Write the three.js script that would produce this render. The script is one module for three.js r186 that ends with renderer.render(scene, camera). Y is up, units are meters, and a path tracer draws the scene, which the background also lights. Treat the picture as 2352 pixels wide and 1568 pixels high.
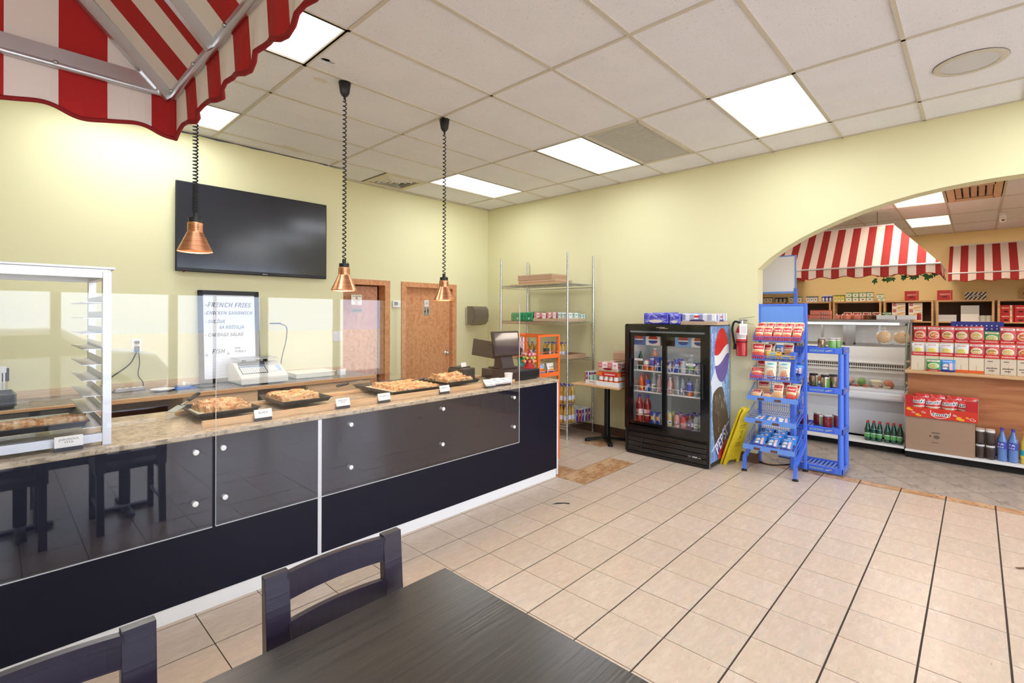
import * as THREE from 'three';
import { RoundedBoxGeometry } from 'three/addons/geometries/RoundedBoxGeometry.js';
import { mergeGeometries, toCreasedNormals } from 'three/addons/utils/BufferGeometryUtils.js';
import { RectAreaLightUniformsLib } from 'three/addons/lights/RectAreaLightUniformsLib.js';

// ---------------------------------------------------------------- camera, sky, sun, exposure
const scene = new THREE.Scene();
const F = 1129.088, PX = 1168.946, PY = 722.209, YAW = 0.810107, ROLL = 0.0034136, EYE = 1.594;
const camera = new THREE.PerspectiveCamera(THREE.MathUtils.radToDeg(2 * Math.atan(784 / F)), 1.5, 0.05, 120);
camera.position.set(0, EYE, 0);
camera.rotation.order = 'YXZ';
camera.rotation.set(0, -YAW, ROLL);
camera.setViewOffset(2352, 1568, 1176 - PX, 784 - PY, 2352, 1568);
const renderer = new THREE.WebGLRenderer({ antialias: true });
renderer.toneMapping = THREE.LinearToneMapping;
renderer.toneMappingExposure = 0.97;
renderer.shadowMap.enabled = true;
RectAreaLightUniformsLib.init();
scene.background = new THREE.Color().setRGB(4.5, 5.2, 6.5);
const sun = new THREE.DirectionalLight(0xfff4e4, 30);
sun.position.set(-9, 16, -7); sun.target.position.set(0, 0, 9);
sun.castShadow = true; sun.shadow.mapSize.set(2048, 2048);
Object.assign(sun.shadow.camera, { left: -25, right: 25, top: 25, bottom: -25, near: 1, far: 60 });
scene.add(sun, sun.target);
const PANEL = 8.9;                                   // ceiling panel light

// ---------------------------------------------------------------- seeded randomness, names
let seed = 7;
const rnd = () => { seed = (seed * 1664525 + 1013904223) >>> 0; return seed / 4294967296; };
const rr = (a, b) => a + (b - a) * rnd();
const taken = new Map();
function numbered(n) { const k = taken.get(n) || 0; taken.set(n, k + 1); return k ? n + '_' + String(k).padStart(3, '0') : n; }
const V = (x, y, z) => new THREE.Vector3(x, y, z);

// photo pixel -> point on a plane of the room (the plane is where the thing stands)
const cY = Math.cos(YAW), sY = Math.sin(YAW), cR = Math.cos(ROLL), sR = Math.sin(ROLL);
function ray(px, py) {
  const a = (px - PX) / F, b = -(py - PY) / F, A = a * cR - b * sR, B = a * sR + b * cR;
  return [sY + A * cY, B, -cY + A * sY];
}
const onX = (px, py, X) => { const d = ray(px, py), k = X / d[0]; return V(X, EYE + d[1] * k, d[2] * k); };
const onY = (px, py, Y) => { const d = ray(px, py), k = (Y - EYE) / d[1]; return V(d[0] * k, Y, d[2] * k); };
const onZ = (px, py, Z) => { const d = ray(px, py), k = Z / d[2]; return V(d[0] * k, EYE + d[1] * k, Z); };
function toPx(x, y, z) {
  const Y = y - EYE, d = x * sY - z * cY, a = (x * cY + z * sY) / d, b = Y / d;
  return [PX + F * (a * cR + b * sR), PY - F * (-a * sR + b * cR), d];
}

// ---------------------------------------------------------------- geometry helpers (all return BufferGeometry)
const plain = g => (g.index ? g.toNonIndexed() : g);
function join(list) {
  const gs = list.map(g => { const p = plain(g); for (const k of Object.keys(p.attributes)) if (!['position', 'normal', 'uv'].includes(k)) p.deleteAttribute(k); return p; });
  return gs.length === 1 ? gs[0] : mergeGeometries(gs);
}
const box = (w, h, d, x = 0, y = 0, z = 0) => new THREE.BoxGeometry(w, h, d).translate(x, y, z);
const span = (x0, x1, y0, y1, z0, z1) => box(Math.abs(x1 - x0), Math.abs(y1 - y0), Math.abs(z1 - z0), (x0 + x1) / 2, (y0 + y1) / 2, (z0 + z1) / 2);
const rbox = (w, h, d, r, x = 0, y = 0, z = 0, s = 2) => new RoundedBoxGeometry(w, h, d, s, Math.min(r, w / 2.01, h / 2.01, d / 2.01)).translate(x, y, z);
const cyl = (rt, rb, h, x = 0, y = 0, z = 0, s = 20, open = false) => new THREE.CylinderGeometry(rt, rb, h, s, 1, open).translate(x, y, z);
const ball = (r, x = 0, y = 0, z = 0, s = 14) => new THREE.SphereGeometry(r, s, Math.ceil(s * .7)).translate(x, y, z);
const lathe = (pts, s = 20) => new THREE.LatheGeometry(pts.map(p => new THREE.Vector2(p[0], p[1])), s);
function rod(a, b, r, s = 8) {
  const d = b.clone().sub(a), l = d.length(), g = new THREE.CylinderGeometry(r, r, l, s);
  g.applyQuaternion(new THREE.Quaternion().setFromUnitVectors(V(0, 1, 0), d.normalize()));
  return g.translate((a.x + b.x) / 2, (a.y + b.y) / 2, (a.z + b.z) / 2);
}
function bar(a, b, w, h, up = V(0, 1, 0)) {            // rectangular bar from a to b, h along up
  const d = b.clone().sub(a), l = d.length(); d.normalize();
  const x = new THREE.Vector3().crossVectors(up, d).normalize(), y = new THREE.Vector3().crossVectors(d, x);
  return new THREE.BoxGeometry(w, h, l).applyMatrix4(new THREE.Matrix4().makeBasis(x, y, d).setPosition((a.x + b.x) / 2, (a.y + b.y) / 2, (a.z + b.z) / 2));
}
const tube = (pts, r, n = 40, s = 6, closed = false) => new THREE.TubeGeometry(new THREE.CatmullRomCurve3(pts, closed), n, r, s, closed);
function shapeOf(pts, holes = []) {
  const s = new THREE.Shape(pts.map(p => new THREE.Vector2(p[0], p[1])));
  for (const h of holes) s.holes.push(new THREE.Path(h.map(p => new THREE.Vector2(p[0], p[1]))));
  return s;
}
const slab = (pts, depth, holes, bevel = 0) => new THREE.ExtrudeGeometry(shapeOf(pts, holes), { depth, bevelEnabled: bevel > 0, bevelSize: bevel, bevelThickness: bevel, bevelSegments: 2, curveSegments: 12 });
// uv in metres by the dominant axis of each face
function metric(g0, s = 1, ox = 0, oy = 0, turn = false) {
  const g = plain(g0), p = g.attributes.position; g.computeVertexNormals && !g.attributes.normal && g.computeVertexNormals();
  const n = g.attributes.normal, uv = new Float32Array(p.count * 2);
  for (let i = 0; i < p.count; i++) {
    const ax = Math.abs(n.getX(i)), ay = Math.abs(n.getY(i)), az = Math.abs(n.getZ(i));
    let u, v;
    if (ay >= ax && ay >= az) { u = p.getX(i); v = p.getZ(i); } else if (ax >= az) { u = p.getZ(i); v = p.getY(i); } else { u = p.getX(i); v = p.getY(i); }
    if (turn) [u, v] = [v, u];
    uv[2 * i] = u * s + ox; uv[2 * i + 1] = v * s + oy;
  }
  g.setAttribute('uv', new THREE.BufferAttribute(uv, 2));
  return g;
}

// ---------------------------------------------------------------- object helpers
function mesh(g, m, name) { const o = new THREE.Mesh(g, m); o.name = name; o.castShadow = o.receiveShadow = true; return o; }
function part(parent, name, g, m, label) { const o = mesh(Array.isArray(g) ? join(g) : g, m, name); if (label) o.userData.label = label; parent.add(o); return o; }
function thing(name, label, category, at = [0, 0, 0], turn = 0, group) {
  const o = new THREE.Group(); o.name = numbered(name); o.position.set(at[0], at[1], at[2]); o.rotation.y = turn;
  o.userData = { label, category }; if (group) o.userData.group = group; scene.add(o); return o;
}
function one(name, g, m, label, category, at = [0, 0, 0], turn = 0, group) {
  const o = mesh(Array.isArray(g) ? join(g) : g, m, numbered(name)); o.position.set(at[0], at[1], at[2]); o.rotation.y = turn;
  o.userData = { label, category }; if (group) o.userData.group = group; scene.add(o); return o;
}
function struct(name, label, g, m) {
  const o = g ? mesh(Array.isArray(g) ? join(g) : g, m, numbered(name)) : new THREE.Group(); if (!g) o.name = numbered(name);
  o.userData = { kind: 'structure', label, category: name.split('_')[0] }; scene.add(o); return o;
}
function dup(src, at, turn = 0, label) { const o = src.clone(); o.name = numbered(src.name.replace(/_\d{3}$/, '')); o.position.set(at[0], at[1], at[2]); o.rotation.y = turn; o.userData = { ...src.userData }; if (label) o.userData.label = label; scene.add(o); return o; }

// ---------------------------------------------------------------- textures
function hash(x, y, s) { let h = (x * 374761393 + y * 668265263 + s * 2147483647) | 0; h = (h ^ (h >>> 13)) * 1274126177 | 0; return ((h ^ (h >>> 16)) >>> 0) / 4294967296; }
function vn(x, y, px, py, s) {
  const xi = Math.floor(x), yi = Math.floor(y), fx = x - xi, fy = y - yi, w = (a, n) => ((a % n) + n) % n, sm = t => t * t * (3 - 2 * t);
  const a = hash(w(xi, px), w(yi, py), s), b = hash(w(xi + 1, px), w(yi, py), s), c = hash(w(xi, px), w(yi + 1, py), s), d = hash(w(xi + 1, px), w(yi + 1, py), s);
  const u = sm(fx), v = sm(fy); return a + (b - a) * u + (c - a) * v + (a - b - c + d) * u * v;
}
function fbm(u, v, fx, fy, s, oct = 4) { let t = 0, a = .5, n = 0; for (let i = 0; i < oct; i++) { t += a * vn(u * fx, v * fy, fx, fy, s + i * 17); n += a; a *= .5; fx *= 2; fy *= 2; } return t / n; }
function dataTex(w, h, fn, srgb = true) {
  const d = new Uint8Array(w * h * 4);
  for (let j = 0; j < h; j++) for (let i = 0; i < w; i++) { const c = fn(i / w, j / h), k = 4 * (j * w + i); d[k] = c[0]; d[k + 1] = c[1]; d[k + 2] = c[2]; d[k + 3] = 255; }
  const t = new THREE.DataTexture(d, w, h); t.wrapS = t.wrapT = THREE.RepeatWrapping; t.magFilter = t.minFilter = THREE.LinearFilter;
  if (srgb) t.colorSpace = THREE.SRGBColorSpace; t.needsUpdate = true; return t;
}
const mixc = (a, b, t) => a.map((v, i) => v + (b[i] - v) * Math.max(0, Math.min(1, t)));
function canvasTex(w, h, draw, repeat = false) {
  const c = document.createElement('canvas'); c.width = w; c.height = h; const x = c.getContext('2d'); draw(x, w, h);
  const t = new THREE.CanvasTexture(c); t.colorSpace = THREE.SRGBColorSpace; if (repeat) t.wrapS = t.wrapT = THREE.RepeatWrapping; return t;
}
const std = (color, roughness = .6, metalness = 0, o = {}) => new THREE.MeshStandardMaterial({ color, roughness, metalness, ...o });
const phys = (color, roughness, o = {}) => new THREE.MeshPhysicalMaterial({ color, roughness, ...o });

const texTile = canvasTex(1024, 1024, (x, w, h) => {   // cream stone print: streaky mottling and fine dark hairlines
  let q = 11; const r = () => (q = (q * 16807) % 2147483647) / 2147483647; x.fillStyle = '#cbb8a4'; x.fillRect(0, 0, w, h);
  const tones = ['#d6c2ac', '#c2ad97', '#d4b79f', '#bfb09f', '#d9c8b5', '#c9b099', '#d3bda6'];
  for (let i = 0; i < 2600; i++) { const a = r() * w, b = r() * h, l = 14 + 70 * r() * r(), t = 3 + 13 * r(); x.globalAlpha = .16 + .24 * r(); x.fillStyle = tones[(r() * 7) | 0]; x.beginPath(); x.ellipse(a, b, l, t, -.25 + .5 * r(), 0, 6.2832); x.fill(); }
  for (let i = 0; i < 420; i++) { const a = r() * w, b = r() * h, l = 5 + 26 * r() * r(), d = 7 * (r() - .5); x.globalAlpha = .35 + .5 * r() * r(); x.strokeStyle = r() > .4 ? '#6d6055' : '#93745c'; x.lineWidth = .8 + 1.1 * r() * r(); x.beginPath(); x.moveTo(a, b); x.quadraticCurveTo(a + l / 2, b + d + 3 * (r() - .5), a + l, b + d); x.stroke(); }
  for (let i = 0; i < 26; i++) { const a = r() * w, b = r() * h, s = 4 + 6 * r(); x.globalAlpha = .5; x.strokeStyle = '#7d6f63'; x.lineWidth = 1.2; x.beginPath(); x.arc(a, b, s, 1.2, 4.6); x.lineTo(a + 2 * s, b - s * .9); x.stroke(); }
  x.globalAlpha = 1;
}, true);
const texTileBrown = dataTex(256, 256, (u, v) => { const a = fbm(u, v, 8, 14, 5, 4), b = fbm(u, v, 20, 34, 15, 3); return mixc(mixc([206, 168, 128], [178, 132, 88], (a - .35) * 3), [150, 104, 66], (b - .6) * 5); });
const texTileGrey = dataTex(256, 256, (u, v) => { const a = fbm(u, v, 4, 9, 6, 5), b = fbm(u, v, 7, 30, 16, 4); return mixc(mixc([172, 160, 146], [146, 136, 126], (a - .35) * 3), [122, 110, 98], (b - .6) * 4); });
const texPit = dataTex(1024, 1024, (u, v) => { const a = vn(u * 260, v * 260, 260, 260, 4), b = vn(u * 120, v * 420, 120, 420, 8), f = fbm(u, v, 6, 6, 2, 3); const k = 231 + 7 * f - (a > .9 ? 34 : 0) - (b > .95 ? 18 : 0); return [k - 2, k - 1, k + 3]; });
const texGranite = dataTex(512, 512, (u, v) => { const a = fbm(u, v, 24, 24, 3, 4), b = vn(u * 90, v * 90, 90, 90, 5), c = fbm(u, v, 7, 5, 61, 3); let k = mixc([190, 174, 148], [146, 132, 112], (a - .4) * 3.4); k = mixc(k, [98, 86, 74], (b - .8) * 5); return mixc(k, [206, 190, 162], (c - .55) * 3); });
const texGreyGranite = dataTex(512, 512, (u, v) => { const a = fbm(u, v, 26, 26, 13, 4), b = vn(u * 90, v * 90, 90, 90, 25), c = fbm(u, v, 6, 7, 61, 3); let k = mixc([160, 150, 138], [112, 104, 98], (a - .4) * 3.4); k = mixc(k, [62, 56, 54], (b - .78) * 5); return mixc(k, [182, 168, 150], (c - .56) * 3); });
function woodTex(c0, c1, c2, s, fx = 3, fy = 60) { return dataTex(256, 512, (u, v) => { const w = fbm(u, v, 3, 3, s, 3), a = fbm(u + .08 * w, v, fx, fy, s + 3, 4), b = fbm(u, v, 6, 160, s + 8, 2); return mixc(mixc(c0, c1, (a - .35) * 3), c2, (b - .6) * 3); }); }
const texBeech = woodTex([224, 186, 140], [206, 162, 114], [190, 144, 98], 11);
const texMaple = woodTex([226, 200, 164], [212, 184, 146], [200, 170, 130], 21);
const texDoor = dataTex(512, 512, (u, v) => { const a = fbm(u, v, 40, 26, 41, 4), b = fbm(u, v, 90, 60, 47, 3), c = fbm(u, v, 3, 4, 49, 3); return mixc(mixc([214, 154, 108], [192, 124, 78], (a - .42) * 2.4 + (c - .5) * .6), [168, 98, 58], (b - .62) * 3); });
const texPine = dataTex(512, 512, (u, v) => { const w = fbm(u, v, 2, 3, 51, 3), a = fbm(u, v + .05 * w, 3, 26, 53, 4); let k = mixc([190, 128, 82], [168, 104, 60], (a - .36) * 3); for (const [x, y, r] of [[.2, .3, .012], [.62, .72, .016], [.85, .2, .01], [.45, .5, .008], [.1, .8, .01]]) { const d = Math.hypot((u - x), (v - y) * 1.7); k = mixc(k, [74, 44, 26], d < r ? .9 : d < r * 1.8 ? .35 : 0); } return k; });
const texEspresso = dataTex(512, 512, (u, v) => { const w = fbm(u, v, 2, 4, 71, 3), a = fbm(u, v + .04 * w, 4, 90, 73, 4), b = fbm(u, v, 10, 220, 78, 2); const k = mixc([58, 50, 42], [46, 40, 33], (a - .38) * 3); return mixc(k, [78, 70, 58], (b - .66) * 2); });
const texEspressoBump = dataTex(512, 512, (u, v) => { const a = fbm(u, v, 5, 150, 79, 3) * 255; return [a, a, a]; }, false);
const texBrush = dataTex(64, 512, (u, v) => { const a = 205 + 50 * vn(u * 2, v * 200, 2, 200, 3); return [a, a, a]; });
const texPaint = dataTex(256, 256, (u, v) => { const a = 128 + 90 * (fbm(u, v, 24, 24, 7, 3) - .5); return [a, a, a]; }, false);
const texPastry = dataTex(256, 256, (u, v) => { const a = fbm(u, v, 5, 14, 81, 5), b = fbm(u, v, 16, 18, 87, 4); let k = mixc([226, 190, 142], [198, 138, 86], (a - .38) * 3.4); k = mixc(k, [136, 80, 48], (b - .6) * 5); return mixc(k, [238, 218, 184], (.36 - b) * 5); });
const texPastryBump = dataTex(256, 256, (u, v) => { const a = 255 * fbm(u, v, 6, 22, 83, 4); return [a, a, a]; }, false);
// ---------------------------------------------------------------- shared materials
const bumpy = (t, s) => ({ bumpMap: t, bumpScale: s });
const M = {
  wall: std(0xe3dfb2, .62, 0, bumpy(texPaint, .0006)), wallShop: std(0xf6dda0, .6), jamb: std(0xe3dcb4, .6), white: std(0xf0efec, .5), offwhite: std(0xe4e0d6, .6),
  grout: std(0x463b33, .9), groutGrey: std(0x6d6358, .9), tbar: std(0xcdc6b6, .5), plenum: std(0x55534e, .9),
  tile: [0, 1, 2, 3].map(k => std([0xffffff, 0xfdfbf9, 0xfafaf9, 0xfefbf7][k], .3, 0, { map: texTile })), tileBrown: std(0xffffff, .34, 0, { map: texTileBrown }), tileGrey: std(0xffffff, .42, 0, { map: texTileGrey }), skirting: std(0x9a7c66, .5, 0, { map: texTileGrey }),
  ceilTile: std(0xffffff, .92, 0, { map: texPit }), diffuser: std(0xffffff, .6, 0, { emissive: 0xffffff, emissiveIntensity: 1.25 }), diffuserWarm: std(0xffffff, .6, 0, { emissive: 0xfff3e2, emissiveIntensity: 1.25 }),
  granite: std(0xffffff, .34, 0, { map: texGranite }), greyGranite: std(0xffffff, .28, 0, { map: texGreyGranite }), beech: std(0xffffff, .45, 0, { map: texBeech }), maple: std(0xffffff, .5, 0, { map: texMaple }),
  door: std(0xffffff, .42, 0, { map: texDoor }), pine: std(0xffffff, .5, 0, { map: texPine }), espresso: phys(0xffffff, .3, { map: texEspresso, ...bumpy(texEspressoBump, .0006), clearcoat: .35, clearcoatRoughness: .3 }), espressoDark: phys(0x2b2230, .3, { clearcoat: .4, clearcoatRoughness: .28, ...bumpy(texEspressoBump, .0005) }),
  navy: phys(0x090c1f, .42, { specularIntensity: .55 }), black: std(0x141416, .45), blackGloss: phys(0x0c0d10, .18, { clearcoat: .6, clearcoatRoughness: .1 }), blackMetal: std(0x17181a, .4, .3), charcoal: std(0x2c2e33, .5),
  chrome: std(0xc9ccce, .24, 1), steel: std(0xb8bbc0, .34, 1), alu: std(0xd3d5da, .3, .9), satin: std(0xe2e4e8, .38, .55), copper: std(0xf2ac80, .3, 1, { map: texBrush }), brass: std(0xd8b060, .3, 1),
  pane: phys(0xffffff, .02, { transmission: 1, thickness: 0, ior: 1.5, side: THREE.DoubleSide }), clear: phys(0xffffff, .04, { transmission: 1, thickness: 0, ior: 1.45, side: THREE.DoubleSide }),
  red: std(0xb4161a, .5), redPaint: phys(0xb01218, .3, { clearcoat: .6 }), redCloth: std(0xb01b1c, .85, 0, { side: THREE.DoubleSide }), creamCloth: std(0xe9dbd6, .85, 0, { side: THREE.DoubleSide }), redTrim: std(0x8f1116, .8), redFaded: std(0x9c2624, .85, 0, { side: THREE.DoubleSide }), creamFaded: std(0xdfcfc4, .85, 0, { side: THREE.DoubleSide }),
  blue: phys(0x4d78e2, .36, { clearcoat: .25, clearcoatRoughness: .3 }), bluePanel: phys(0x6c9cea, .32, { clearcoat: .25 }), orange: std(0xf0722c, .42), yellow: phys(0xe8cb1e, .38, { clearcoat: .2 }),
  kraft: std(0xb59474, .8), kraftLight: std(0xc7ab8c, .8), card: std(0xe6ded0, .8), paper: std(0xf6f4ee, .7), pastry: std(0xffffff, .7, 0, { map: texPastry, ...bumpy(texPastryBump, .006) }),
  wire: std(0xd8d8d4, .4, .4), dark: std(0x1b1714, .8), brownDark: std(0x6a4430, .7), vine: std(0x3f6b35, .7), rubber: std(0x1d1d1f, .8), asphalt: std(0x8d8a86, .95), concrete: std(0xbdb7ae, .95),
};

// ---------------------------------------------------------------- room constants (metres; the eye stands at x = z = 0)
const CEIL = 3.32, XL = -2.0, XA = 5.68, XB = 5.86, ZTV = -5.45, ZD = -5.9, JOG = 2.87, ZW = 2.6, XS = 13.8, ZS0 = -5.6, ZS1 = 3.4, T = 0.309, TX = 3.5268, TZ = -2.9726;

// ---- floor of the eating room: bedded tiles with recessed joints
{
  const fl = struct('floor', 'cream marbled ceramic tile floor with dark joints');
  part(fl, 'grout_bed', span(XL - .1, XB, -.12, -.004, ZD - .9, ZW + .1), M.grout, 'dark grout between the tiles');
  const g = .0055, variants = [0, 1, 2, 3, 4, 5].map(k => metric(box(T - .0045, .012, T - .009, 0, -.006, 0), 1, .17 + .132 * k, .17 + .11 * ((k * 3) % 7)));
  const brownG = variants[1], rest = [], cells = [];
  for (let i = -19; i <= 7; i++) for (let j = -11; j <= 18; j++) {
    const x = TX + (i + .5) * T, z = TZ + (j + .5) * T;
    if (x < XL || z > ZW || z < ZD + .1 || (i === 7)) continue;
    const p = toPx(x, 0, z), inView = p[2] > .3 && p[0] > -160 && p[0] < 2512 && p[1] < 1700 && p[1] > 900 && !(z < -3.1 && x < 3.7);
    cells.push({ i, j, x, z, d: inView ? p[2] : 1e3 + p[2] });
  }
  cells.sort((a, b) => a.d - b.d);
  cells.forEach((c, n) => {
    const brown = c.j === 0 && c.i >= 1 && c.i <= 3 || c.j === -1 && c.i <= 1 && c.i >= -1 || c.j === -2 && c.i === 5, k = (c.i * 7 + c.j * 13 + 400) % 6, dy = (hash(c.i + 50, c.j + 50, 3) - .5) * .0012;
    if (n < 288) { const t = part(fl, 'tile', brown ? brownG : variants[k], brown ? M.tileBrown : M.tile[(c.i * 3 + c.j * 5 + 400) % 4]); t.position.set(c.x, dy, c.z); }
    else rest.push(variants[k].clone().translate(c.x, dy, c.z));
  });
  for (let j = -9; j <= 16; j++) { const z = TZ + (j + .5) * T, gx = span(TX + 7 * T + g, 5.822, -.012, .0005, -T / 2 + g, T / 2 - g); const t = part(fl, 'border_tile', metric(gx, 1, j * .13, .2), M.tileBrown); t.position.z = z; }
  const r = part(fl, 'tile_field', rest, M.tile[0]); r.userData.kind = 'stuff';
  // the missing chip and the dark strip on the tiles
  const chip = slab([[0, 0], [.05, .012], [.1, .03], [.14, .022], [.15, .045], [.1, .05], [.04, .04]], .0015).rotateX(-Math.PI / 2);
  const c0 = onY(1268, 1158, 0); part(fl, 'chipped_patch', chip.rotateY(-.95), M.charcoal, 'small grey chipped patch in a tile').position.set(c0.x, .0012, c0.z);
  const c1 = onY(2322, 1306, 0); part(fl, 'floor_strip', box(.02, .002, .2).rotateY(.75), M.brownDark, 'dark strip lying on the tiles').position.set(c1.x + .1, .003, c1.z + .1);
}
// ---- floor of the shop: grey tiles laid on the diagonal
{
  const fl = struct('floor', 'grey ceramic tile floor laid on the diagonal in the shop');
  part(fl, 'grout_bed', span(5.822, XS, -.12, -.004, ZS0, ZS1), M.groutGrey);
  const s = .42, g = metric(box(s - .006, .01, s - .006, 0, -.005, 0).rotateY(Math.PI / 4), 1), rest = [], d = s / Math.SQRT2;
  for (let a = 0; a < 27; a++) for (let b = -26; b < 20; b++) {
    if ((a + b) & 1) continue;
    const x = 5.83 + a * d, z = b * d;
    if (z < -4 || z > 2.8) continue;
    if (x < 7.6) { let q = g; if (x - d < 5.824) { const e = []; const c = [[-d, 0], [0, -d], [d, 0], [0, d]].map(([u, v]) => [Math.max(5.826, x + u * .985), z + v * .985]); const k0 = 5.826; // cut at the threshold
        const half = [[k0 - x, -(d - Math.abs(k0 - x)) * .985], [k0 - x, (d - Math.abs(k0 - x)) * .985], [0, d * .985], [d * .985, 0], [0, -d * .985]].filter(p => p[0] >= k0 - x - 1e-6);
        q = metric(slab(half.map(p => [p[0], p[1]]), .01).rotateX(Math.PI / 2).translate(0, 0, 0), 1); }
      part(fl, 'tile', q, M.tileGrey).position.set(x, 0, z); } else rest.push(g.clone().translate(x, 0, z));
  }
  const r = part(fl, 'tile_field', rest, M.tileGrey); r.userData.kind = 'stuff';
}
// ---- ceilings: T-bar grid with lay-in tiles, panels of light, vents
const GX = k => 5.14889 + 1.2192 * k, GZ = j => -4.6055 + .6096 * j;
function panelLight(x0, x1, z0, z1, label, warm, group) {
  const w = x1 - x0, d = z1 - z0, o = thing('ceiling_light', label, 'ceiling light', [(x0 + x1) / 2, CEIL, (z0 + z1) / 2], 0, group);
  part(o, 'frame', [box(w, .02, .018, 0, .008, d / 2 - .009), box(w, .02, .018, 0, .008, -d / 2 + .009), box(.018, .02, d, w / 2 - .009, .008, 0), box(.018, .02, d, -w / 2 + .009, .008, 0)], M.tbar);
  part(o, 'diffuser', box(w - .036, .006, d - .036, 0, .012, 0), warm ? M.diffuserWarm : M.diffuser, 'glowing white diffuser panel');
  const l = new THREE.RectAreaLight(warm ? 0xffeedd : 0xf0f5ff, warm ? PANEL * 1.5 : PANEL, w - .05, d - .05); l.position.set(o.position.x, CEIL - .012, o.position.z); l.lookAt(o.position.x, 0, o.position.z); scene.add(l);
}
{
  const used = new Set(), key = (k, j) => k + ',' + j;
  for (const k of [-4, -1]) for (const j of [-1, 2, 5, 8, 11]) used.add(key(k, j));
  used.add(key(-1, 3)); used.add(key(-2, -2));
  const cl = struct('ceiling', 'suspended ceiling of off-white speckled tiles in a metal grid');
  part(cl, 'plenum', span(XL - .1, XA + .1, CEIL + .1, CEIL + .3, ZD - .2, ZW + .1), M.plenum);
  const bars = (name, x0, x1, z0, z1) => part(cl, name, span(x0, x1, CEIL - .002, CEIL + .03, z0, z1), M.tbar);
  const rows = []; for (let j = -2; j <= 11; j++) rows.push(j);
  for (let k = -5; k <= 0; k++) if (GX(k) > XL) bars('main_bar', GX(k) - .012, GX(k) + .012, GX(k) < JOG ? ZTV : ZD, ZW);
  for (const j of rows) if (GZ(j) < ZW) { const x0 = GZ(j) < ZTV ? JOG : XL; bars('cross_bar', x0, XA, GZ(j) - .012, GZ(j) + .012); }
  bars('edge_bar', XA - .02, XA, ZD, ZW); bars('edge_bar', JOG, XA, ZD, ZD + .02); bars('edge_bar', XL, JOG, ZTV, ZTV + .02);
  const hole = onY(751, 142, CEIL);
  const xs = [XL]; for (let k = -5; k <= 0; k++) if (GX(k) > XL) xs.push(GX(k)); xs.push(XA);
  const zs = [ZD]; for (let j = -2; j <= 11; j++) if (GZ(j) < ZW) zs.push(GZ(j)); zs.push(ZW);
  for (let a = 0; a + 1 < xs.length; a++) for (let b = 0; b + 1 < zs.length; b++) {
    const x0 = xs[a], x1 = xs[a + 1]; let z0 = zs[b], z1 = zs[b + 1];
    if (x1 < JOG + .2 && z1 <= ZTV + .01) continue; if (x1 < JOG + .2 && z0 < ZTV) z0 = ZTV;
    const k = Math.round((x0 - GX(0)) / 1.2192), j = Math.round((z0 - GZ(0)) / .6096);
    if (used.has(key(k, j)) && Math.abs(x0 - GX(k)) < .01 && Math.abs(z0 - GZ(j)) < .01) continue;
    const w = x1 - x0 - .02, d = z1 - z0 - .02; if (w < .02 || d < .02) continue;
    const hx = hole.x - (x0 + x1) / 2, hz = hole.z - (z0 + z1) / 2, broken = Math.abs(hx) < w / 2 && Math.abs(hz) < d / 2;
    const tg = broken ? slab([[-w / 2, -d / 2], [w / 2, -d / 2], [w / 2, d / 2], [-w / 2, d / 2]], .014, [[[-.05, 0], [-.035, .022], [0, .03], [.02, .012], [.055, .015], [.05, -.01], [.01, -.03], [-.03, -.025]].map(([p, q]) => [p + hx, q + hz])]).rotateX(Math.PI / 2).translate(0, .007, 0) : box(w, .014, d);
    const t = part(cl, 'ceiling_tile', metric(tg, .8, hash(a, b, 1), hash(a, b, 2)), M.ceilTile, broken ? 'ceiling tile with a ragged hole broken through it' : undefined); t.position.set((x0 + x1) / 2, CEIL + .013 + (hash(a, b, 5) - .5) * .003, (z0 + z1) / 2);
  }
  // half cell beside the vent
  const t = part(cl, 'ceiling_tile', metric(box(.59, .014, .59), .8), M.ceilTile); t.position.set(GX(-2) + .3, CEIL + .013, GZ(-2) + .3048);
  // tiles' water stains
  for (const [px, py, s] of [[672, 343, .1], [735, 186, .04]]) { const c = onY(px, py, CEIL); const m = std(0xe0dacc, .95); part(cl, 'water_stain', slab(Array.from({ length: 14 }, (_, i) => { const a = i / 14 * 6.283, r = s * (.7 + .5 * hash(i, px | 0, 4)); return [r * Math.cos(a) * 1.5, r * Math.sin(a) * .6]; }), .0008).rotateX(Math.PI / 2), m, 'faint tan water stain').position.set(c.x, CEIL + .0042, c.z); }
}
const PG = 'white fluorescent panels in the eating room ceiling';
panelLight(GX(-1), GX(0), GZ(-1), GZ(0), 'white ceiling light panel above the washroom doors', false, PG);
panelLight(GX(-1), GX(0), GZ(2), GZ(3), 'white ceiling light panel right beside the ceiling grille', false, PG);
panelLight(GX(-1), GX(0), GZ(5), GZ(6), 'white ceiling light panel between the grille and the round ceiling speaker', false, PG);
panelLight(GX(-4), GX(-3), GZ(-1), GZ(0), 'white ceiling light panel above the television, partly behind the awning edge', false, PG);
panelLight(GX(-4), GX(-3), GZ(2), GZ(3), 'white ceiling light panel beside the broken ceiling tile, cut by the striped awning', false, PG);
for (const [k, j] of [[-4, 5], [-4, 8], [-1, 8], [-1, 11], [-4, 11]]) panelLight(GX(k), GX(k + 1), GZ(j), GZ(j + 1), 'white ceiling light panel over the seats beyond the awning', false, 'light panels over the seats');
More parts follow.
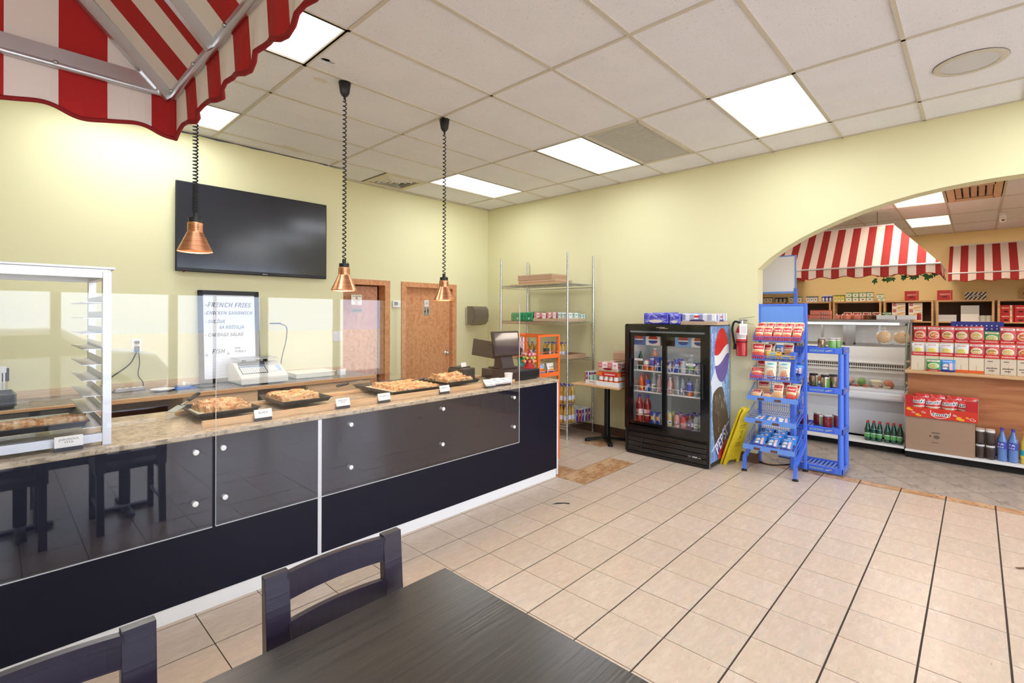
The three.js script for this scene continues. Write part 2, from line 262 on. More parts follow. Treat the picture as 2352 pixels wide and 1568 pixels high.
{ // return air grille and square diffuser
  const o = thing('ceiling_grille', 'dusty perforated return air grille set in the ceiling', 'air vent', [(GX(-1) + GX(0)) / 2, CEIL, GZ(3.5)]);
  const w = 1.17, d = .56; part(o, 'frame', [box(w, .016, .025, 0, .006, d / 2), box(w, .016, .025, 0, .006, -d / 2), box(.025, .016, d, w / 2, .006, 0), box(.025, .016, d, -w / 2, .006, 0)], M.tbar);
  part(o, 'duct', [box(w, .004, d, 0, .094, 0), box(w, .08, .004, 0, .054, d / 2), box(w, .08, .004, 0, .054, -d / 2), box(.004, .08, d, w / 2, .054, 0), box(.004, .08, d, -w / 2, .054, 0)], std(0x9b9a96, .6, .3), 'sheet metal duct behind the grille');
  for (let i = 0; i < 46; i++) part(o, 'slat', box(.014, .012, d - .02, -w / 2 + .02 + i * (w - .04) / 45, .012, 0).rotateZ(0), std(0xd2cfc8, .7));
  const v = thing('ceiling_vent', 'square white ceiling air vent with stepped blades and smudged rim', 'air vent', [GX(-1) - .31, CEIL, GZ(-1.5)]);
  part(v, 'frame', [box(.59, .012, .05, 0, 0, .27), box(.59, .012, .05, 0, 0, -.27), box(.05, .012, .5, .27, 0, 0), box(.05, .012, .5, -.27, 0, 0)], std(0xd8cfb2, .6)); part(v, 'duct', [box(.5, .004, .5, 0, .094, 0), box(.5, .085, .004, 0, .05, .25), box(.5, .085, .004, 0, .05, -.25), box(.004, .085, .5, .25, .05, 0), box(.004, .085, .5, -.25, .05, 0)], std(0x9b9a96, .6, .3), 'sheet metal duct behind the blades');
  for (let k = 0; k < 4; k++) { const s = .23 - k * .055; const ring = []; for (const q of [0, 1, 2, 3]) ring.push(box(2 * s, .004, .05, 0, 0, 0).rotateX(-.6).translate(0, .012 - k * .004, s - .02).rotateY(q * Math.PI / 2)); part(v, 'blade', ring, M.offwhite); }
  const s = thing('ceiling_speaker', 'round flush ceiling speaker with a pale ring', 'speaker', [4.596, CEIL, -.038]);
  part(s, 'ring', lathe([[.15, 0], [.19, .0], [.195, .006], [.15, .006]], 40).translate(0, -.004, 0), M.tbar); part(s, 'grille', cyl(.152, .152, .006, 0, .001, 0, 40), std(0xcfd0d0, .7));
}
// ---- shop ceiling
{
  const cl = struct('ceiling', 'suspended tile ceiling of the shop beyond the arch');
  part(cl, 'plenum', span(XB - .1, XS + .1, CEIL + .1, CEIL + .3, ZS0 - .1, ZS1 + .1), M.plenum);
  const skip = new Set(['3,6', '5,6', '3,7', '2,2', '1,2', '3,2', '5,2', '1,10', '3,10', '5,10']);
  for (let k = 1; k <= 7; k++) part(cl, 'main_bar', span(GX(k) - .012, GX(k) + .012, CEIL - .002, CEIL + .03, ZS0, ZS1), M.tbar);
  for (let j = -1; j <= 13; j++) if (GZ(j) < ZS1) part(cl, 'cross_bar', span(XB, XS, CEIL - .002, CEIL + .03, GZ(j) - .012, GZ(j) + .012), M.tbar);
  for (let k = 0; k <= 7; k++) for (let j = -2; j <= 13; j++) {
    const x0 = Math.max(XB, GX(k)), x1 = Math.min(XS, GX(k + 1)), z0 = Math.max(ZS0, GZ(j)), z1 = Math.min(ZS1, GZ(j + 1)); if (x1 - x0 < .05 || z1 - z0 < .05 || skip.has(k + ',' + j)) continue;
    part(cl, 'ceiling_tile', metric(box(x1 - x0 - .02, .014, z1 - z0 - .02), .8, hash(k, j, 1)), M.ceilTile).position.set((x0 + x1) / 2, CEIL + .013, (z0 + z1) / 2);
  }
  const G = 'warm light panels in the shop ceiling', L = (k, j, t) => panelLight(GX(k), GX(k + 1), GZ(j), GZ(j + 1), t, true, G);
  L(3, 6, 'shop ceiling light panel beside the dusty shop vent, cut by the arch'); L(5, 6, 'shop ceiling light panel near the far yellow wall'); L(2, 2, 'shop ceiling light panel mostly hidden behind the hanging awning');
  for (const [k, j] of [[5, 2], [1, 10], [3, 10], [5, 10]]) L(k, j, 'shop ceiling light panel hidden beyond the arch');
  const v = thing('ceiling_vent', 'long dusty shop ceiling vent with bent blades', 'air vent', [(GX(3) + GX(4)) / 2, CEIL, GZ(7.5)]);
  part(v, 'frame', [box(1.17, .012, .08, 0, 0, .24), box(1.17, .012, .08, 0, 0, -.24), box(.16, .012, .42, .51, 0, 0), box(.16, .012, .42, -.51, 0, 0)], std(0xd9b795, .7)); part(v, 'duct', [box(.9, .004, .42, 0, .094, 0), box(.9, .085, .004, 0, .05, .21), box(.9, .085, .004, 0, .05, -.21), box(.004, .085, .42, .45, .05, 0), box(.004, .085, .42, -.45, .05, 0)], std(0xa39a90, .6, .3), 'sheet metal duct behind the blades');
  for (let k = 0; k < 5; k++) part(v, 'blade', box(.85, .004, .06, 0, .012, -.16 + .08 * k).rotateX(0), std(0xcaa98a, .7));
}
// ---- walls
const wallThick = .15;
{ // its uneven top edge stops just short of the ceiling, leaving an open slot
  const top = []; for (let k = 0; k <= 30; k++) top.push([JOG - (JOG - XL + .15) * k / 30, CEIL - .008 - .012 * hash(k, 3, 9)]);
  struct('wall_back', 'pale yellow painted wall behind the serving counter', slab([[XL - .15, -.02], [JOG, -.02], ...top], .75).translate(0, 0, ZTV - .75), M.wall);
}
{
  const d1 = [2.95, 3.735, 0, 2.0], d2 = [4.045, 4.935, 0, 2.0];
  const pts = [[JOG, -.02], [d1[0], -.02], [d1[0], d1[3]], [d1[1], d1[3]], [d1[1], -.02], [d2[0], -.02], [d2[0], d2[3]], [d2[1], d2[3]], [d2[1], -.02], [XA + .2, -.02], [XA + .2, CEIL + .1], [JOG, CEIL + .1]];
  struct('wall_recess', 'pale yellow painted wall with two wooden doors', slab(pts, .15).translate(0, 0, ZD - .15), M.wall);
  const doorFrame = (x0, x1) => [span(x0 - .06, x0 + .02, 0, 1.985, ZD - .15, ZD + .018), span(x1 - .02, x1 + .06, 0, 1.985, ZD - .15, ZD + .018), span(x0 - .06, x1 + .06, 1.985, 2.055, ZD - .15, ZD + .018)];
  const a = struct('door_1', 'wooden staff door standing ajar with paper notices'); part(a, 'door_frame', metric(join(doorFrame(d1[0], d1[1])), 1.2), M.door);
  part(a, 'leaf', metric(span(-.78, 0, .01, 1.975, -.04, 0), 1.1), M.door).position.set(3.72, 0, ZD - .15); a.children[1].rotation.y = -.16; a.children[1].position.set(3.69, 0, ZD - .14);
  const b = struct('door_2', 'closed wooden washroom door with pictogram plates'); part(b, 'door_frame', metric(join(doorFrame(d2[0], d2[1])), 1.2), M.door);
  part(b, 'leaf', metric(span(d2[0] + .02, d2[1] - .02, .01, 1.985, ZD - .1, ZD - .06), 1.1), M.door);
  const kn = part(b, 'knob', lathe([[.0, .07], [.026, .066], [.032, .05], [.024, .034], [.012, .028], [.012, .012], [.034, .006], [.034, 0]], 20).rotateX(Math.PI / 2), M.chrome, 'round metal door knob'); kn.position.set(4.849, 1.0, ZD - .06);
  // corridor behind the ajar door
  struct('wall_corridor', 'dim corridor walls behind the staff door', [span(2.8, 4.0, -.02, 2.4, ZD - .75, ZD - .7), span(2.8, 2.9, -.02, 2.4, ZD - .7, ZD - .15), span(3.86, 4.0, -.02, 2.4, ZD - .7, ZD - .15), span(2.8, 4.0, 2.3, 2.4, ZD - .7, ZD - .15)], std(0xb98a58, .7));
}
{ // wall with the wide arch
  const half = [[-1.712, -.02], [-1.712, 2.09], [-1.6, 2.195], [-1.459, 2.294], [-1.3, 2.385], [-1.146, 2.457], [-.96, 2.532], [-.77, 2.596], [-.6, 2.642], [-.408, 2.682], [-.23, 2.708], [-.055, 2.724], [.1, 2.732], [.3, 2.735]];
  const arch = [...half, ...half.slice(0, -1).reverse().map(([z, y]) => [.6 - z, y])];
  const outline = [[ZD, -.02], ...arch, [ZW + .15, -.02], [ZW + .15, CEIL + .1], [ZD, CEIL + .1]];
  const g = slab(outline, XB - XA).rotateY(-Math.PI / 2).translate(XB, 0, 0);
  struct('wall_right', 'pale yellow painted wall with a wide arch into the shop', g, M.wall);
}
{ // stone skirting tiles along the arch wall
  const b = struct('baseboard_right', 'brown stone skirting tiles along the arch wall');
  for (let z = ZD, n = 0; z < -1.715; z += .306, n++) { const z1 = Math.min(z + .303, -1.712); part(b, 'skirting_tile', metric(span(XA - .012, XA, 0, .105, z, z1), 2, n * .37), M.skirting); }
  part(b, 'skirting_tile', metric(span(XA - .012, XA + .1, 0, .105, -1.712, -1.7), 2), M.skirting);
}
struct('wall_left', 'pale yellow side wall beside the seats', span(XL - .15, XL, -.02, CEIL + .1, ZTV, ZW + .15), M.wall);
{ // storefront behind the seats: glazing with aluminium mullions
  struct('wall_front', 'low sill and header of the glazed shop front', [span(XL - .15, XA, -.02, .35, ZW, ZW + .15), span(XL - .15, XA, 2.75, CEIL + .1, ZW, ZW + .15)], M.offwhite);
  for (let k = 0; k < 6; k++) {
    const x0 = XL + k * 1.28, x1 = x0 + 1.28, w = struct('window_' + (k + 1), 'tall shop front window pane in a dark frame');
    part(w, 'window_frame', [span(x0, x0 + .05, .35, 2.75, ZW + .02, ZW + .12), span(x1 - .05, x1, .35, 2.75, ZW + .02, ZW + .12), span(x0, x1, .35, .4, ZW + .02, ZW + .12), span(x0, x1, 2.7, 2.75, ZW + .02, ZW + .12)], M.charcoal);
    part(w, 'pane', span(x0 + .05, x1 - .05, .4, 2.7, ZW + .065, ZW + .071), M.pane);
  }
}
struct('wall_shop_back', 'warm yellow back wall of the shop', span(XS, XS + .15, -.02, CEIL + .1, ZS0, ZS1), M.wallShop);
struct('wall_shop_left', 'warm yellow side wall of the shop', span(XB, XS + .15, -.02, CEIL + .1, ZS0 - .15, ZS0), M.wallShop);
struct('wall_shop_right', 'warm yellow near wall of the shop', span(XB, XS + .15, -.02, CEIL + .1, ZS1, ZS1 + .15), M.wallShop);
struct('roof', 'flat roof slab over both rooms', span(XL - .4, XS + .3, CEIL + .3, CEIL + .5, ZD - 1, ZS1 + .6), M.plenum);
// ---- outside the shop front
struct('ground', 'sunlit parking lot in front of the shop', [span(-40, 40, -.5, -.14, ZS1 + .3, 45), span(-40, XB, -.5, -.05, ZW + .15, ZW + 2.2)], M.concrete);
// ---------------------------------------------------------------- printed matter: one sheet of prints shared by all packages and signs
const SHEET = 2048, prints = [];
function print(w, h, draw) { const r = { w, h, draw }; prints.push(r); return r; }
function layOut() {
  let x = 0, y = 0, hh = 0; const e = 1.2;
  for (const r of [...prints].sort((a, b) => b.h - a.h)) {
    if (x + r.w + 4 > SHEET) { x = 0; y += hh + 4; hh = 0; }
    r.x = x; r.y = y; x += r.w + 4; hh = Math.max(hh, r.h); if (y + r.h > SHEET) throw new Error('print sheet full ' + y);
    r.u0 = (r.x + e) / SHEET; r.u1 = (r.x + r.w - e) / SHEET; r.v1 = 1 - (r.y + e) / SHEET; r.v0 = 1 - (r.y + r.h - e) / SHEET;
  }
}
const fill = (x, c, a, b, w, h) => { x.fillStyle = c; x.fillRect(a, b, w, h); };
const oval = (x, c, cx, cy, rx, ry) => { x.fillStyle = c; x.beginPath(); x.ellipse(cx, cy, rx, ry, 0, 0, 6.2832); x.fill(); };
function words(x, t, cx, cy, size, c = '#222', font = 'bold', maxw) { x.fillStyle = c; x.font = `${font} ${size}px sans-serif`; x.textAlign = 'center'; x.textBaseline = 'middle'; maxw ? x.fillText(t, cx, cy, maxw) : x.fillText(t, cx, cy); }
function squig(x, cx, cy, w, h, c) { // lettering too small to read: a broken line of smudged strokes
  let q = (Math.round(cx * 31 + cy * 17 + w) % 9973) + 7; const r = () => (q = (q * 16807) % 2147483647) / 2147483647; x.fillStyle = c;
  for (let p = cx - w / 2; p < cx + w / 2 - 3;) { const g = Math.min(h * (.3 + .7 * r()), cx + w / 2 - p), t = h * (.5 + .3 * r()); x.globalAlpha = .65 + .35 * r(); x.fillRect(p, cy - t / 2 + h * .06 * (r() - .5), g, t); p += g + h * (.08 + .12 * r()); }
  x.globalAlpha = 1;
}
const solid = c => print(12, 12, x => fill(x, c, 0, 0, 12, 12));
const sheetMat = {}; // filled once every print is known
function rectUV(g, r, from = 0, count = null) { const uv = g.attributes.uv; for (let i = from; i < (count == null ? uv.count : from + count); i++) uv.setXY(i, r.u0 + (r.u1 - r.u0) * uv.getX(i), r.v0 + (r.v1 - r.v0) * uv.getY(i)); return g; }
// box whose faces carry prints; order +x -x +y -y +z -z
function printBox(w, h, d, f, x = 0, y = 0, z = 0) {
  const g = new THREE.BoxGeometry(w, h, d), def = f.all, list = [f.px, f.nx, f.py, f.ny, f.pz, f.nz];
  list.forEach((r, k) => rectUV(g, r || def, 4 * k, 4)); return g.translate(x, y, z);
}
const panelZ = (w, h, d, r, edge) => printBox(w, h, d, { all: edge, pz: r, nz: edge });
// pillow bag: printed front and back, crimped ends
function bag(w, h, d, r, nx = 7, ny = 9) {
  const pos = [], uv = [], idx = [], row = nx + 1;
  for (const s of [1, -1]) for (let j = 0; j <= ny; j++) for (let i = 0; i <= nx; i++) {
    const u = i / nx, v = j / ny, e = Math.pow(Math.max(0, Math.sin(Math.PI * Math.min(1, Math.max(0, (v - .07) / .86)))), .55), f = Math.pow(Math.sin(Math.PI * u), .6), wig = .06 * Math.sin(7 * u + 5 * v) * e;
    pos.push((u - .5) * w * (1 - .07 * e * (1 - Math.abs(2 * v - 1))), v * h, s * (d / 2 * e * f * (1 + wig)) + s * .0006);
    uv.push(r.u0 + (r.u1 - r.u0) * (s > 0 ? u : 1 - u), r.v0 + (r.v1 - r.v0) * v);
  }
  const n = row * (ny + 1);
  for (let k = 0; k < 2; k++) for (let j = 0; j < ny; j++) for (let i = 0; i < nx; i++) { const a = k * n + j * row + i, b = a + 1, c = a + row, e = c + 1; k ? idx.push(a, c, b, b, c, e) : idx.push(a, b, c, b, e, c); }
  const g = new THREE.BufferGeometry(); g.setAttribute('position', new THREE.Float32BufferAttribute(pos, 3)); g.setAttribute('uv', new THREE.Float32BufferAttribute(uv, 2)); g.setIndex(idx); g.computeVertexNormals(); return g;
}
// can: printed wall with rolled ends
function canGeo(r, h, rect, s = 14) { const wall = rectUV(lathe([[r * .86, .0], [r, h * .05], [r, h * .9], [r * .84, h]], s), rect); return wall; }
const canEnd = (r, h) => cyl(r * .84, r * .84, .002, 0, h, 0, 14);

const P = {
  white: solid('#f4f2ee'), cream: solid('#e9ddc2'), red: solid('#c41f22'), blue: solid('#2b3fae'), navy: solid('#1c2358'), kraft: solid('#b9987a'), grey: solid('#c9c9c6'), black: solid('#17171a'), orange: solid('#ea6a24'), green: solid('#2f8a3e'), yellow: solid('#efc93c'), pink: solid('#e9a79c'), silver: solid('#d7dade'), lilac: solid('#8f86c8'), teal: solid('#1c7f63'), peach: solid('#e98f76'), brown: solid('#7a4a2c'),
  card: (lines, o = {}) => print(o.w || 256, o.h || 150, (x, w, h) => { fill(x, '#f5f3ef', 0, 0, w, h); x.strokeStyle = '#9a9a98'; x.lineWidth = 2; x.beginPath(); x.moveTo(12, h - 16); x.lineTo(w - 12, h - 16); x.stroke(); lines.forEach((t, i) => words(x, t, w / 2, h * (lines.length > 1 ? .3 + .26 * i : .42), o.size || 38, '#4a4a4c', '', w - 24)); }),
};
const R = {
  jabukova: P.card(['JABUKOVA', 'PITA']), burek: P.card(['BUREK'], { size: 46 }), mijesana: P.card(['MIJEŠANA', 'PITA']), zeljanica: P.card(['ZELJANICA'], { size: 40 }), sirnica: P.card(['SIRNICA'], { size: 44 }), gulas: P.card(['GULAŠ'], { size: 44 }), sarma: print(256, 150, (x, w, h) => { fill(x, '#f5f3ef', 0, 0, w, h); squig(x, 90, 44, 90, 26, '#55555a'); squig(x, 150, 88, 140, 18, '#77777a'); fill(x, '#9a9a98', 12, h - 16, w - 24, 2); }),
  board: print(330, 520, (x, w, h) => {
    fill(x, '#d4d8dc', 0, 0, w, h); const hand = (t, a, b, s, c = '#16161c') => { x.fillStyle = c; x.font = `italic bold ${s}px sans-serif`; x.textAlign = 'left'; x.textBaseline = 'middle'; x.fillText(t, a, b); };
    hand('-FRENCH FRIES', 14, 66, 40); hand('-CHICKEN SANDWICH', 10, 116, 29); hand('- SUDŽUK', 14, 168, 27); hand('SA ROŠTILJA', 96, 204, 27); hand('- CABBAGE SALAD', 12, 250, 28); hand('FISH', 50, 352, 36); hand('only', 190, 334, 18); hand('Friday\'s', 190, 356, 19);
    oval(x, '#8c9096', 22, 372, 9, 9); oval(x, '#8c9096', 150, 368, 9, 9);
    x.strokeStyle = '#c4c4c8'; x.lineWidth = 2; x.strokeRect(24, 384, 110, 118); for (let i = 0; i < 5; i++) { x.beginPath(); x.moveTo(32, 404 + i * 18); x.lineTo(126, 402 + i * 18); x.stroke(); }
  }),
  tvLogo: print(128, 26, (x, w, h) => { fill(x, '#101114', 0, 0, w, h); words(x, 'BOLVA', w / 2, h / 2, 20, '#c9ccd2', 'bold'); }),
  noSmoke: print(120, 104, (x, w, h) => { fill(x, '#efe9d6', 0, 0, w, h); words(x, 'NO SMOKING', w / 2 + 4, 16, 16, '#2a2a2a', 'bold', 100); words(x, 'NO VAPING', w / 2 + 4, 60, 14, '#444', 'bold', 90); x.strokeStyle = '#c0392b'; x.lineWidth = 4; for (const y of [37, 84]) { x.beginPath(); x.arc(w / 2, y, 11, 0, 6.3); x.stroke(); x.beginPath(); x.moveTo(w / 2 - 8, y - 8); x.lineTo(w / 2 + 8, y + 8); x.stroke(); } }),
  staffOnly: print(120, 46, (x, w, h) => { fill(x, '#8a7d57', 0, 0, w, h); words(x, 'Staff Only', w / 2, h / 2, 22, '#3b3424', 'bold'); }),
  noSmokePlate: print(80, 96, (x, w, h) => { fill(x, '#eceae6', 0, 0, w, h); x.strokeStyle = '#77777a'; x.lineWidth = 3; x.strokeRect(3, 3, w - 6, h - 6); x.beginPath(); x.arc(w / 2, h * .5, 24, 0, 6.3); x.stroke(); fill(x, '#77777a', 26, 45, 30, 7); x.beginPath(); x.moveTo(24, 66); x.lineTo(56, 32); x.stroke(); }),
  washroom: print(110, 110, (x, w, h) => { fill(x, '#a7a49a', 0, 0, w, h); x.fillStyle = '#1b1b1d'; for (const [cx, d] of [[32, 1], [78, 0]]) { oval(x, '#1b1b1d', cx, 16, 8, 8); x.beginPath(); if (d) { x.moveTo(cx, 26); x.lineTo(cx + 18, 66); x.lineTo(cx - 18, 66); } else { x.rect(cx - 12, 27, 24, 40); } x.fill(); fill(x, '#1b1b1d', cx - 8, 62, 6, 30); fill(x, '#1b1b1d', cx + 2, 62, 6, 30); } words(x, 'WASHROOM', w / 2, 102, 12, '#1b1b1d', 'bold'); }),
  keypad: print(240, 130, (x, w, h) => { fill(x, '#20242a', 0, 0, w, h); for (let j = 0; j < 7; j++) for (let i = 0; i < 11; i++) fill(x, j === 0 ? '#7db4e6' : '#f2f1ea', 8 + i * 20.5, 8 + j * 16.6, 18, 14); }),
  numpad: print(140, 90, (x, w, h) => { fill(x, '#d9d9d3', 0, 0, w, h); for (let j = 0; j < 4; j++) for (let i = 0; i < 6; i++) fill(x, i > 3 ? '#63a9e2' : i === 2 && j === 3 ? '#e8c54a' : '#f3f1ea', 8 + i * 21, 8 + j * 20, 18, 16); }),
  lcd: print(180, 30, (x, w, h) => { fill(x, '#3a4656', 0, 0, w, h); for (let i = 0; i < 14; i++) fill(x, '#8fa6b8', 8 + i * 12, 9, 7, 12); }),
  soda: print(300, 860, (x, w, h) => {   // side of the cooler: splashing cola print
    fill(x, '#6f9fd6', 0, 0, w, h); let s = 5; const q = () => (s = (s * 16807) % 2147483647) / 2147483647;
    for (let i = 0; i < 950; i++) { x.strokeStyle = ['#a9cdee', '#4678bb', '#dbeaf8', '#355f9f', '#8db9e6'][(q() * 5) | 0]; x.lineWidth = 1.5 + 4 * q(); const a = q() * w, b = q() * h; x.beginPath(); x.moveTo(a, b); x.quadraticCurveTo(a + 20 * (q() - .5), b + 24 * q(), a + 30 * (q() - .5), b + 55 * q()); x.stroke(); }
    x.fillStyle = '#dfe6ef'; x.beginPath(); x.moveTo(10, 350); x.quadraticCurveTo(60, 260, 120, 230); x.lineTo(190, 420); x.quadraticCurveTo(120, 420, 30, 470); x.fill();
    x.fillStyle = '#4a3424'; x.beginPath(); x.moveTo(40, 430); x.quadraticCurveTo(110, 380, 180, 400); x.quadraticCurveTo(270, 560, 280, 650); x.quadraticCurveTo(160, 690, 70, 760); x.quadraticCurveTo(10, 580, 40, 430); x.fill();
    for (let i = 0; i < 40; i++) { x.strokeStyle = ['#6b4a2c', '#2a1c14', '#8b3d1c', '#c9b49c'][(q() * 4) | 0]; x.lineWidth = 2 + 4 * q(); const a = 70 + 150 * q(), b = 440 + 230 * q(); x.beginPath(); x.moveTo(a, b); x.lineTo(a + 26 * (q() - .3), b + 20 + 26 * q()); x.stroke(); }
    x.save(); x.beginPath(); x.ellipse(170, 190, 112, 175, 0, 0, 6.2832); x.clip(); fill(x, '#5a3f98', 0, 0, w, 400); x.fillStyle = '#d8352c'; x.beginPath(); x.moveTo(0, 0); x.lineTo(w, 0); x.lineTo(w, 130); x.bezierCurveTo(210, 90, 160, 230, 50, 190); x.lineTo(0, 0); x.fill(); x.fillStyle = '#f3f1ee'; x.beginPath(); x.moveTo(40, 176); x.bezierCurveTo(150, 230, 200, 96, w, 128); x.lineTo(w, 190); x.bezierCurveTo(220, 150, 170, 290, 40, 246); x.fill(); x.restore();
    x.save(); x.beginPath(); x.rect(0, 620, w, 240); x.clip(); x.fillStyle = '#3f3f92'; x.beginPath(); x.moveTo(60, 760); x.lineTo(300, 610); x.lineTo(300, 860); x.lineTo(110, 860); x.fill(); x.fillStyle = '#c93426'; x.beginPath(); x.ellipse(225, 850, 110, 95, -.5, 0, 6.3); x.fill(); x.restore();
    x.save(); x.translate(170, 742); x.rotate(-.62); x.scale(.82, 1.25); words(x, 'PEPSI', 0, 0, 92, '#f4f4f6', 'bold'); x.restore(); x.strokeStyle = '#eef0f4'; x.lineWidth = 9; x.beginPath(); x.moveTo(20, 790); x.lineTo(285, 640); x.stroke();
  }),
  sodaTop: print(420, 90, (x, w, h) => { fill(x, '#9cc0e4', 0, 0, w, h); for (let i = 0; i < 5; i++) { const a = i * 84; fill(x, ['#3a6fb4', '#efeeea', '#3a2a22', '#7aaede', '#e8edf2'][i], a, 0, 80, 90); if (i !== 2) { oval(x, '#cf3329', a + 40, 34, 26, 20); oval(x, '#2d4a9a', a + 40, 58, 26, 18); fill(x, '#f2f2f2', a + 16, 42, 50, 9); } } }),
  fridgeLogo: print(150, 34, (x, w, h) => { fill(x, '#131416', 0, 0, w, h); fill(x, '#d8b98a', 0, 14, 46, 5); fill(x, '#d8b98a', 104, 22, 46, 5); x.font = 'italic bold 30px sans-serif'; x.fillStyle = '#efe2cc'; x.textAlign = 'center'; x.textBaseline = 'middle'; x.fillText('true', 76, 16); }),
  lowLogo: print(150, 30, (x, w, h) => { fill(x, '#2a2c30', 0, 0, w, h); x.font = 'italic bold 24px sans-serif'; x.fillStyle = '#e9e9ea'; x.textAlign = 'center'; x.textBaseline = 'middle'; x.fillText('true', 76, 15); fill(x, '#cfcfd1', 6, 13, 34, 3); fill(x, '#cfcfd1', 110, 17, 34, 3); }),
  arrowR: print(90, 22, (x, w, h) => { fill(x, '#e9ecec', 0, 0, w, h); squig(x, w / 2, h / 2, 60, 9, '#8a4a3a'); }),
  wetFloor: print(160, 400, (x, w, h) => { fill(x, '#e8cb1e', 0, 0, w, h); words(x, 'CAUTION', w / 2, 50, 27, '#2b2710', 'bold'); words(x, 'WET FLOOR', w / 2, 82, 22, '#2b2710', 'bold'); x.strokeStyle = '#2b2710'; x.lineWidth = 7; x.beginPath(); x.moveTo(50, 130); x.lineTo(112, 118); x.lineTo(120, 210); x.lineTo(50, 232); x.stroke(); oval(x, '#2b2710', 84, 146, 10, 10); x.lineWidth = 9; x.beginPath(); x.moveTo(84, 160); x.lineTo(74, 190); x.lineTo(96, 214); x.stroke(); words(x, 'CUIDADO', w / 2, 282, 26, '#2b2710', 'bold'); words(x, 'PISO MOJADO', w / 2, 312, 19, '#2b2710', 'bold'); }),
  exting: print(120, 110, (x, w, h) => { fill(x, '#b01218', 0, 0, w, h); fill(x, '#e9e6e2', 14, 10, 92, 60); for (let i = 0; i < 4; i++) fill(x, '#8d8d90', 20, 18 + i * 12, 78, 4); fill(x, '#c9313a', 14, 74, 92, 24); }),
  tag: print(60, 84, (x, w, h) => { fill(x, '#f4f3f0', 0, 0, w, h); for (let i = 0; i < 6; i++) fill(x, '#b5b4b4', 8, 22 + i * 9, 44, 3); }),
  sokovi: print(300, 60, (x, w, h) => { fill(x, '#3f66d8', 0, 0, w, h); words(x, 'SOKOVI', 116, 32, 40, '#9fc3ac', 'bold'); x.save(); x.translate(236, 30); x.rotate(-.25); fill(x, '#6c86cf', -38, -12, 76, 24); x.restore(); x.save(); x.translate(236, 30); x.rotate(-.25); squig(x, 0, 0, 60, 13, '#e6d9a0'); x.restore(); }),
  smokiBox: print(460, 110, (x, w, h) => { fill(x, '#d8301f', 0, 0, w, h); const bean = (a, b, r, c, st) => { x.save(); x.translate(a, b); x.rotate(.3); x.beginPath(); x.moveTo(-r, 0); x.bezierCurveTo(-r, -r, r * .2, -r * .9, r * .3, -r * .3); x.bezierCurveTo(r * 1.4, -r * .5, r * 1.3, r * .7, r * .3, r * .6); x.bezierCurveTo(-r * .4, r * .7, -r, r * .6, -r, 0); if (st) { x.strokeStyle = '#f6e9e2'; x.lineWidth = 4; x.stroke(); } else { x.fillStyle = c; x.fill(); } x.restore(); }; bean(32, 30, 22, '#f2b32c'); bean(90, 84, 20, '#f2b32c'); bean(352, 84, 26, '#f2b32c'); bean(396, 66, 12, '#f2b32c'); bean(58, 62, 10, 0, 1); bean(124, 52, 12, 0, 1); bean(320, 54, 10, 0, 1); bean(426, 80, 16, 0, 1); x.strokeStyle = '#f6e9e2'; x.lineWidth = 5; x.beginPath(); x.moveTo(170, 20); x.quadraticCurveTo(160, 90, 226, 100); x.quadraticCurveTo(300, 90, 292, 24); x.stroke(); x.font = 'italic bold 38px sans-serif'; x.lineWidth = 8; x.strokeStyle = '#fff'; x.textAlign = 'center'; x.textBaseline = 'middle'; x.strokeText('Smoki', 230, 62); x.fillStyle = '#15151c'; x.fillText('Smoki', 230, 62); }),
  smoki: print(150, 200, (x, w, h) => { fill(x, '#d22a20', 0, 0, w, h); fill(x, '#f3e6da', 0, 96, w, 10); oval(x, '#f0d9b0', 80, 146, 62, 46); for (let i = 0; i < 26; i++) oval(x, ['#e8a24a', '#f3c66e', '#d8852c'][i % 3], 30 + (i * 37) % 100, 118 + (i * 23) % 62, 12, 6); x.save(); x.translate(75, 54); x.rotate(-.1); x.font = 'italic bold 46px sans-serif'; x.textAlign = 'center'; x.textBaseline = 'middle'; x.lineWidth = 9; x.strokeStyle = '#fff'; x.strokeText('Smoki', 0, 0); x.fillStyle = '#17171e'; x.fillText('Smoki', 0, 0); x.restore(); }),
  prutici: print(120, 170, (x, w, h) => { fill(x, '#efdcae', 0, 0, w, h); fill(x, '#cf2a2a', 8, 20, w - 16, 56); x.font = 'italic bold 27px sans-serif'; x.fillStyle = '#fbeee0'; x.textAlign = 'center'; x.textBaseline = 'middle'; x.fillText('Prutići', w / 2, 50); for (let i = 0; i < 15; i++) fill(x, i % 2 ? '#e0834c' : '#eba871', 12 + i * 6.6, 84 + (i * 17) % 16, 5, 66); x.globalAlpha = .75; fill(x, '#d8403a', 0, 104, w, 70); x.globalAlpha = 1; x.fillStyle = '#d43b38'; x.beginPath(); x.moveTo(0, h); x.lineTo(0, 112); x.quadraticCurveTo(w / 2, 170, w, 108); x.lineTo(w, h); x.fill(); }),
  prutici2: print(120, 170, (x, w, h) => { fill(x, '#f0dcb4', 0, 0, w, h); fill(x, '#b81d22', 14, 20, w - 28, 58); x.font = 'italic bold 27px sans-serif'; x.fillStyle = '#fbeee0'; x.textAlign = 'center'; x.textBaseline = 'middle'; x.fillText('Prutići', w / 2, 60); for (let i = 0; i < 17; i++) fill(x, i % 2 ? '#e08a4c' : '#f0b87c', 8 + i * 6.3, 88 + (i * 13) % 14, 5, 72); }),
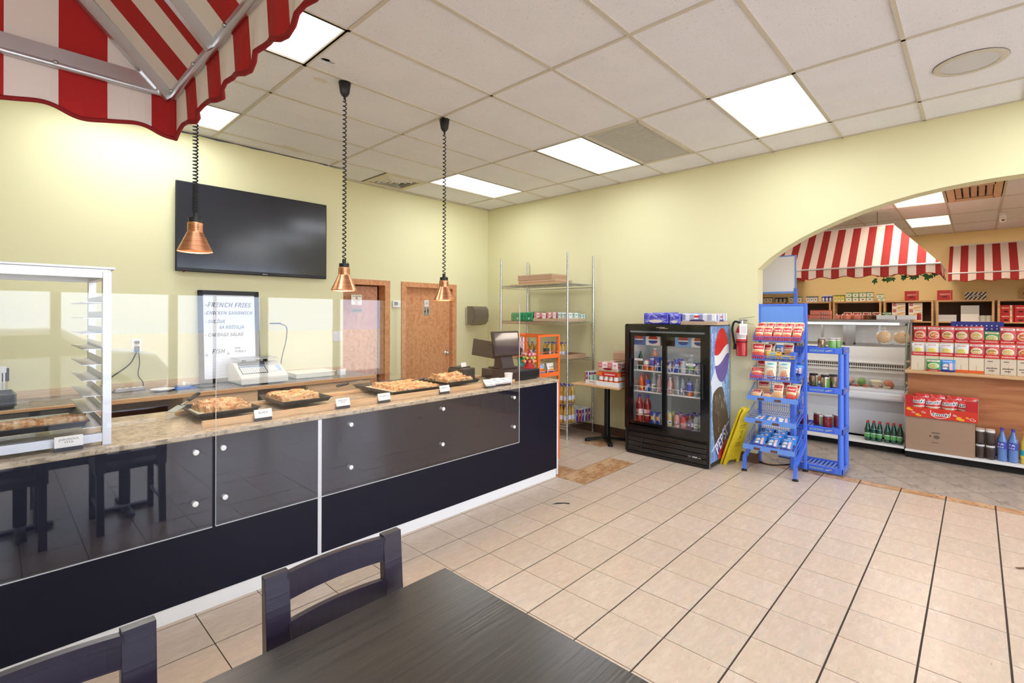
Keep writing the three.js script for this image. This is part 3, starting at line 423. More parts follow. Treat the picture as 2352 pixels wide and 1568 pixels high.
  biscuit: print(130, 180, (x, w, h) => { fill(x, '#e4dcc0', 0, 0, w, h); fill(x, '#9ccfd2', 24, 12, w - 48, 30); squig(x, w / 2, 27, 60, 14, '#2c5a66'); squig(x, w / 2, 62, 80, 20, '#7fb2bc'); for (const [a, b] of [[52, 112], [82, 104], [66, 136], [44, 140], [92, 132]]) { oval(x, '#c9785a', a, b, 17, 15); oval(x, '#e8a884', a - 2, b - 2, 13, 11); } fill(x, '#c23a3c', 36, 162, 58, 14); fill(x, '#3f7a48', 96, 150, 20, 22); }),
  bluePack: print(130, 180, (x, w, h) => { fill(x, '#3f8fe0', 0, 0, w, h); fill(x, '#1b2f86', 0, 150, w, 30); oval(x, '#f4f0ea', 44, 92, 26, 30); oval(x, '#f8f5f0', 40, 128, 22, 18); fill(x, '#1b1b2a', 22, 106, 50, 8); fill(x, '#f0b6ac', 78, 50, 30, 104); for (let i = 0; i < 6; i++) oval(x, '#f6d2c8', 93, 58 + i * 17, 11, 7); squig(x, 64, 28, 84, 20, '#f4f6ff'); }),
  yellowBar: print(220, 60, (x, w, h) => { fill(x, '#f0c93a', 0, 0, w, h); fill(x, '#9fcadf', 40, 14, 110, 40); squig(x, 96, 34, 96, 14, '#25579c'); fill(x, '#d8473b', 170, 6, 44, 20); }),
  podravka: (c, c2, food) => print(140, 170, (x, w, h) => { fill(x, c, 0, 0, w, h); fill(x, '#f3efe8', 8, 16, w - 16, 22); squig(x, w / 2, 27, 84, 12, '#b9232a'); oval(x, '#f2eee2', w / 2, 96, 56, 40); oval(x, food[0], w / 2, 98, 48, 32); for (let i = 0; i < 9; i++) oval(x, i % 2 ? '#f4ead0' : c2, 36 + (i * 29) % 74, 82 + (i * 17) % 32, 7, 5); fill(x, '#c4202a', 0, 146, w, 24); words(x, 'PODRAVKA', w / 2, 158, 15, '#fbeeee', 'bold'); }),
};
R.soup = [R.podravka('#d9413a', '#c93428', ['#e08a4c', 'Paradajz']), R.podravka('#cf3b3c', '#58903e', ['#e6a25a', 'Juha']), R.podravka('#d94f48', '#f0c060', ['#df7a3c', 'Goveđa']), R.podravka('#c8393a', '#6a9a3c', ['#e8c88a', 'Kokošja']), R.podravka('#dc5650', '#e8c050', ['#e9d38c', 'Pileća']), R.podravka('#3f9a45', '#cfe08a', ['#b9c96a', 'Povrće']), R.podravka('#c9464a', '#e8b85a', ['#edd9a0', 'Gljive'])];
R.soup2 = [R.podravka('#e6e9ea', '#d8c84a', ['#dfe26a', 'Krem']), R.podravka('#dfe6e6', '#e8d050', ['#e6dc5a', 'Vege']), R.podravka('#e4eaee', '#e0c848', ['#f0e07a', 'Rezanci'])];
Object.assign(R, {
  tray: print(120, 40, (x, w, h) => { fill(x, '#cf3028', 0, 0, w, h); words(x, 'PODRAVKA', w / 2, h / 2, 19, '#fbeceb', 'bold', w - 10); }),
  cartonMark: print(150, 110, (x, w, h) => { fill(x, '#ddd0ba', 0, 0, w, h); fill(x, '#4a4238', 30, 16, 50, 5); for (let i = 0; i < 8; i++) fill(x, '#4a4238', 20 + i * 13, 62, 9, 9); for (let i = 0; i < 5; i++) fill(x, '#4a4238', 40 + i * 12, 80, 8, 8); }),
  kraftBox: print(220, 140, (x, w, h) => { fill(x, '#a98a70', 0, 0, w, h); fill(x, '#5b4a3c', 86, 58, 26, 4); oval(x, '#6e5b4a', 102, 76, 10, 8); oval(x, '#5b4a3c', 82, 74, 3, 4); fill(x, '#6e5b4a', 86, 98, 22, 3); }),
  lu: print(140, 110, (x, w, h) => { fill(x, '#f0e9dc', 0, 0, w, h); fill(x, '#c22b2a', 8, 8, 38, 48); words(x, 'LU', 27, 32, 26, '#fff', 'bold'); x.fillStyle = '#e6a83a'; x.beginPath(); x.moveTo(50, 88); x.lineTo(128, 58); x.lineTo(134, 76); x.lineTo(62, 102); x.fill(); fill(x, '#edb93c', 0, 102, w, 8); squig(x, 94, 26, 66, 10, '#7a5a3a'); }),
  griotte: print(130, 100, (x, w, h) => { fill(x, '#b8342f', 0, 0, w, h); words(x, 'GRIOTTE', w / 2, 40, 20, '#f0c9b8', 'bold', 116); oval(x, '#5a1a18', 52, 66, 9, 7); oval(x, '#5a1a18', 68, 64, 9, 7); oval(x, '#6a1a1a', 80, 68, 8, 6); fill(x, '#d8665a', 108, 0, 10, 100); }),
  stripeBox: print(150, 80, (x, w, h) => { fill(x, '#e9ded2', 0, 0, w, h); x.strokeStyle = '#4a4144'; x.lineWidth = 13; for (let i = -3; i < 9; i++) { x.beginPath(); x.moveTo(i * 30, h); x.lineTo(i * 30 + 60, 0); x.stroke(); } fill(x, '#8c8684', 44, 28, 70, 22); squig(x, 78, 39, 56, 12, '#efe9e6'); }),
  darling: print(140, 120, (x, w, h) => { fill(x, '#cf2f30', 0, 0, w, h); squig(x, 52, 40, 74, 22, '#fbf3ee'); oval(x, '#3a1d18', 60, 92, 26, 12); fill(x, '#efe2c8', 100, 0, 22, 120); oval(x, '#e0b25a', 111, 60, 9, 20); }),
  tea: (c, d) => print(60, 64, (x, w, h) => { fill(x, c, 0, 0, w, h); fill(x, d, 0, 0, w, 12); oval(x, '#f6f4ea', w / 2, 38, 19, 15); oval(x, d, w / 2, 38, 10, 9); fill(x, '#f3f0e4', 8, 54, 44, 6); }),
  egg: print(150, 70, (x, w, h) => { fill(x, '#e58a74', 0, 0, w, h); fill(x, '#c95d48', 0, 0, w, 14); fill(x, '#5a2a24', 78, 38, 50, 22); oval(x, '#f3d6c6', 90, 48, 7, 8); oval(x, '#f3d6c6', 106, 48, 7, 8); oval(x, '#f3d6c6', 121, 48, 7, 8); }),
  jar: print(200, 90, (x, w, h) => { fill(x, '#8f6f52', 0, 0, w, h); let s = 9; for (let i = 0; i < 90; i++) { s = (s * 16807) % 2147483647; oval(x, ['#5d4a30', '#b08a62', '#d8b48a', '#6f7a46', '#3f3426'][i % 5], s % w, (s >> 8) % h, 7, 5); } fill(x, '#e9e6d8', 46, 18, 70, 60); fill(x, '#69a34a', 52, 40, 58, 30); squig(x, 81, 29, 46, 12, '#a33'); }),
  beet: print(200, 90, (x, w, h) => { fill(x, '#7a1420', 0, 0, w, h); let s = 9; for (let i = 0; i < 50; i++) { s = (s * 16807) % 2147483647; oval(x, ['#5a0d18', '#94202c', '#6a1020'][i % 3], s % w, (s >> 8) % h, 9, 6); } fill(x, '#e6e4d6', 60, 26, 62, 52); fill(x, '#6f9f5c', 66, 46, 50, 26); }),
  pepsiCan: print(120, 120, (x, w, h) => { fill(x, '#2f4fb4', 0, 0, w, h); oval(x, '#f0f2f6', 40, 60, 26, 26); x.fillStyle = '#d0302b'; x.beginPath(); x.arc(40, 60, 24, Math.PI, 0); x.fill(); words(x, 'PEPSI', 92, 60, 17, '#f2f4fa', 'bold'); }),
  orangeCan: print(120, 120, (x, w, h) => { fill(x, '#e8641f', 0, 0, w, h); fill(x, '#f4f1ea', 0, 26, w, 30); squig(x, 40, 42, 52, 16, '#e0541a'); oval(x, '#f6b23a', 96, 86, 20, 16); oval(x, '#3f8f3f', 40, 92, 12, 9); }),
  blueOrangeCan: print(120, 120, (x, w, h) => { fill(x, '#5b62c4', 0, 0, w, h); x.fillStyle = '#ee7a2a'; x.beginPath(); x.moveTo(0, 120); x.lineTo(0, 84); x.lineTo(w, 62); x.lineTo(w, 120); x.fill(); squig(x, 56, 40, 84, 14, '#f0f0fa'); }),
  silverCan: print(120, 120, (x, w, h) => { fill(x, '#d3d8de', 0, 0, w, h); squig(x, 44, 40, 56, 18, '#c23a44'); fill(x, '#9fb0c4', 0, 84, w, 18); }),
  greenCan: print(120, 120, (x, w, h) => { fill(x, '#bcd6c4', 0, 0, w, h); oval(x, '#2c8a4a', 40, 56, 18, 22); fill(x, '#79b08c', 0, 92, w, 16); }),
  bull: print(120, 120, (x, w, h) => { fill(x, '#c5ccd8', 0, 0, w, h); x.fillStyle = '#30459c'; x.beginPath(); x.moveTo(0, 0); x.lineTo(w, 0); x.lineTo(60, 60); x.fill(); x.beginPath(); x.moveTo(0, 120); x.lineTo(w, 120); x.lineTo(60, 60); x.fill(); oval(x, '#d23a30', 44, 60, 14, 9); oval(x, '#e9b63c', 60, 60, 8, 8); }),
  bottleLabel: print(120, 60, (x, w, h) => { fill(x, '#ece9f2', 0, 0, w, h); fill(x, '#3d3fa8', 40, 0, 40, 60); oval(x, '#efc64a', 60, 30, 12, 12); fill(x, '#4d8a4c', 8, 18, 20, 26); }),
  blueLabel: print(120, 60, (x, w, h) => { fill(x, '#2b49b4', 0, 0, w, h); words(x, 'FANTA', 60, 22, 22, '#f2f4fb', 'bold'); words(x, 'Shokata', 60, 44, 17, '#dfe6fb', 'italic bold'); }),
  greenLabel: print(120, 60, (x, w, h) => { fill(x, '#4f9f56', 0, 0, w, h); fill(x, '#dfeadf', 0, 6, w, 10); oval(x, '#8fd06c', 60, 36, 22, 16); }),
  tealLabel: print(120, 60, (x, w, h) => { fill(x, '#27b0b4', 0, 0, w, h); fill(x, '#f0d650', 0, 40, w, 20); }),
  canPack: print(200, 140, (x, w, h) => { fill(x, '#3a3fae', 0, 0, w, h); for (let i = 0; i < 3; i++) { fill(x, i % 2 ? '#dfe3f4' : '#f0763a', 6 + i * 66, 0, 30, h); words(x, 'P', 50 + i * 66, 66, 54, '#eef0fb', 'bold'); } fill(x, '#e7ecf4', 0, 0, w, 8); }),
  snackA: print(140, 90, (x, w, h) => { fill(x, '#e06a22', 0, 0, w, h); fill(x, '#f3c12e', 0, 58, w, 32); squig(x, 70, 46, 104, 20, '#e23a2c'); }),
  snackB: print(140, 100, (x, w, h) => { fill(x, '#f3efe6', 0, 0, w, h); fill(x, '#6ea8dd', 8, 6, 110, 32); fill(x, '#ef7e34', 16, 42, 110, 26); squig(x, 70, 84, 96, 18, '#7a4ab8'); squig(x, 64, 22, 70, 14, '#fff'); }),
  snackC: print(140, 100, (x, w, h) => { fill(x, '#ebe7dc', 0, 0, w, h); fill(x, '#2a2420', 0, 0, 16, 100); squig(x, 76, 40, 84, 16, '#8a6a34'); fill(x, '#e3a648', 40, 56, 70, 14); fill(x, '#5a3a8a', 30, 78, 90, 12); }),
  greenBag: print(150, 110, (x, w, h) => { fill(x, '#0f8f5a', 0, 0, w, h); let s = 3; for (let i = 0; i < 40; i++) { s = (s * 16807) % 2147483647; x.strokeStyle = ['#23b377', '#08653e', '#57cf9b'][i % 3]; x.lineWidth = 3; x.beginPath(); x.moveTo(s % w, (s >> 9) % h); x.lineTo((s + 14) % w, ((s >> 9) + 20) % h); x.stroke(); } fill(x, '#dff1e6', 92, 70, 18, 22); }),
  bluePaper: print(150, 110, (x, w, h) => { fill(x, '#4a49c4', 0, 0, w, h); let s = 3; for (let i = 0; i < 40; i++) { s = (s * 16807) % 2147483647; x.strokeStyle = ['#8f90ea', '#2b2a8c', '#c9caf6'][i % 3]; x.lineWidth = 4; x.beginPath(); x.moveTo(s % w, (s >> 9) % h); x.lineTo((s + 24) % w, ((s >> 9) + 16) % h); x.stroke(); } oval(x, '#e4d8cc', 74, 82, 42, 16); }),
  pinkPack: print(150, 100, (x, w, h) => { fill(x, '#e3c9c6', 0, 0, w, h); for (let i = 0; i < 4; i++) { fill(x, i % 2 ? '#e9dfdc' : '#d3777a', i * 38, 0, 34, 62); squig(x, i * 38 + 17, 30, 22, 14, i % 2 ? '#c33' : '#f8eceb'); } fill(x, '#c9b6a2', 0, 66, w, 34); oval(x, '#7a1f24', 76, 70, 34, 12); }),
  clearPack: print(150, 100, (x, w, h) => { fill(x, '#cdd8d4', 0, 0, w, h); for (let i = 0; i < 5; i++) { fill(x, i % 2 ? '#e6ecea' : '#a3bdb4', i * 30, 0, 26, 60); oval(x, '#5f9a86', i * 30 + 13, 24, 8, 8); } fill(x, '#d6c4a8', 0, 62, w, 38); }),
  silverPack: print(200, 100, (x, w, h) => { fill(x, '#c3c4d4', 0, 0, w, h); for (let i = 0; i < 8; i++) { fill(x, ['#8c90c0', '#e3e4ee', '#b0b4d0', '#f2f2f6'][i % 4], i * 25, 0, 22, 62); } fill(x, '#d03a3c', 74, 20, 30, 18); oval(x, '#2c3168', 90, 66, 44, 14); fill(x, '#cfc2b2', 0, 74, w, 26); }),
  cokeTray: print(200, 50, (x, w, h) => { fill(x, '#cf2f24', 0, 0, w, h); fill(x, '#ef7a34', 0, 0, 50, 50); squig(x, 124, 26, 100, 20, '#fff'); }),
  limeTray: print(160, 50, (x, w, h) => { fill(x, '#eeecea', 0, 0, w, h); squig(x, 92, 26, 80, 22, '#b8323a'); }),
});
R.teas = [R.tea('#d9d3bf', '#3f4a3a'), R.tea('#2f3034', '#8a8f96'), R.tea('#e6e2cc', '#4f8f4a'), R.tea('#3c3f86', '#d9d8ea'), R.tea('#e9d85a', '#6f8a3c'), R.tea('#e6ead6', '#5ea34c'), R.tea('#c9cdd0', '#44485a')];
layOut();
{
  const tex = canvasTex(SHEET, SHEET, x => { fill(x, '#808080', 0, 0, SHEET, SHEET); for (const r of prints) { x.save(); x.translate(r.x, r.y); x.beginPath(); x.rect(0, 0, r.w, r.h); x.clip(); r.draw(x, r.w, r.h); x.restore(); } });
  tex.minFilter = tex.magFilter = THREE.LinearFilter; tex.generateMipmaps = false;
  sheetMat.card = std(0xffffff, .62, 0, { map: tex }); sheetMat.gloss = phys(0xffffff, .28, { map: tex, clearcoat: .4, clearcoatRoughness: .2 }); sheetMat.foil = phys(0xffffff, .3, { map: tex, side: THREE.DoubleSide, clearcoat: .3, clearcoatRoughness: .25 });
}
// ---------------------------------------------------------------- serving counter
const CZ = -3.0, CB = -3.82, CT = .955, CXR = 3.86, CXL = -1.3;
{
  const o = thing('serving_counter', 'long dark navy serving counter with a tan speckled top and white toe kick', 'counter');
  part(o, 'carcass', [span(CXL, CXR - .02, .08, CT - .03, CB, CZ - .03), span(CXL + .02, CXR - .03, 0, .08, CB + .05, CZ - .05)], M.maple);
  part(o, 'toe_kick', span(CXL, CXR - .025, .0, .079, CZ - .025, CZ - .004), M.white, 'white toe kick board');
  part(o, 'front_panel', span(CXL, 1.413, .081, CT - .028, CZ - .028, CZ), M.navy);
  part(o, 'front_panel', span(1.437, CXR - .018, .081, CT - .028, CZ - .028, CZ), M.navy);
  part(o, 'joint_strip', span(1.413, 1.437, .081, CT - .028, CZ - .028, CZ + .003), M.satin, 'white vertical joint strip');
  part(o, 'end_strip', span(CXR - .018, CXR, .02, CT - .028, CZ - .04, CZ + .003), M.white, 'white end strip');
  part(o, 'end_panel', span(CXR - .018, CXR, .02, CT - .028, CB, CZ - .04), M.navy);
  part(o, 'worktop', metric(rbox(CXR - CXL + .01, .03, CZ - CB + .012, .008, (CXL + CXR) / 2, CT - .013, (CZ + CB) / 2 + .003), 2.2), M.granite, 'tan speckled laminate worktop');
  const s = [metric(rbox(2.62, .022, .03, .004, 2.1, CT + .013, -3.63), 1), metric(rbox(2.58, .026, .022, .006, 2.12, CT + .015, -3.17), 1), metric(rbox(2.44, .042, .016, .004, 2.02, CT + .022, -3.108), 1)];
  ['rear wooden tray rail along the pastry trays', 'rounded wooden tray rail under the front of the pastry trays', 'flat upright wooden board along the counter behind the name cards'].forEach((l, k) => one('tray_rail', s[k], M.beech, l, 'rail'));
}
// ---- clear acrylic shields on stand-offs
function shield(x0, x1, label, studs) {
  const o = thing('acrylic_shield', label, 'sneeze guard', [0, 0, 0], 0, 'clear acrylic shields in front of the counter'), z = -2.968, y0 = .452, y1 = 1.688;
  part(o, 'pane', span(x0, x1, y0, y1, z - .003, z + .003), M.pane);
  const e = phys(0xf4f6f6, .5, { transmission: .4, thickness: 0 });
  part(o, 'edge', span(x0, x1, y0 - .004, y0, z - .003, z + .003), e); if (x1 > 1) { part(o, 'edge', span(x1, x1 + .002, y0, y1, z - .003, z + .003), e); part(o, 'edge', span(x0 - .002, x0, y0, y1, z - .003, z + .003), e); }
  for (const [x, y] of studs) { const q = part(o, 'standoff', cyl(.0115, .0115, .036, 0, 0, 0, 16).rotateX(Math.PI / 2).translate(0, 0, -.014), M.satin, 'round metal stand-off'); q.position.set(x, y, z); part(q, 'cap', lathe([[0, .007], [.012, .006], [.0145, .002], [.0145, 0]], 18).rotateX(Math.PI / 2).translate(0, 0, .003), M.white); }
}
shield(-1.2, .815, 'clear acrylic shield in front of the aluminium tray rack', [[.738, .864], [.736, .594], [-.2, .864], [-.2, .594], [-1.1, .864], [-1.1, .594]]);
shield(.832, 3.256, 'long clear acrylic shield in front of the pastry trays', [[.868, .864], [.877, .594], [1.622, .87], [1.622, .59], [2.39, .868], [2.386, .597], [3.19, .86], [3.19, .6]]);

// ---- aluminium tray rack standing on the counter
{
  const x1 = .385, x0 = -.42, z0 = -3.08, z1 = -3.6, o = thing('tray_rack', 'aluminium countertop sheet pan rack with angled side runners', 'rack', [0, CT, 0]);
  for (const [x, z] of [[x1, z0], [x1, z1], [x0, z0], [x0, z1]]) part(o, 'post', rbox(.036, .84, .036, .003, x, .42, z), M.satin);
  part(o, 'top_frame', [bar(V(x0, .83, z0), V(x1, .83, z0), .03, .04), bar(V(x0, .83, z1), V(x1, .83, z1), .03, .04), bar(V(x0, .83, z0), V(x0, .83, z1), .03, .04), bar(V(x1, .83, z0), V(x1, .83, z1), .03, .04)], M.satin);
  part(o, 'top_sheet', rbox(x1 - x0 + .06, .012, z0 - z1 + .06, .004, (x0 + x1) / 2, .856, (z0 + z1) / 2), M.satin);
  part(o, 'bottom_bar', bar(V(x0, .04, z0), V(x1, .04, z0), .03, .04), M.satin); part(o, 'bottom_bar', bar(V(x0, .04, z1), V(x1, .04, z1), .03, .04), M.satin);
  for (let k = 0; k < 9; k++) for (const x of [x0, x1]) { const s = x > 0 ? -1 : 1; part(o, 'runner', [box(.075, .003, z0 - z1, x + s * .05, .09 + k * .075, (z0 + z1) / 2), box(.003, .035, z0 - z1, x + s * .014, .105 + k * .075, (z0 + z1) / 2)], M.satin); }
}
// ---- pastry trays
function panGeo(w, d, h = .028, lip = .016) {           // shallow flared baking tray
  const r = (s, y, t) => [[-w / 2 - s, y, -d / 2 - s], [w / 2 + s, y, -d / 2 - s], [w / 2 + s, y, d / 2 + s], [-w / 2 - s, y, d / 2 + s]];
  const rings = [r(-.012, 0), r(0, .003), r(lip, h), r(lip + .008, h), r(lip + .008, h - .004), r(lip, h - .006), r(.002, -.002), r(-.012, -.004)], pos = [], idx = [];
  rings.forEach(q => q.forEach(p => pos.push(...p)));
  for (let k = 0; k + 1 < rings.length; k++) for (let i = 0; i < 4; i++) { const a = 4 * k + i, b = 4 * k + (i + 1) % 4, c = a + 4, e = b + 4; idx.push(a, c, b, b, c, e); }
  idx.push(0, 1, 2, 0, 2, 3).toString; const l = 4 * (rings.length - 1); idx.push(l, l + 2, l + 1, l, l + 3, l + 2);
  const g = new THREE.BufferGeometry(); g.setAttribute('position', new THREE.Float32BufferAttribute(pos, 3)); g.setIndex(idx); const n = g.toNonIndexed(); n.computeVertexNormals(); n.setAttribute('uv', new THREE.Float32BufferAttribute(new Float32Array(n.attributes.position.count * 2), 2)); return n;
}
function pieGeo(w, d, h, rows, cut = .0, sd = 1) {       // coiled or layered pastry slab: ridged top, ragged side
  const nx = 36, nz = 26, g = new THREE.BoxGeometry(w, h, d, nx, 3, nz), p = g.attributes.position;
  for (let i = 0; i < p.count; i++) {
    let x = p.getX(i), y = p.getY(i), z = p.getZ(i); const u = x / w + .5, v = z / d + .5, t = y / h + .5;
    const ridge = Math.abs(Math.sin(Math.PI * rows * v + .5 * Math.sin(6 * u + sd))), n = fbm(u * .99, v * .99, 7, 9, 90 + sd, 3) - .5;
    y += t * (h * .45 * (ridge - .5) + h * .7 * n); x *= 1 - .05 * t * (1 - ridge) + .03 * n; z *= 1 - .04 * t + .02 * n; x -= cut * v * w * (u > .5 ? 1 : 0);
    p.setXYZ(i, x, y + h / 2, z);
  }
  g.computeVertexNormals(); return metric(g, 4.5, sd * .3, sd * .17, sd % 2 === 1);
}
const trayBlack = phys(0x1d2023, .34, { clearcoat: .3, side: THREE.DoubleSide }), trayPaper = std(0xcfd3bf, .6), trayPaper2 = std(0xe6dcc6, .6);
function pieTray(at, w, d, label, pies, liner, turn = 0, tool = 0) {
  const o = thing('baking_tray', label.tray, 'tray', at, turn); part(o, 'pan', panGeo(w, d), trayBlack); part(o, 'liner', box(w - .03, .002, d - .03, 0, .004, 0), liner, 'baking paper liner');
  const g = thing('pastry', label.pie, 'pastry', [at[0], at[1] + .006, at[2]], turn);
  pies.forEach(([x, z, pw, pd, h, rows, sd, rot = 0, y = 0], i) => { const q = part(g, 'pastry_piece', pieGeo(pw, pd, h, rows, 0, sd), M.pastry); q.position.set(x, y, z); q.rotation.y = rot; });
  return o;
}
function server(at, turn, label, tilt = .1) {           // dark handled serving spatula
  const o = thing('serving_spatula', label, 'spatula', at, turn); o.rotation.order = 'YXZ'; o.rotation.x = -tilt;
  part(o, 'handle', rbox(.026, .02, .13, .009, 0, 0, .085), M.charcoal); part(o, 'blade', [rbox(.055, .003, .11, .001, 0, -.006, -.1), box(.014, .004, .08, 0, -.003, -.01)], M.steel);
}
pieTray([.985, CT + .032, -3.44], .3, .36, { tray: 'small black baking tray holding crumbly coiled pastry, behind the BUREK card', pie: 'heaped coiled meat pastry strips on the tray behind the BUREK card' }, [[0, -.09, .24, .1, .03, 2, 1], [.01, -.02, .25, .08, .04, 2, 2], [.02, .05, .24, .07, .036, 2, 3], [.04, .115, .2, .05, .03, 1, 4, -.12], [.0, -.05, .2, .1, .03, 2, 5, 0, .022]], trayPaper);
server([.84, CT + .085, -3.6], 2.4, 'dark handled spatula resting on the coiled pastry tray', .2);
pieTray([1.48, CT + .032, -3.5], .3, .38, { tray: 'black baking tray with a cut slab of golden pie on white paper', pie: 'golden cut slab pie on the tray between the BUREK and MIJEŠANA cards' }, [[-.01, -.02, .26, .31, .038, 4, 6]], trayPaper2);
pieTray([2.3, CT + .032, -3.43], .46, .54, { tray: 'large charcoal baking tray of flat pie with long dark handle', pie: 'wide flat golden pie on the large charcoal tray behind the ZELJANICA card' }, [[.05, .02, .36, .44, .028, 7, 8]], trayPaper2);
server([2.02, CT + .075, -3.72], -1.2, 'dark handled spatula lying across the corner of the large pie tray', -.05);
pieTray([2.83, CT + .034, -3.43], .34, .36, { tray: 'shallow black tray with rolled cheese pastry behind the SIRNICA card', pie: 'stacked rolled cheese pastries behind the SIRNICA card' }, [[0, -.08, .3, .09, .035, 1, 11], [.01, .02, .31, .09, .035, 1, 12], [.02, .1, .3, .07, .03, 1, 13], [0, -.03, .29, .1, .034, 1, 14, .05, .03]], trayBlack);
server([2.62, CT + .075, -3.5], -1.5, 'short dark tongs handle at the edge of the rolled pastry tray', -.05);
// large tray with apple pie in the aluminium rack
pieTray([-.03, CT + .097, -3.33], .66, .46, { tray: 'large sheet pan half empty on the bottom runners of the aluminium rack', pie: 'row of apple pie left along the front of the rack pan' }, [[.1, .16, .5, .1, .034, 1, 15], [-.2, .15, .3, .11, .034, 1, 16]], trayPaper);
// ---- name cards
const cardEdge = P.white;
function nameCard(x, z, w, h, r, label, turn = 0, tilt = .3, y = CT) {
  const o = thing('name_card', label, 'sign', [x, y, z], turn);
  const c = part(o, 'card', panelZ(w, h, .002, r, cardEdge).translate(0, h / 2, 0), sheetMat.card); c.rotation.x = -tilt; c.position.y = .022;
  part(o, 'holder', [rbox(w, .03, .004, .001, 0, .015, -.006).rotateX(0), rbox(w, .004, .045, .001, 0, .002, -.028)], M.charcoal);
}
nameCard(1.115, -3.075, .1, .05, R.burek, 'white name card reading BUREK');
nameCard(1.63, -3.085, .1, .052, R.mijesana, 'white name card reading MIJEŠANA PITA');
nameCard(1.945, -3.08, .1, .05, R.zeljanica, 'white name card reading ZELJANICA');
nameCard(2.5, -3.08, .1, .05, R.sirnica, 'white name card reading SIRNICA');
nameCard(.245, -3.035, .1, .05, R.jabukova, 'white name card reading JABUKOVA PITA in front of the rack', 0, .12);
nameCard(2.98, -3.05, .1, .07, R.gulas, 'white name card reading GULAŠ near the paper cup', -.15, .8);
nameCard(3.09, -3.07, .1, .07, R.sarma, 'white folded menu card with two lines beside the GULAŠ card', -.1, .8);
nameCard(3.19, -3.06, .11, .07, R.sarma, 'white folded menu card leaning at the paper cup', -.1, .9);
{ const o = thing('paper_cup', 'white paper cup behind the menu cards on the counter', 'cup', [3.275, CT, -3.12]); part(o, 'cup', lathe([[0, .004], [.028, .004], [.03, 0], [.038, .1], [.036, .1], [.028, .008]], 20), M.white); part(o, 'rim', new THREE.TorusGeometry(.038, .003, 6, 20).rotateX(Math.PI / 2).translate(0, .1, 0), M.white); }
// ---- till
{
  const o = thing('cash_drawer', 'black metal cash drawer at the end of the counter', 'cash drawer', [3.6, CT, -3.4]); part(o, 'body', rbox(.41, .09, .42, .006, 0, .055, 0), M.charcoal); part(o, 'drawer_front', rbox(.37, .065, .008, .003, 0, .055, .212), M.black); for (const [x, z] of [[.17, .17], [-.17, .17], [.17, -.17], [-.17, -.17]]) part(o, 'foot', cyl(.014, .014, .012, x, .005, z, 12), M.rubber);
  const m = thing('till_screen', 'black touch screen till on a stand above the cash drawer', 'till', [3.53, CT + .1, -3.44], -.12);
  part(m, 'base', rbox(.22, .018, .2, .006, 0, .009, 0), M.black); part(m, 'stand', slab([[-.09, .018], [.05, .018], [.03, .2], [-.02, .22]], .14, [], .004).rotateY(Math.PI / 2).translate(-.07, 0, 0), M.charcoal);
  const s = part(m, 'screen_case', rbox(.34, .25, .034, .01), M.black); s.position.set(0, .25, .05); s.rotation.x = -.22; part(s, 'screen', box(.3, .21, .002, 0, 0, .018), phys(0x1f2538, .12, { clearcoat: 1, clearcoatRoughness: .05 }), 'dark glass screen');
  const c = part(m, 'customer_display', rbox(.24, .17, .02, .006), M.charcoal); c.position.set(-.16, .2, -.1); c.rotation.set(.2, -.9, 0);
  const p = thing('receipt_printer', 'boxy black receipt printer beside the till', 'printer', [3.14, CT, -3.62], .2); part(p, 'case', rbox(.18, .12, .2, .012, 0, .062, 0), M.charcoal); part(p, 'lid', rbox(.17, .012, .13, .005, 0, .127, -.02), M.black); part(p, 'paper_slip', box(.08, .05, .001, 0, .14, .055).rotateX(-.2), M.paper);
  const l = thing('lollipop_stand', 'red stand of colourful round lollipops on the cash drawer', 'candy', [3.745, CT + .1, -3.28]); part(l, 'base', cyl(.05, .06, .014, 0, .007, 0, 20), M.red); part(l, 'cone', lathe([[.05, .014], [.02, .12], [.004, .2]], 16), M.red);
  const cols = [0xe88fb4, 0xd9c23a, 0xe8893c, 0x9ac65a, 0xd84a4a, 0xf0b08a].map(c => phys(c, .3, { clearcoat: .5 }));
  for (let k = 0; k < 3; k++) for (let a = 0; a < 8; a++) { const t = a / 8 * 6.283 + k * .4, r = .062 - k * .004, y = .07 + k * .034, q = part(l, 'lollipop', ball(.0145, 0, 0, 0, 10), cols[k === 0 ? (a % 2 ? 2 : 5) : k === 1 ? (a % 2 ? 1 : 3) : (a % 3 ? 0 : 2)]); q.position.set(r * Math.cos(t), y, r * Math.sin(t)); part(q, 'stick', rod(V(0, 0, 0), V(-.6 * r * Math.cos(t), -.05, -.6 * r * Math.sin(t)), .0018, 5), M.white); }
}
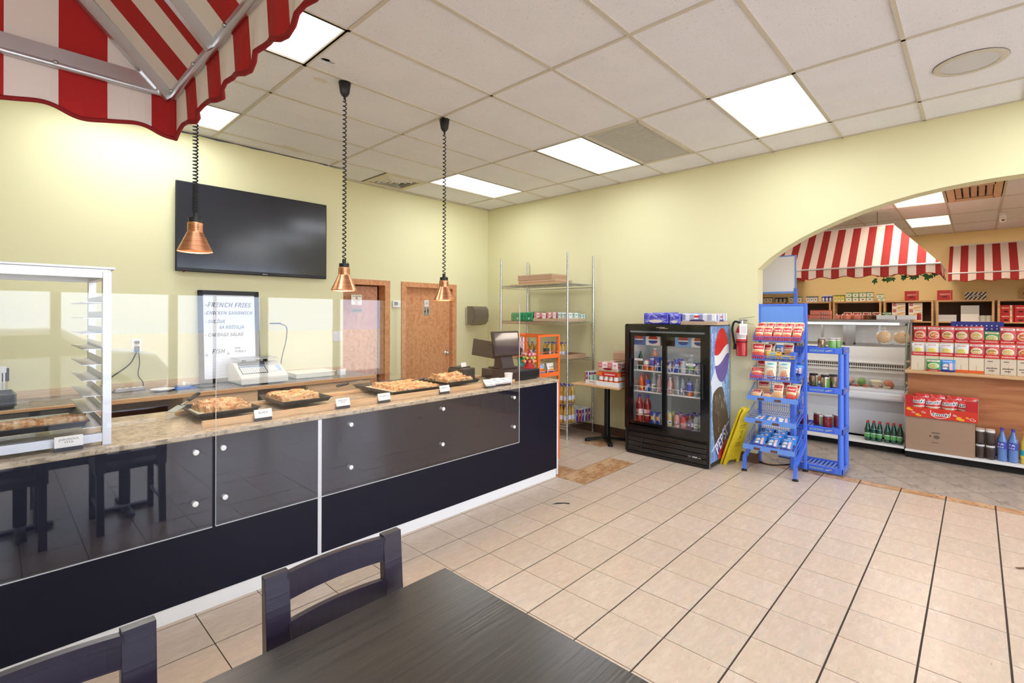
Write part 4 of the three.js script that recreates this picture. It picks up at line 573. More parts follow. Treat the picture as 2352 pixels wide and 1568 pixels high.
// ---- copper heat lamps on coiled cords
{
  const pts = [[.093, 0], [.0945, .003], [.092, .006], [.043, .116], [.0405, .12], [.0405, .172], [.036, .176], [.034, .176], [.038, .12], [.088, .006]];
  const shade = lathe(pts, 40), cap = join([cyl(.036, .036, .026, 0, .19, 0, 24), cyl(.013, .015, .034, 0, .22, 0, 14), cyl(.002, .002, .03, .03, .2, .0, 6)]), ceilCup = lathe([[.0, .0], [.008, 0], [.009, .02], [.022, .03], [.034, .05], [.045, .13], [0, .13]], 24);
  const dots = []; for (let k = 0; k < 6; k++) for (let r = 0; r < 3; r++) for (const dx of [0, .09]) { const a = k * 1.047 + dx * 2; dots.push(cyl(.0022, .0022, .002, 0, 0, 0, 8).rotateX(Math.PI / 2).translate(0, .132 + r * .013, .0408).rotateY(a)); }
  const bulbM = std(0xfff1d8, .5, 0, { emissive: 0xffdfb0, emissiveIntensity: 2.2 }), inner = std(0xf6f2ea, .5, 0, { side: THREE.BackSide });
  const lamp = (x, y, label, tight) => {
    const z = -3.42, o = thing('pendant_lamp', label, 'lamp', [x, y, z], 0, 'copper heat lamps over the counter');
    part(o, 'shade', shade, M.copper, 'brushed copper cone shade'); part(o, 'inner_shade', lathe([[.09, .004], [.039, .118], [.037, .17], [0, .172]], 32), std(0xf6f2ea, .5, 0, { side: THREE.DoubleSide })); part(o, 'vent_hole', dots, M.dark); part(o, 'cap', cap, M.black);
    part(o, 'bulb', lathe([[0, .03], [.022, .036], [.03, .06], [.024, .09], [.014, .12], [0, .125]], 18), bulbM);
    const h = CEIL - .13 - y - .237, cord = [], coils = tight ? 60 : 36, per = 10;
    for (let i = 0; i <= coils * per; i++) { const t = i / (coils * per), tt = tight ? (t < .35 ? t * .5 : .175 + (t - .35) * 1.269) : t, a = i / per * 6.2832; cord.push(V(.0125 * Math.cos(a), .237 + h * tt, .0125 * Math.sin(a))); }
    part(o, 'coiled_cord', new THREE.TubeGeometry(new THREE.CatmullRomCurve3(cord), coils * per, .0042, 5), M.rubber);
    const c = part(o, 'ceiling_cup', ceilCup, M.black); c.position.y = CEIL - .13 - y;
    const l = new THREE.PointLight(0xffd9a6, 1.1); l.position.set(x, y + .06, z); l.castShadow = true; scene.add(l);
  };
  lamp(.843, 1.966, 'copper heat lamp hanging in front of the television', true); lamp(1.808, 1.767, 'copper heat lamp hanging beside the staff door', false); lamp(2.757, 1.718, 'copper heat lamp hanging in front of the washroom door', false);
}
// ---------------------------------------------------------------- back counter under the television
{
  const zf = -4.83, o = thing('back_counter', 'low wooden back counter with a grey speckled top and beech edge', 'counter'), Y = .92;
  part(o, 'worktop', metric(span(XL + .02, 2.93, Y - .028, Y, ZTV + .002, zf - .012), 2.2), M.greyGranite, 'grey speckled worktop');
  part(o, 'edge_strip', metric(rbox(2.93 - XL, .036, .02, .006, (2.93 + XL + .02) / 2, Y - .016, zf - .006), 1), M.beech, 'beech edge strip');
  part(o, 'upstand', metric(span(XL + .02, 2.85, Y, Y + .06, ZTV + .001, ZTV + .018), 1), M.maple);
  for (const [a, b] of [[XL + .02, .6], [1.12, 1.72], [2.18, 2.9]]) { part(o, 'cabinet', metric(span(a, b, .08, Y - .028, ZTV + .02, zf - .06), 1), M.maple); part(o, 'cabinet_door', metric(rbox((b - a) - .02, .78, .018, .003, (a + b) / 2, .48, zf - .05), 1, a, 0), M.maple); }
  part(o, 'open_bay', [span(.6, 1.12, .08, Y - .028, ZTV + .02, ZTV + .04), span(1.72, 2.18, .08, Y - .028, ZTV + .02, ZTV + .04), span(.6, 1.12, .4, .42, ZTV + .03, zf - .1), span(1.72, 2.18, .4, .42, ZTV + .03, zf - .1)], M.brownDark, 'dark open shelf bay');
  part(o, 'plinth', span(XL + .02, 2.88, 0, .08, ZTV + .02, zf - .1), M.dark);
}
{ // television
  const o = thing('television', 'large black flat television mounted on the yellow wall', 'television', [1.897, 2.412, ZTV]);
  part(o, 'wall_mount', box(.5, .4, .05, 0, 0, .025), M.black); part(o, 'case', rbox(1.46, .845, .03, .008, 0, 0, .062), M.black); part(o, 'screen', box(1.435, .8, .003, 0, .012, .0775), phys(0x20242d, .16, { clearcoat: .5, clearcoatRoughness: .12 }), 'dark glossy screen'); part(o, 'logo', panelZ(.1, .018, .002, R.tvLogo, P.black).translate(.06, -.407, .078), sheetMat.card);
  part(o, 'indicator', cyl(.008, .008, .01, -.66, -.425, .06, 10), M.red);
}
{ // handwritten menu board
  const o = thing('menu_board', 'handwritten white menu board in a black frame standing on the back counter', 'menu board', [1.632, .922, ZTV + .1]); o.rotation.x = -.075; const w = .55, h = .9, f = .042;
  part(o, 'frame', [rbox(w, f, .025, .004, 0, h - f / 2, 0), rbox(w, f, .025, .004, 0, f / 2, 0), rbox(f, h, .025, .004, -w / 2 + f / 2, h / 2, 0), rbox(f, h, .025, .004, w / 2 - f / 2, h / 2, 0)], M.black);
  part(o, 'writing_sheet', panelZ(w - 2 * f + .01, h - 2 * f + .01, .006, R.board, P.white).translate(0, h / 2, 0), sheetMat.gloss, 'white sheet with handwritten dishes');
}
{ // label printing scale
  const o = thing('price_scale', 'grey electronic price scale with a big keypad on the back counter', 'scale', [1.8, .92, -5.1], .02);
  part(o, 'base', rbox(.36, .04, .34, .01, .03, .03, 0), M.charcoal);
  part(o, 'body', slab([[-.17, 0], [.17, 0], [.17, .05], [-.05, .17], [-.17, .17]], .42, [], .006).rotateY(-Math.PI / 2).translate(.21, .02, 0), std(0xd6d6ce, .5));
  const k = part(o, 'keypad', panelZ(.235, .125, .004, R.keypad, P.black), sheetMat.card); k.position.set(-.07, .136, .066); k.rotation.x = -1.08 + .0; const n = part(o, 'number_pad', panelZ(.12, .1, .004, R.numpad, P.grey), sheetMat.card); n.position.set(.13, .138, .062); n.rotation.x = -1.08;
  const d = part(o, 'display', panelZ(.24, .035, .004, R.lcd, P.black), sheetMat.card); d.position.set(-.06, .185, -.02); d.rotation.x = -.9;
  part(o, 'pan', rbox(.36, .012, .24, .005, 0, .235, -.1), M.steel); part(o, 'pan_post', [box(.03, .06, .03, -.1, .21, -.1), box(.03, .06, .03, .1, .21, -.1)], M.charcoal);
  const t = thing('desk_microphone', 'thin black gooseneck lamp rising behind the price scale', 'gooseneck', [2.08, .92, -5.3]); part(t, 'neck', tube([V(0, 0, 0), V(.02, .2, 0), V(.06, .42, .02), V(.05, .54, .04), V(-.02, .57, .06)], .005, 30), M.black); part(t, 'head', rbox(.11, .014, .02, .005, -.07, .575, .07), M.black); part(t, 'foot', cyl(.03, .035, .012, 0, .006, 0, 16), M.black);
}
{ // tray stack with cutlery at the left
  for (let k = 0; k < 7; k++) { const o = thing('serving_tray', 'dark food tray in the stack on the back counter behind the rack', 'tray', [-.12, .925 + k * .0125, -5.05], .05, 'stack of dark food trays'); part(o, 'tray', panGeo(.42, .3, .022, .014), trayBlack); }
  const o = thing('cutlery_holder', 'clear bin of white plastic forks on the back counter', 'cutlery', [-.02, .92, -5.32]); part(o, 'bin', [box(.2, .15, .004, 0, .075, .06), box(.2, .15, .004, 0, .075, -.06), box(.004, .15, .12, .1, .075, 0), box(.004, .15, .12, -.1, .075, 0), box(.2, .004, .12, 0, .002, 0)], M.clear);
  for (let k = 0; k < 10; k++) part(o, 'fork', [rbox(.011, .2, .003, .001, 0, .12, 0), rbox(.024, .05, .003, .004, 0, .245, 0)], M.white).position.set(-.08 + .018 * k, 0, .02 * Math.sin(k * 2)); part(o, 'back_plate', box(.22, .1, .004, 0, .2, -.07), M.black);
}
{ // small things on the back counter
  one('plate_stack', lathe([[0, 0], [.05, 0], [.085, .014], [.09, .02], [.06, .022], [0, .022]], 24), M.white, 'white saucer upside on the back counter beside the power cords', 'plate', [1.02, .921, -5.12]);
  const t = thing('glass_bowl', 'shallow clear bowl on a blue cloth beside the menu board', 'bowl', [1.19, .931, -5.17]); part(t, 'bowl', lathe([[0, .006], [.05, .006], [.08, .04], [.077, .04], [.048, .01]], 24), M.clear); one('folded_cloth', rbox(.2, .01, .16, .004), std(0x3f6fc0, .9), 'folded blue cloth under the clear bowl', 'cloth', [1.19, .9255, -5.17], .2);
  const b = thing('small_carton', 'small white carton with red edge at the right end of the back counter', 'box', [2.68, .92, -5.12], .3); part(b, 'carton', printBox(.075, .065, .05, { all: P.white, py: P.peach, px: P.peach }).translate(0, .033, 0), sheetMat.card);
  const r = thing('plastic_lid_tray', 'pale plastic lid box lying behind the scale on the back counter', 'box', [2.36, .92, -5.2]); part(r, 'tub', rbox(.42, .05, .28, .012, 0, .026, 0), std(0xe6e6d2, .4)); part(r, 'lid', rbox(.44, .012, .3, .005, 0, .056, 0), std(0xeef0dc, .3));
}
// ---- wall fittings
{
  const o = thing('wall_outlet', 'white wall outlet with a black plug in it', 'outlet', [.89, 1.306, ZTV]); part(o, 'plate', rbox(.075, .12, .006, .003, 0, 0, .003), M.white); part(o, 'socket', [rbox(.03, .032, .004, .004, 0, .026, .007), rbox(.03, .032, .004, .004, 0, -.026, .007)], M.offwhite); part(o, 'plug', rbox(.034, .05, .035, .006, 0, -.03, .024), M.charcoal); part(o, 'plug', rbox(.034, .026, .03, .006, 0, .03, .022), M.black);
  part(o, 'cord', tube([V(.885, 1.25, ZTV + .04), V(.84, 1.15, ZTV + .03), V(.7, 1.03, ZTV + .03), V(.64, .97, ZTV + .06), V(.68, .926, ZTV + .12), V(.76, .927, ZTV + .14)], .0045, 50).translate(-.89, -1.306, -ZTV), M.charcoal, 'thick dark cord');
  part(o, 'cord', tube([V(.9, 1.25, ZTV + .04), V(.91, 1.15, ZTV + .02), V(.9, 1.04, ZTV + .025), V(.93, .98, ZTV + .04), V(.93, .925, ZTV + .08)], .003, 40).translate(-.89, -1.306, -ZTV), M.charcoal, 'thin dark cord');
  one('cable_loop', tube([V(1.35, .925, -5.3), V(1.26, .935, -5.2), V(1.3, .925, -5.08), V(1.42, .925, -5.05)], .004, 30), M.black, 'black cable looping out from the menu board foot', 'cord');
  const p = thing('power_strip', 'grey power strip at the end of the cords on the back counter', 'power strip', [.82, .921, -5.29], .15); part(p, 'case', rbox(.22, .03, .05, .006, 0, .016, 0), std(0xb9b4b6, .5)); for (let k = 0; k < 4; k++) part(p, 'socket', rbox(.028, .003, .03, .002, -.075 + k * .05, .032, 0), M.white);
  const s = thing('light_switch', 'white double rocker light switch beside the staff door', 'switch', [2.8, 1.331, ZTV]); part(s, 'plate', rbox(.115, .12, .006, .003, 0, 0, .003), M.white); for (const x of [-.023, .023]) part(s, 'rocker', rbox(.032, .064, .006, .002, x, 0, .007).rotateX(.05), M.white);
  const t = thing('thermostat', 'white wall thermostat between the two doors', 'thermostat', [3.9, 1.735, ZD]); part(t, 'case', rbox(.13, .095, .025, .008, 0, 0, .0125), M.white); part(t, 'display', box(.06, .045, .002, -.012, .008, .026), std(0x9aa69a, .4)); for (const y of [.018, -.004]) part(t, 'button', rbox(.012, .01, .005, .002, .05, y, .026), M.offwhite);
  const d = thing('towel_dispenser', 'grey smoked plastic paper towel dispenser in the corner', 'dispenser', [5.33, 1.42, ZD]); part(d, 'back_case', rbox(.3, .28, .08, .02, 0, .15, .042), std(0xa9a79c, .4));
  part(d, 'front_cover', slab([[0, .02], [.1, .02], [.16, .07], [.175, .16], [.16, .26], [.12, .295], [0, .3]], .29, [], .006).rotateY(-Math.PI / 2).translate(.145, 0, .06), phys(0x4a4c4f, .2, { clearcoat: .6 })); part(d, 'towel_slot', box(.2, .012, .06, 0, .012, .1), M.black);
  const sg = (name, label, x, y, z, w, h, r) => { const q = thing(name, label, 'sign', [x, y, z]); part(q, 'plate', panelZ(w, h, .004, r, P.white), sheetMat.card); };
  sg('notice', 'NO SMOKING NO VAPING notice on the staff door', 3.3, 1.782, ZD - .008, .15, .13, R.noSmoke); sg('door_plate', 'brown Staff Only plate on the staff door', 3.3, 1.642, ZD - .008, .15, .058, R.staffOnly);
  sg('door_plate', 'small no smoking plate on the washroom door', 4.47, 1.757, ZD - .056, .09, .105, R.noSmokePlate); sg('door_plate', 'man and woman washroom pictogram plate on the washroom door', 4.47, 1.638, ZD - .056, .125, .122, R.washroom);
}
// ---------------------------------------------------------------- bottles, cans, packs (shared shapes)
const cache = new Map(), once = (k, f) => { if (!cache.has(k)) cache.set(k, f()); return cache.get(k); };
const liquid = (c, rough = .12) => once('liq' + c, () => phys(c, rough, { clearcoat: .6, clearcoatRoughness: .08 }));
function bottleGeo(r, h, neck = .3, slim = .36) { return once(`b${r},${h},${neck},${slim}`, () => lathe([[0, .003], [r * .85, 0], [r, h * .04], [r, h * (1 - neck) * .94], [r * .92, h * (1 - neck)], [r * slim * 1.15, h * .88], [r * slim, h * .93], [r * slim, h * .95], [0, h * .95]], 14)); }
function bottleOn(parent, r, h, body, rect, cap, o = {}) {
  const b = part(parent, 'bottle', bottleGeo(r, h, o.neck, o.slim), body);
  part(b, 'cap', once(`c${r},${h},${o.slim}`, () => cyl(r * (o.slim || .36) * 1.25, r * (o.slim || .36) * 1.25, h * .06, 0, h * .965, 0, 12)), cap);
  if (rect) part(b, 'label', once(`l${r},${h},${prints.indexOf(rect)},${o.ly}`, () => rectUV(new THREE.CylinderGeometry(r * 1.012, r * 1.012, h * (o.lh || .24), 14, 1, true).translate(0, h * (o.ly || .3), 0), rect)), sheetMat.gloss);
  return b;
}
function bottleThing(name, label, at, r, h, body, rect, cap, group, o = {}) { const t = thing(name, label, 'bottle', at, rr(0, 6), group); bottleOn(t, r, h, body, rect, cap, o); return t; }
function canThing(label, at, r, h, rect, group) { const t = thing('drink_can', label, 'can', at, rr(-.6, .6) + 1.2, group); part(t, 'wall', once(`can${r},${h},${prints.indexOf(rect)}`, () => canGeo(r, h, rect)), sheetMat.gloss); part(t, 'lid', once(`ce${r},${h}`, () => canEnd(r, h)), M.alu); return t; }
function lumpy(w, h, d, rect, sd = 1, amp = .05) {       // shrink-wrapped pack: rounded, uneven, printed
  const g = rectUV(new RoundedBoxGeometry(w, h, d, 4, Math.min(w, h, d) * .16), rect), p = g.attributes.position;
  for (let i = 0; i < p.count; i++) { const x = p.getX(i), y = p.getY(i), z = p.getZ(i), n = Math.sin(23 * x / w + sd) * Math.sin(19 * z / d + sd * 2) + .6 * Math.sin(31 * y / h + 3 * sd + 9 * x / w); p.setXYZ(i, x + .25 * amp * h * n, y + (y > 0 ? amp * h * n : 0), z + .25 * amp * h * n); }
  g.computeVertexNormals(); return g.translate(0, h / 2, 0);
}
function packThing(label, at, w, h, d, rect, tray, turn = 0, group, sd = 1) { const o = thing('drink_pack', label, 'drink pack', at, turn, group); part(o, 'wrapped_cans', lumpy(w, h, d, rect, sd), sheetMat.gloss); if (tray) part(o, 'cardboard_tray', [box(w + .006, h * .3, .004, 0, h * .16, d / 2 + .004), box(w + .006, h * .3, .004, 0, h * .16, -d / 2 - .004), box(.004, h * .3, d, w / 2 + .003, h * .16, 0), box(.004, h * .3, d, -w / 2 - .003, h * .16, 0)], M.kraftLight); return o; }
const amber = liquid(0xb98a3a), paleAmber = liquid(0xcfae62), clearB = phys(0xe4ecee, .08, { transmission: .7, thickness: 0, side: THREE.DoubleSide }), darkGreen = liquid(0x0f4a35), cola = liquid(0x8a1c1c), capBlue = std(0x4348b8, .4), capWhite = std(0xe9e9e6, .4), capRed = std(0xc92f26, .4), capGrey = std(0x9aa0a6, .4);

// ---------------------------------------------------------------- chrome wire shelving in the corner
{
  const X0 = 5.054, X1 = 5.632, Z0 = -3.78, Z1 = -4.97, o = thing('wire_shelving', 'tall chrome wire shelving unit with four tiers in the corner', 'shelving');
  for (const [x, z] of [[X0, Z0], [X1, Z0], [X0, Z1], [X1, Z1]]) { const p = part(o, 'post', cyl(.0135, .0135, 2.38, x, 1.205, z, 14), M.chrome); const rings = []; for (let k = 0; k < 90; k++) rings.push(cyl(.0142, .0142, .004, x, .04 + k * .026, z, 10)); part(p, 'groove_rings', rings, M.steel).userData.kind = 'stuff'; part(o, 'foot', lathe([[0, 0], [.016, 0], [.02, .006], [.014, .02], [0, .02]], 14).translate(x, 0, z), M.steel); }
  for (const Y of [2.0, 1.5, 1.01, .165]) {
    const s = part(o, 'shelf', [...[X0, X1].flatMap(x => [bar(V(x, Y, Z0), V(x, Y, Z1), .009, .009), bar(V(x, Y - .034, Z0), V(x, Y - .034, Z1), .009, .009)]), ...[Z0, Z1].flatMap(z => [bar(V(X0, Y, z), V(X1, Y, z), .007, .007), bar(V(X0, Y - .03, z), V(X1, Y - .03, z), .007, .007)])], M.chrome);
    const w = []; for (let k = 1; k < 46; k++) { const z = Z0 + (Z1 - Z0) * k / 46; w.push(box(X1 - X0, .004, .004, (X0 + X1) / 2, Y + .003, z)); w.push(box(.007, .03, .007, X0, Y - .017, z)); }
    part(s, 'deck_wires', w, M.chrome).userData.kind = 'stuff';
    for (let k = 0; k < 3; k++) part(s, 'brace', bar(V(X0 + .1 + k * .19, Y - .008, Z0), V(X0 + .1 + k * .19, Y - .008, Z1), .006, .006), M.chrome);
  }
  const S = 'goods on the chrome shelving';
  one('shelf_board', metric(rbox(.44, .012, .84, .002, 5.3, 2.012, -4.4), 1), M.beech, 'thin wooden board under the flat cartons on the top tier', 'board');
  const kb = (at, w, h, d, label, turn) => { const b = thing('flat_carton', label, 'box', at, turn, 'flat cartons on the top tier'); part(b, 'carton', rbox(w, h, d, .004, 0, h / 2, 0), M.kraft); part(b, 'lid_flap', box(w + .004, .016, d + .004, 0, h - .007, 0), M.kraftLight); };
  kb([5.3, 2.019, -4.36], .36, .045, .66, 'wide flat brown carton under the other on the top tier', 0); kb([5.29, 2.068, -4.4], .34, .075, .6, 'thick flat brown carton lying on the other on the top tier', .02);
  const wrapLabels = [['green wrapped drink pack on the second tier beside the far post', R.greenBag, -4.72, .2], ['green glossy drink pack with a pale square on the second tier', R.greenBag, -4.51, .2], ['pink and white drink pack with dark arc on the second tier', R.pinkPack, -4.285, .215], ['pink drink pack with torn film on the second tier', R.pinkPack, -4.085, .155], ['clear wrapped pack with green tops on the second tier', R.clearPack, -3.91, .155]];
  wrapLabels.forEach(([l, r, z, w], i) => packThing(l, [5.26, 1.506, z], .32, .115 + .01 * (i % 2), w, r, i > 1, 0, S, i + 1));
  packThing('pale green small pack beside the near post on the second tier', [5.53, 1.506, -3.92], .14, .1, .1, R.clearPack, true, 0, S, 8);
  // tray of amber bottles on the third tier
  const t = thing('bottle_tray', 'open brown cardboard tray of amber bottles on the third tier', 'tray', [5.33, 1.016, -4.08]); const W = .4, D = .5; part(t, 'tray', [box(W, .004, D, 0, .002, 0), box(W, .06, .004, 0, .03, D / 2), box(W, .06, .004, 0, .03, -D / 2), box(.004, .06, D, W / 2, .03, 0), box(.004, .06, D, -W / 2, .03, 0)], M.kraft);
  for (let i = 0; i < 4; i++) for (let j = 0; j < 3; j++) bottleThing('juice_bottle', 'clear bottle of amber juice with blue label in the brown tray', [5.2 + j * .075, 1.022, -4.26 + i * .078], .034, .2, i % 2 ? paleAmber : amber, R.bottleLabel, capBlue, 'amber bottles in the brown tray');
  for (let i = 0; i < 3; i++) bottleThing('juice_bottle', 'clear bottle of amber juice left standing past the tray on the third tier', [5.24, 1.016, -4.62 + i * .09], .034, .2, amber, R.bottleLabel, capBlue, 'amber bottles beyond the tray');
  // bottom tier: two layers of amber bottles and can cartons
  const bp = (at, label) => { const q = thing('bottle_pack', label, 'bottle pack', at, 0, 'wrapped amber bottle packs'); for (let i = 0; i < 4; i++) for (let j = 0; j < 3; j++) bottleOn(q, .034, .24, (i + j) % 2 ? paleAmber : amber, R.bottleLabel, capBlue).position.set(-.07 + j * .07, .008, -.105 + i * .07); part(q, 'pad', box(.23, .008, .3, 0, .004, 0), M.kraft); part(q, 'film', lumpy(.225, .12, .295, P.silver, 3), M.clear); };
  bp([5.24, .171, -3.99], 'wrapped pack of amber bottles standing on the bottom tier'); bp([5.24, .425, -3.99], 'wrapped pack of amber bottles stacked on another pack, bottom tier'); bp([5.24, .171, -4.34], 'wrapped pack of amber bottles behind the counter end on the bottom tier'); bp([5.24, .425, -4.34], 'upper wrapped pack of amber bottles behind the counter end');
  for (let k = 0; k < 2; k++) { const c = thing('can_carton', k ? 'blue and orange can carton behind the other on the bottom tier' : 'blue and orange can carton beside the near post on the bottom tier', 'carton', [5.5, .171, -3.88 - k * .16], 0, 'blue and orange can cartons'); part(c, 'carton', printBox(.22, .165, .14, { all: P.navy, nx: R.canPack, pz: R.canPack, px: R.canPack, py: P.silver }).translate(0, .0825, 0), sheetMat.gloss); part(c, 'cans_top', [-.07, 0, .07].map(x => cyl(.028, .028, .006, x, .167, 0, 12)), M.alu); }
}
// ---------------------------------------------------------------- orange snack rack behind the counter end
{
  const a = 4.0, b = 4.345, z0 = -3.375, z1 = -3.86, H = 1.375, o = thing('snack_rack', 'orange metal snack rack standing behind the end of the counter', 'rack');
  for (const [x, z, w] of [[a, z0, .034], [b, z0, .026], [a, z1, .026], [b, z1, .026]]) part(o, 'post', box(w, H, .026, x, H / 2, z), M.orange);
  part(o, 'top_rail', [box(b - a, .02, .024, (a + b) / 2, H - .01, z0), box(b - a, .02, .024, (a + b) / 2, H - .01, z1), box(.024, .02, z0 - z1, a, H - .012, (z0 + z1) / 2), box(.024, .02, z0 - z1, b, H - .012, (z0 + z1) / 2)], M.orange);
  for (const Y of [1.14, .94, .68, .42, .16]) {
    const s = part(o, 'shelf', box(b - a, .012, z0 - z1, (a + b) / 2, Y, (z0 + z1) / 2), std(0x9a9a96, .5, .3)); part(s, 'shelf_lip', [box(b - a, .045, .006, (a + b) / 2, Y + .004, z0 + .012), box(.006, .03, z0 - z1, a - .012, Y + .004, (z0 + z1) / 2)], M.orange);
    part(s, 'guard_wire', [rod(V(a, Y + .05, z0 + .012), V(b, Y + .05, z0 + .012), .003, 6), rod(V(a - .012, Y + .05, z0), V(a - .012, Y + .05, z1), .003, 6), ...[.25, .5, .75].map(t => rod(V(a + (b - a) * t, Y + .02, z0 + .012), V(a + (b - a) * t, Y + .05, z0 + .012), .0025, 5))], M.orange);
  }
  const box1 = (label, x, y, z, w, h, r, turn = 0) => { const q = thing('snack_pack', label, 'snack', [x, y, z], turn, 'snacks on the orange rack'); const g = part(q, 'bag', bag(w, h, .045, r), sheetMat.foil); g.rotation.x = -.12; };
  box1('white blue and purple wafer pack at the front of the orange rack', 4.1, .948, -3.42, .13, .11, R.snackB); box1('cream wafer pack with dark end at the front of the orange rack', 4.245, .948, -3.41, .14, .115, R.snackC); box1('orange and yellow candy pack lying on the wafer packs', 4.12, 1.05, -3.5, .16, .08, R.snackA, .1); box1('dark green snack bag on the orange rack behind the lollipops', 4.05, .948, -3.62, .16, .18, R.greenBag, -.3); box1('small white and blue pack on the upper shelf of the orange rack', 4.04, 1.148, -3.7, .09, .12, R.snackB, -.9); box1('red striped candy bag hanging in front of the orange rack', 3.98, 1.148, -3.6, .07, .2, R.pinkPack, -.8);
  bottleThing('juice_bottle', 'small pale bottle alone on the upper shelf of the orange rack', [4.1, 1.148, -3.72], .024, .12, clearB, null, capBlue); one('wafer_tub', cyl(.035, .035, .07, 0, .035, 0, 18), std(0x3a4a3e, .5), 'small dark tub at the end of the upper shelf of the orange rack', 'tub', [4.29, 1.148, -3.5]);
}
// ---------------------------------------------------------------- small table with drink cases
{
  const o = thing('pedestal_table', 'small beech table on a black pedestal beside the cooler', 'table', [5.365, 0, -3.385]);
  part(o, 'table_top', metric(rbox(.6, .028, .68, .008, 0, .722, 0), 1, 0, 0, false), M.beech); part(o, 'column', cyl(.036, .036, .66, 0, .37, 0, 24), M.blackMetal); part(o, 'top_plate', box(.25, .012, .25, 0, .702, 0), M.blackMetal);
  part(o, 'hub', lathe([[0, .07], [.05, .066], [.06, .05], [.055, .03], [0, .03]], 20), M.blackMetal);
  for (let k = 0; k < 4; k++) { const a = Math.PI / 4 + k * Math.PI / 2 + .06; part(o, 'base_arm', [bar(V(.03 * Math.cos(a), .045, .03 * Math.sin(a)), V(.25 * Math.cos(a), .022, .25 * Math.sin(a)), .05, .028), cyl(.028, .032, .03, .25 * Math.cos(a), .015, .25 * Math.sin(a), 14)], M.blackMetal); }
  const Y = .737, tray = (label, x, z, w, h, d, m, turn = 0) => { const t = thing('drink_tray', label, 'tray', [x, Y, z], turn); part(t, 'tray', [box(w, .003, d, 0, .002, 0), box(w, h, .003, 0, h / 2, d / 2), box(w, h, .003, 0, h / 2, -d / 2), box(.003, h, d, w / 2, h / 2, 0), box(.003, h, d, -w / 2, h / 2, 0)], m); return t; };
  const c = thing('can_carton', 'blue and orange can carton at the far edge of the small table', 'carton', [5.4, Y, -3.62]); part(c, 'carton', printBox(.2, .125, .12, { all: P.navy, nx: R.canPack, pz: R.canPack, py: P.silver }).translate(0, .0625, 0), sheetMat.gloss);
  const t1 = tray('low white tray with red lettering and juice cups on the small table', 5.25, -3.47, .24, .05, .16, M.white); part(t1, 'lettering', panelZ(.14, .035, .001, R.limeTray, P.white).rotateY(-Math.PI / 2).translate(-.122, .026, 0), sheetMat.card);
  for (let i = 0; i < 3; i++) for (let j = 0; j < 2; j++) canThing('squat pale juice can standing in the white lettered tray', [5.19 + i * .062, Y + .005, -3.505 + j * .07], .028, .1, R.greenCan, 'juice cans in the white lettered tray');
  tray('white cardboard tray of orange cans on the small table', 5.24, -3.21, .32, .055, .3, M.white);
  for (let i = 0; i < 4; i++) for (let j = 0; j < 4; j++) canThing('orange soda can in the white tray on the small table', [5.12 + i * .073, Y + .006, -3.31 + j * .068], .031, .115, R.orangeCan, 'orange cans in the white tray');
  packThing('film wrapped case of red and orange cans stacked on the orange cans', [5.24, Y + .17, -3.21], .3, .12, .28, R.pinkPack, false, 0, 'stacked drink cases', 4); const ct = thing('case_band', 'red and orange printed tray under the wrapped case of cans', 'tray', [5.24, Y + .122, -3.21]); part(ct, 'band', printBox(.31, .045, .29, { all: R.cokeTray }).translate(0, .023, 0), sheetMat.card);
  const w = thing('paper_sack', 'crumpled beige and clear bag on top of the stacked drink cases', 'bag', [5.42, Y + .3, -3.16]); part(w, 'sack', lumpy(.24, .1, .22, P.kraft, 5, .08), sheetMat.card); part(w, 'clear_film', lumpy(.23, .09, .2, P.white, 7, .14).translate(0, .1, 0), M.clear);
}
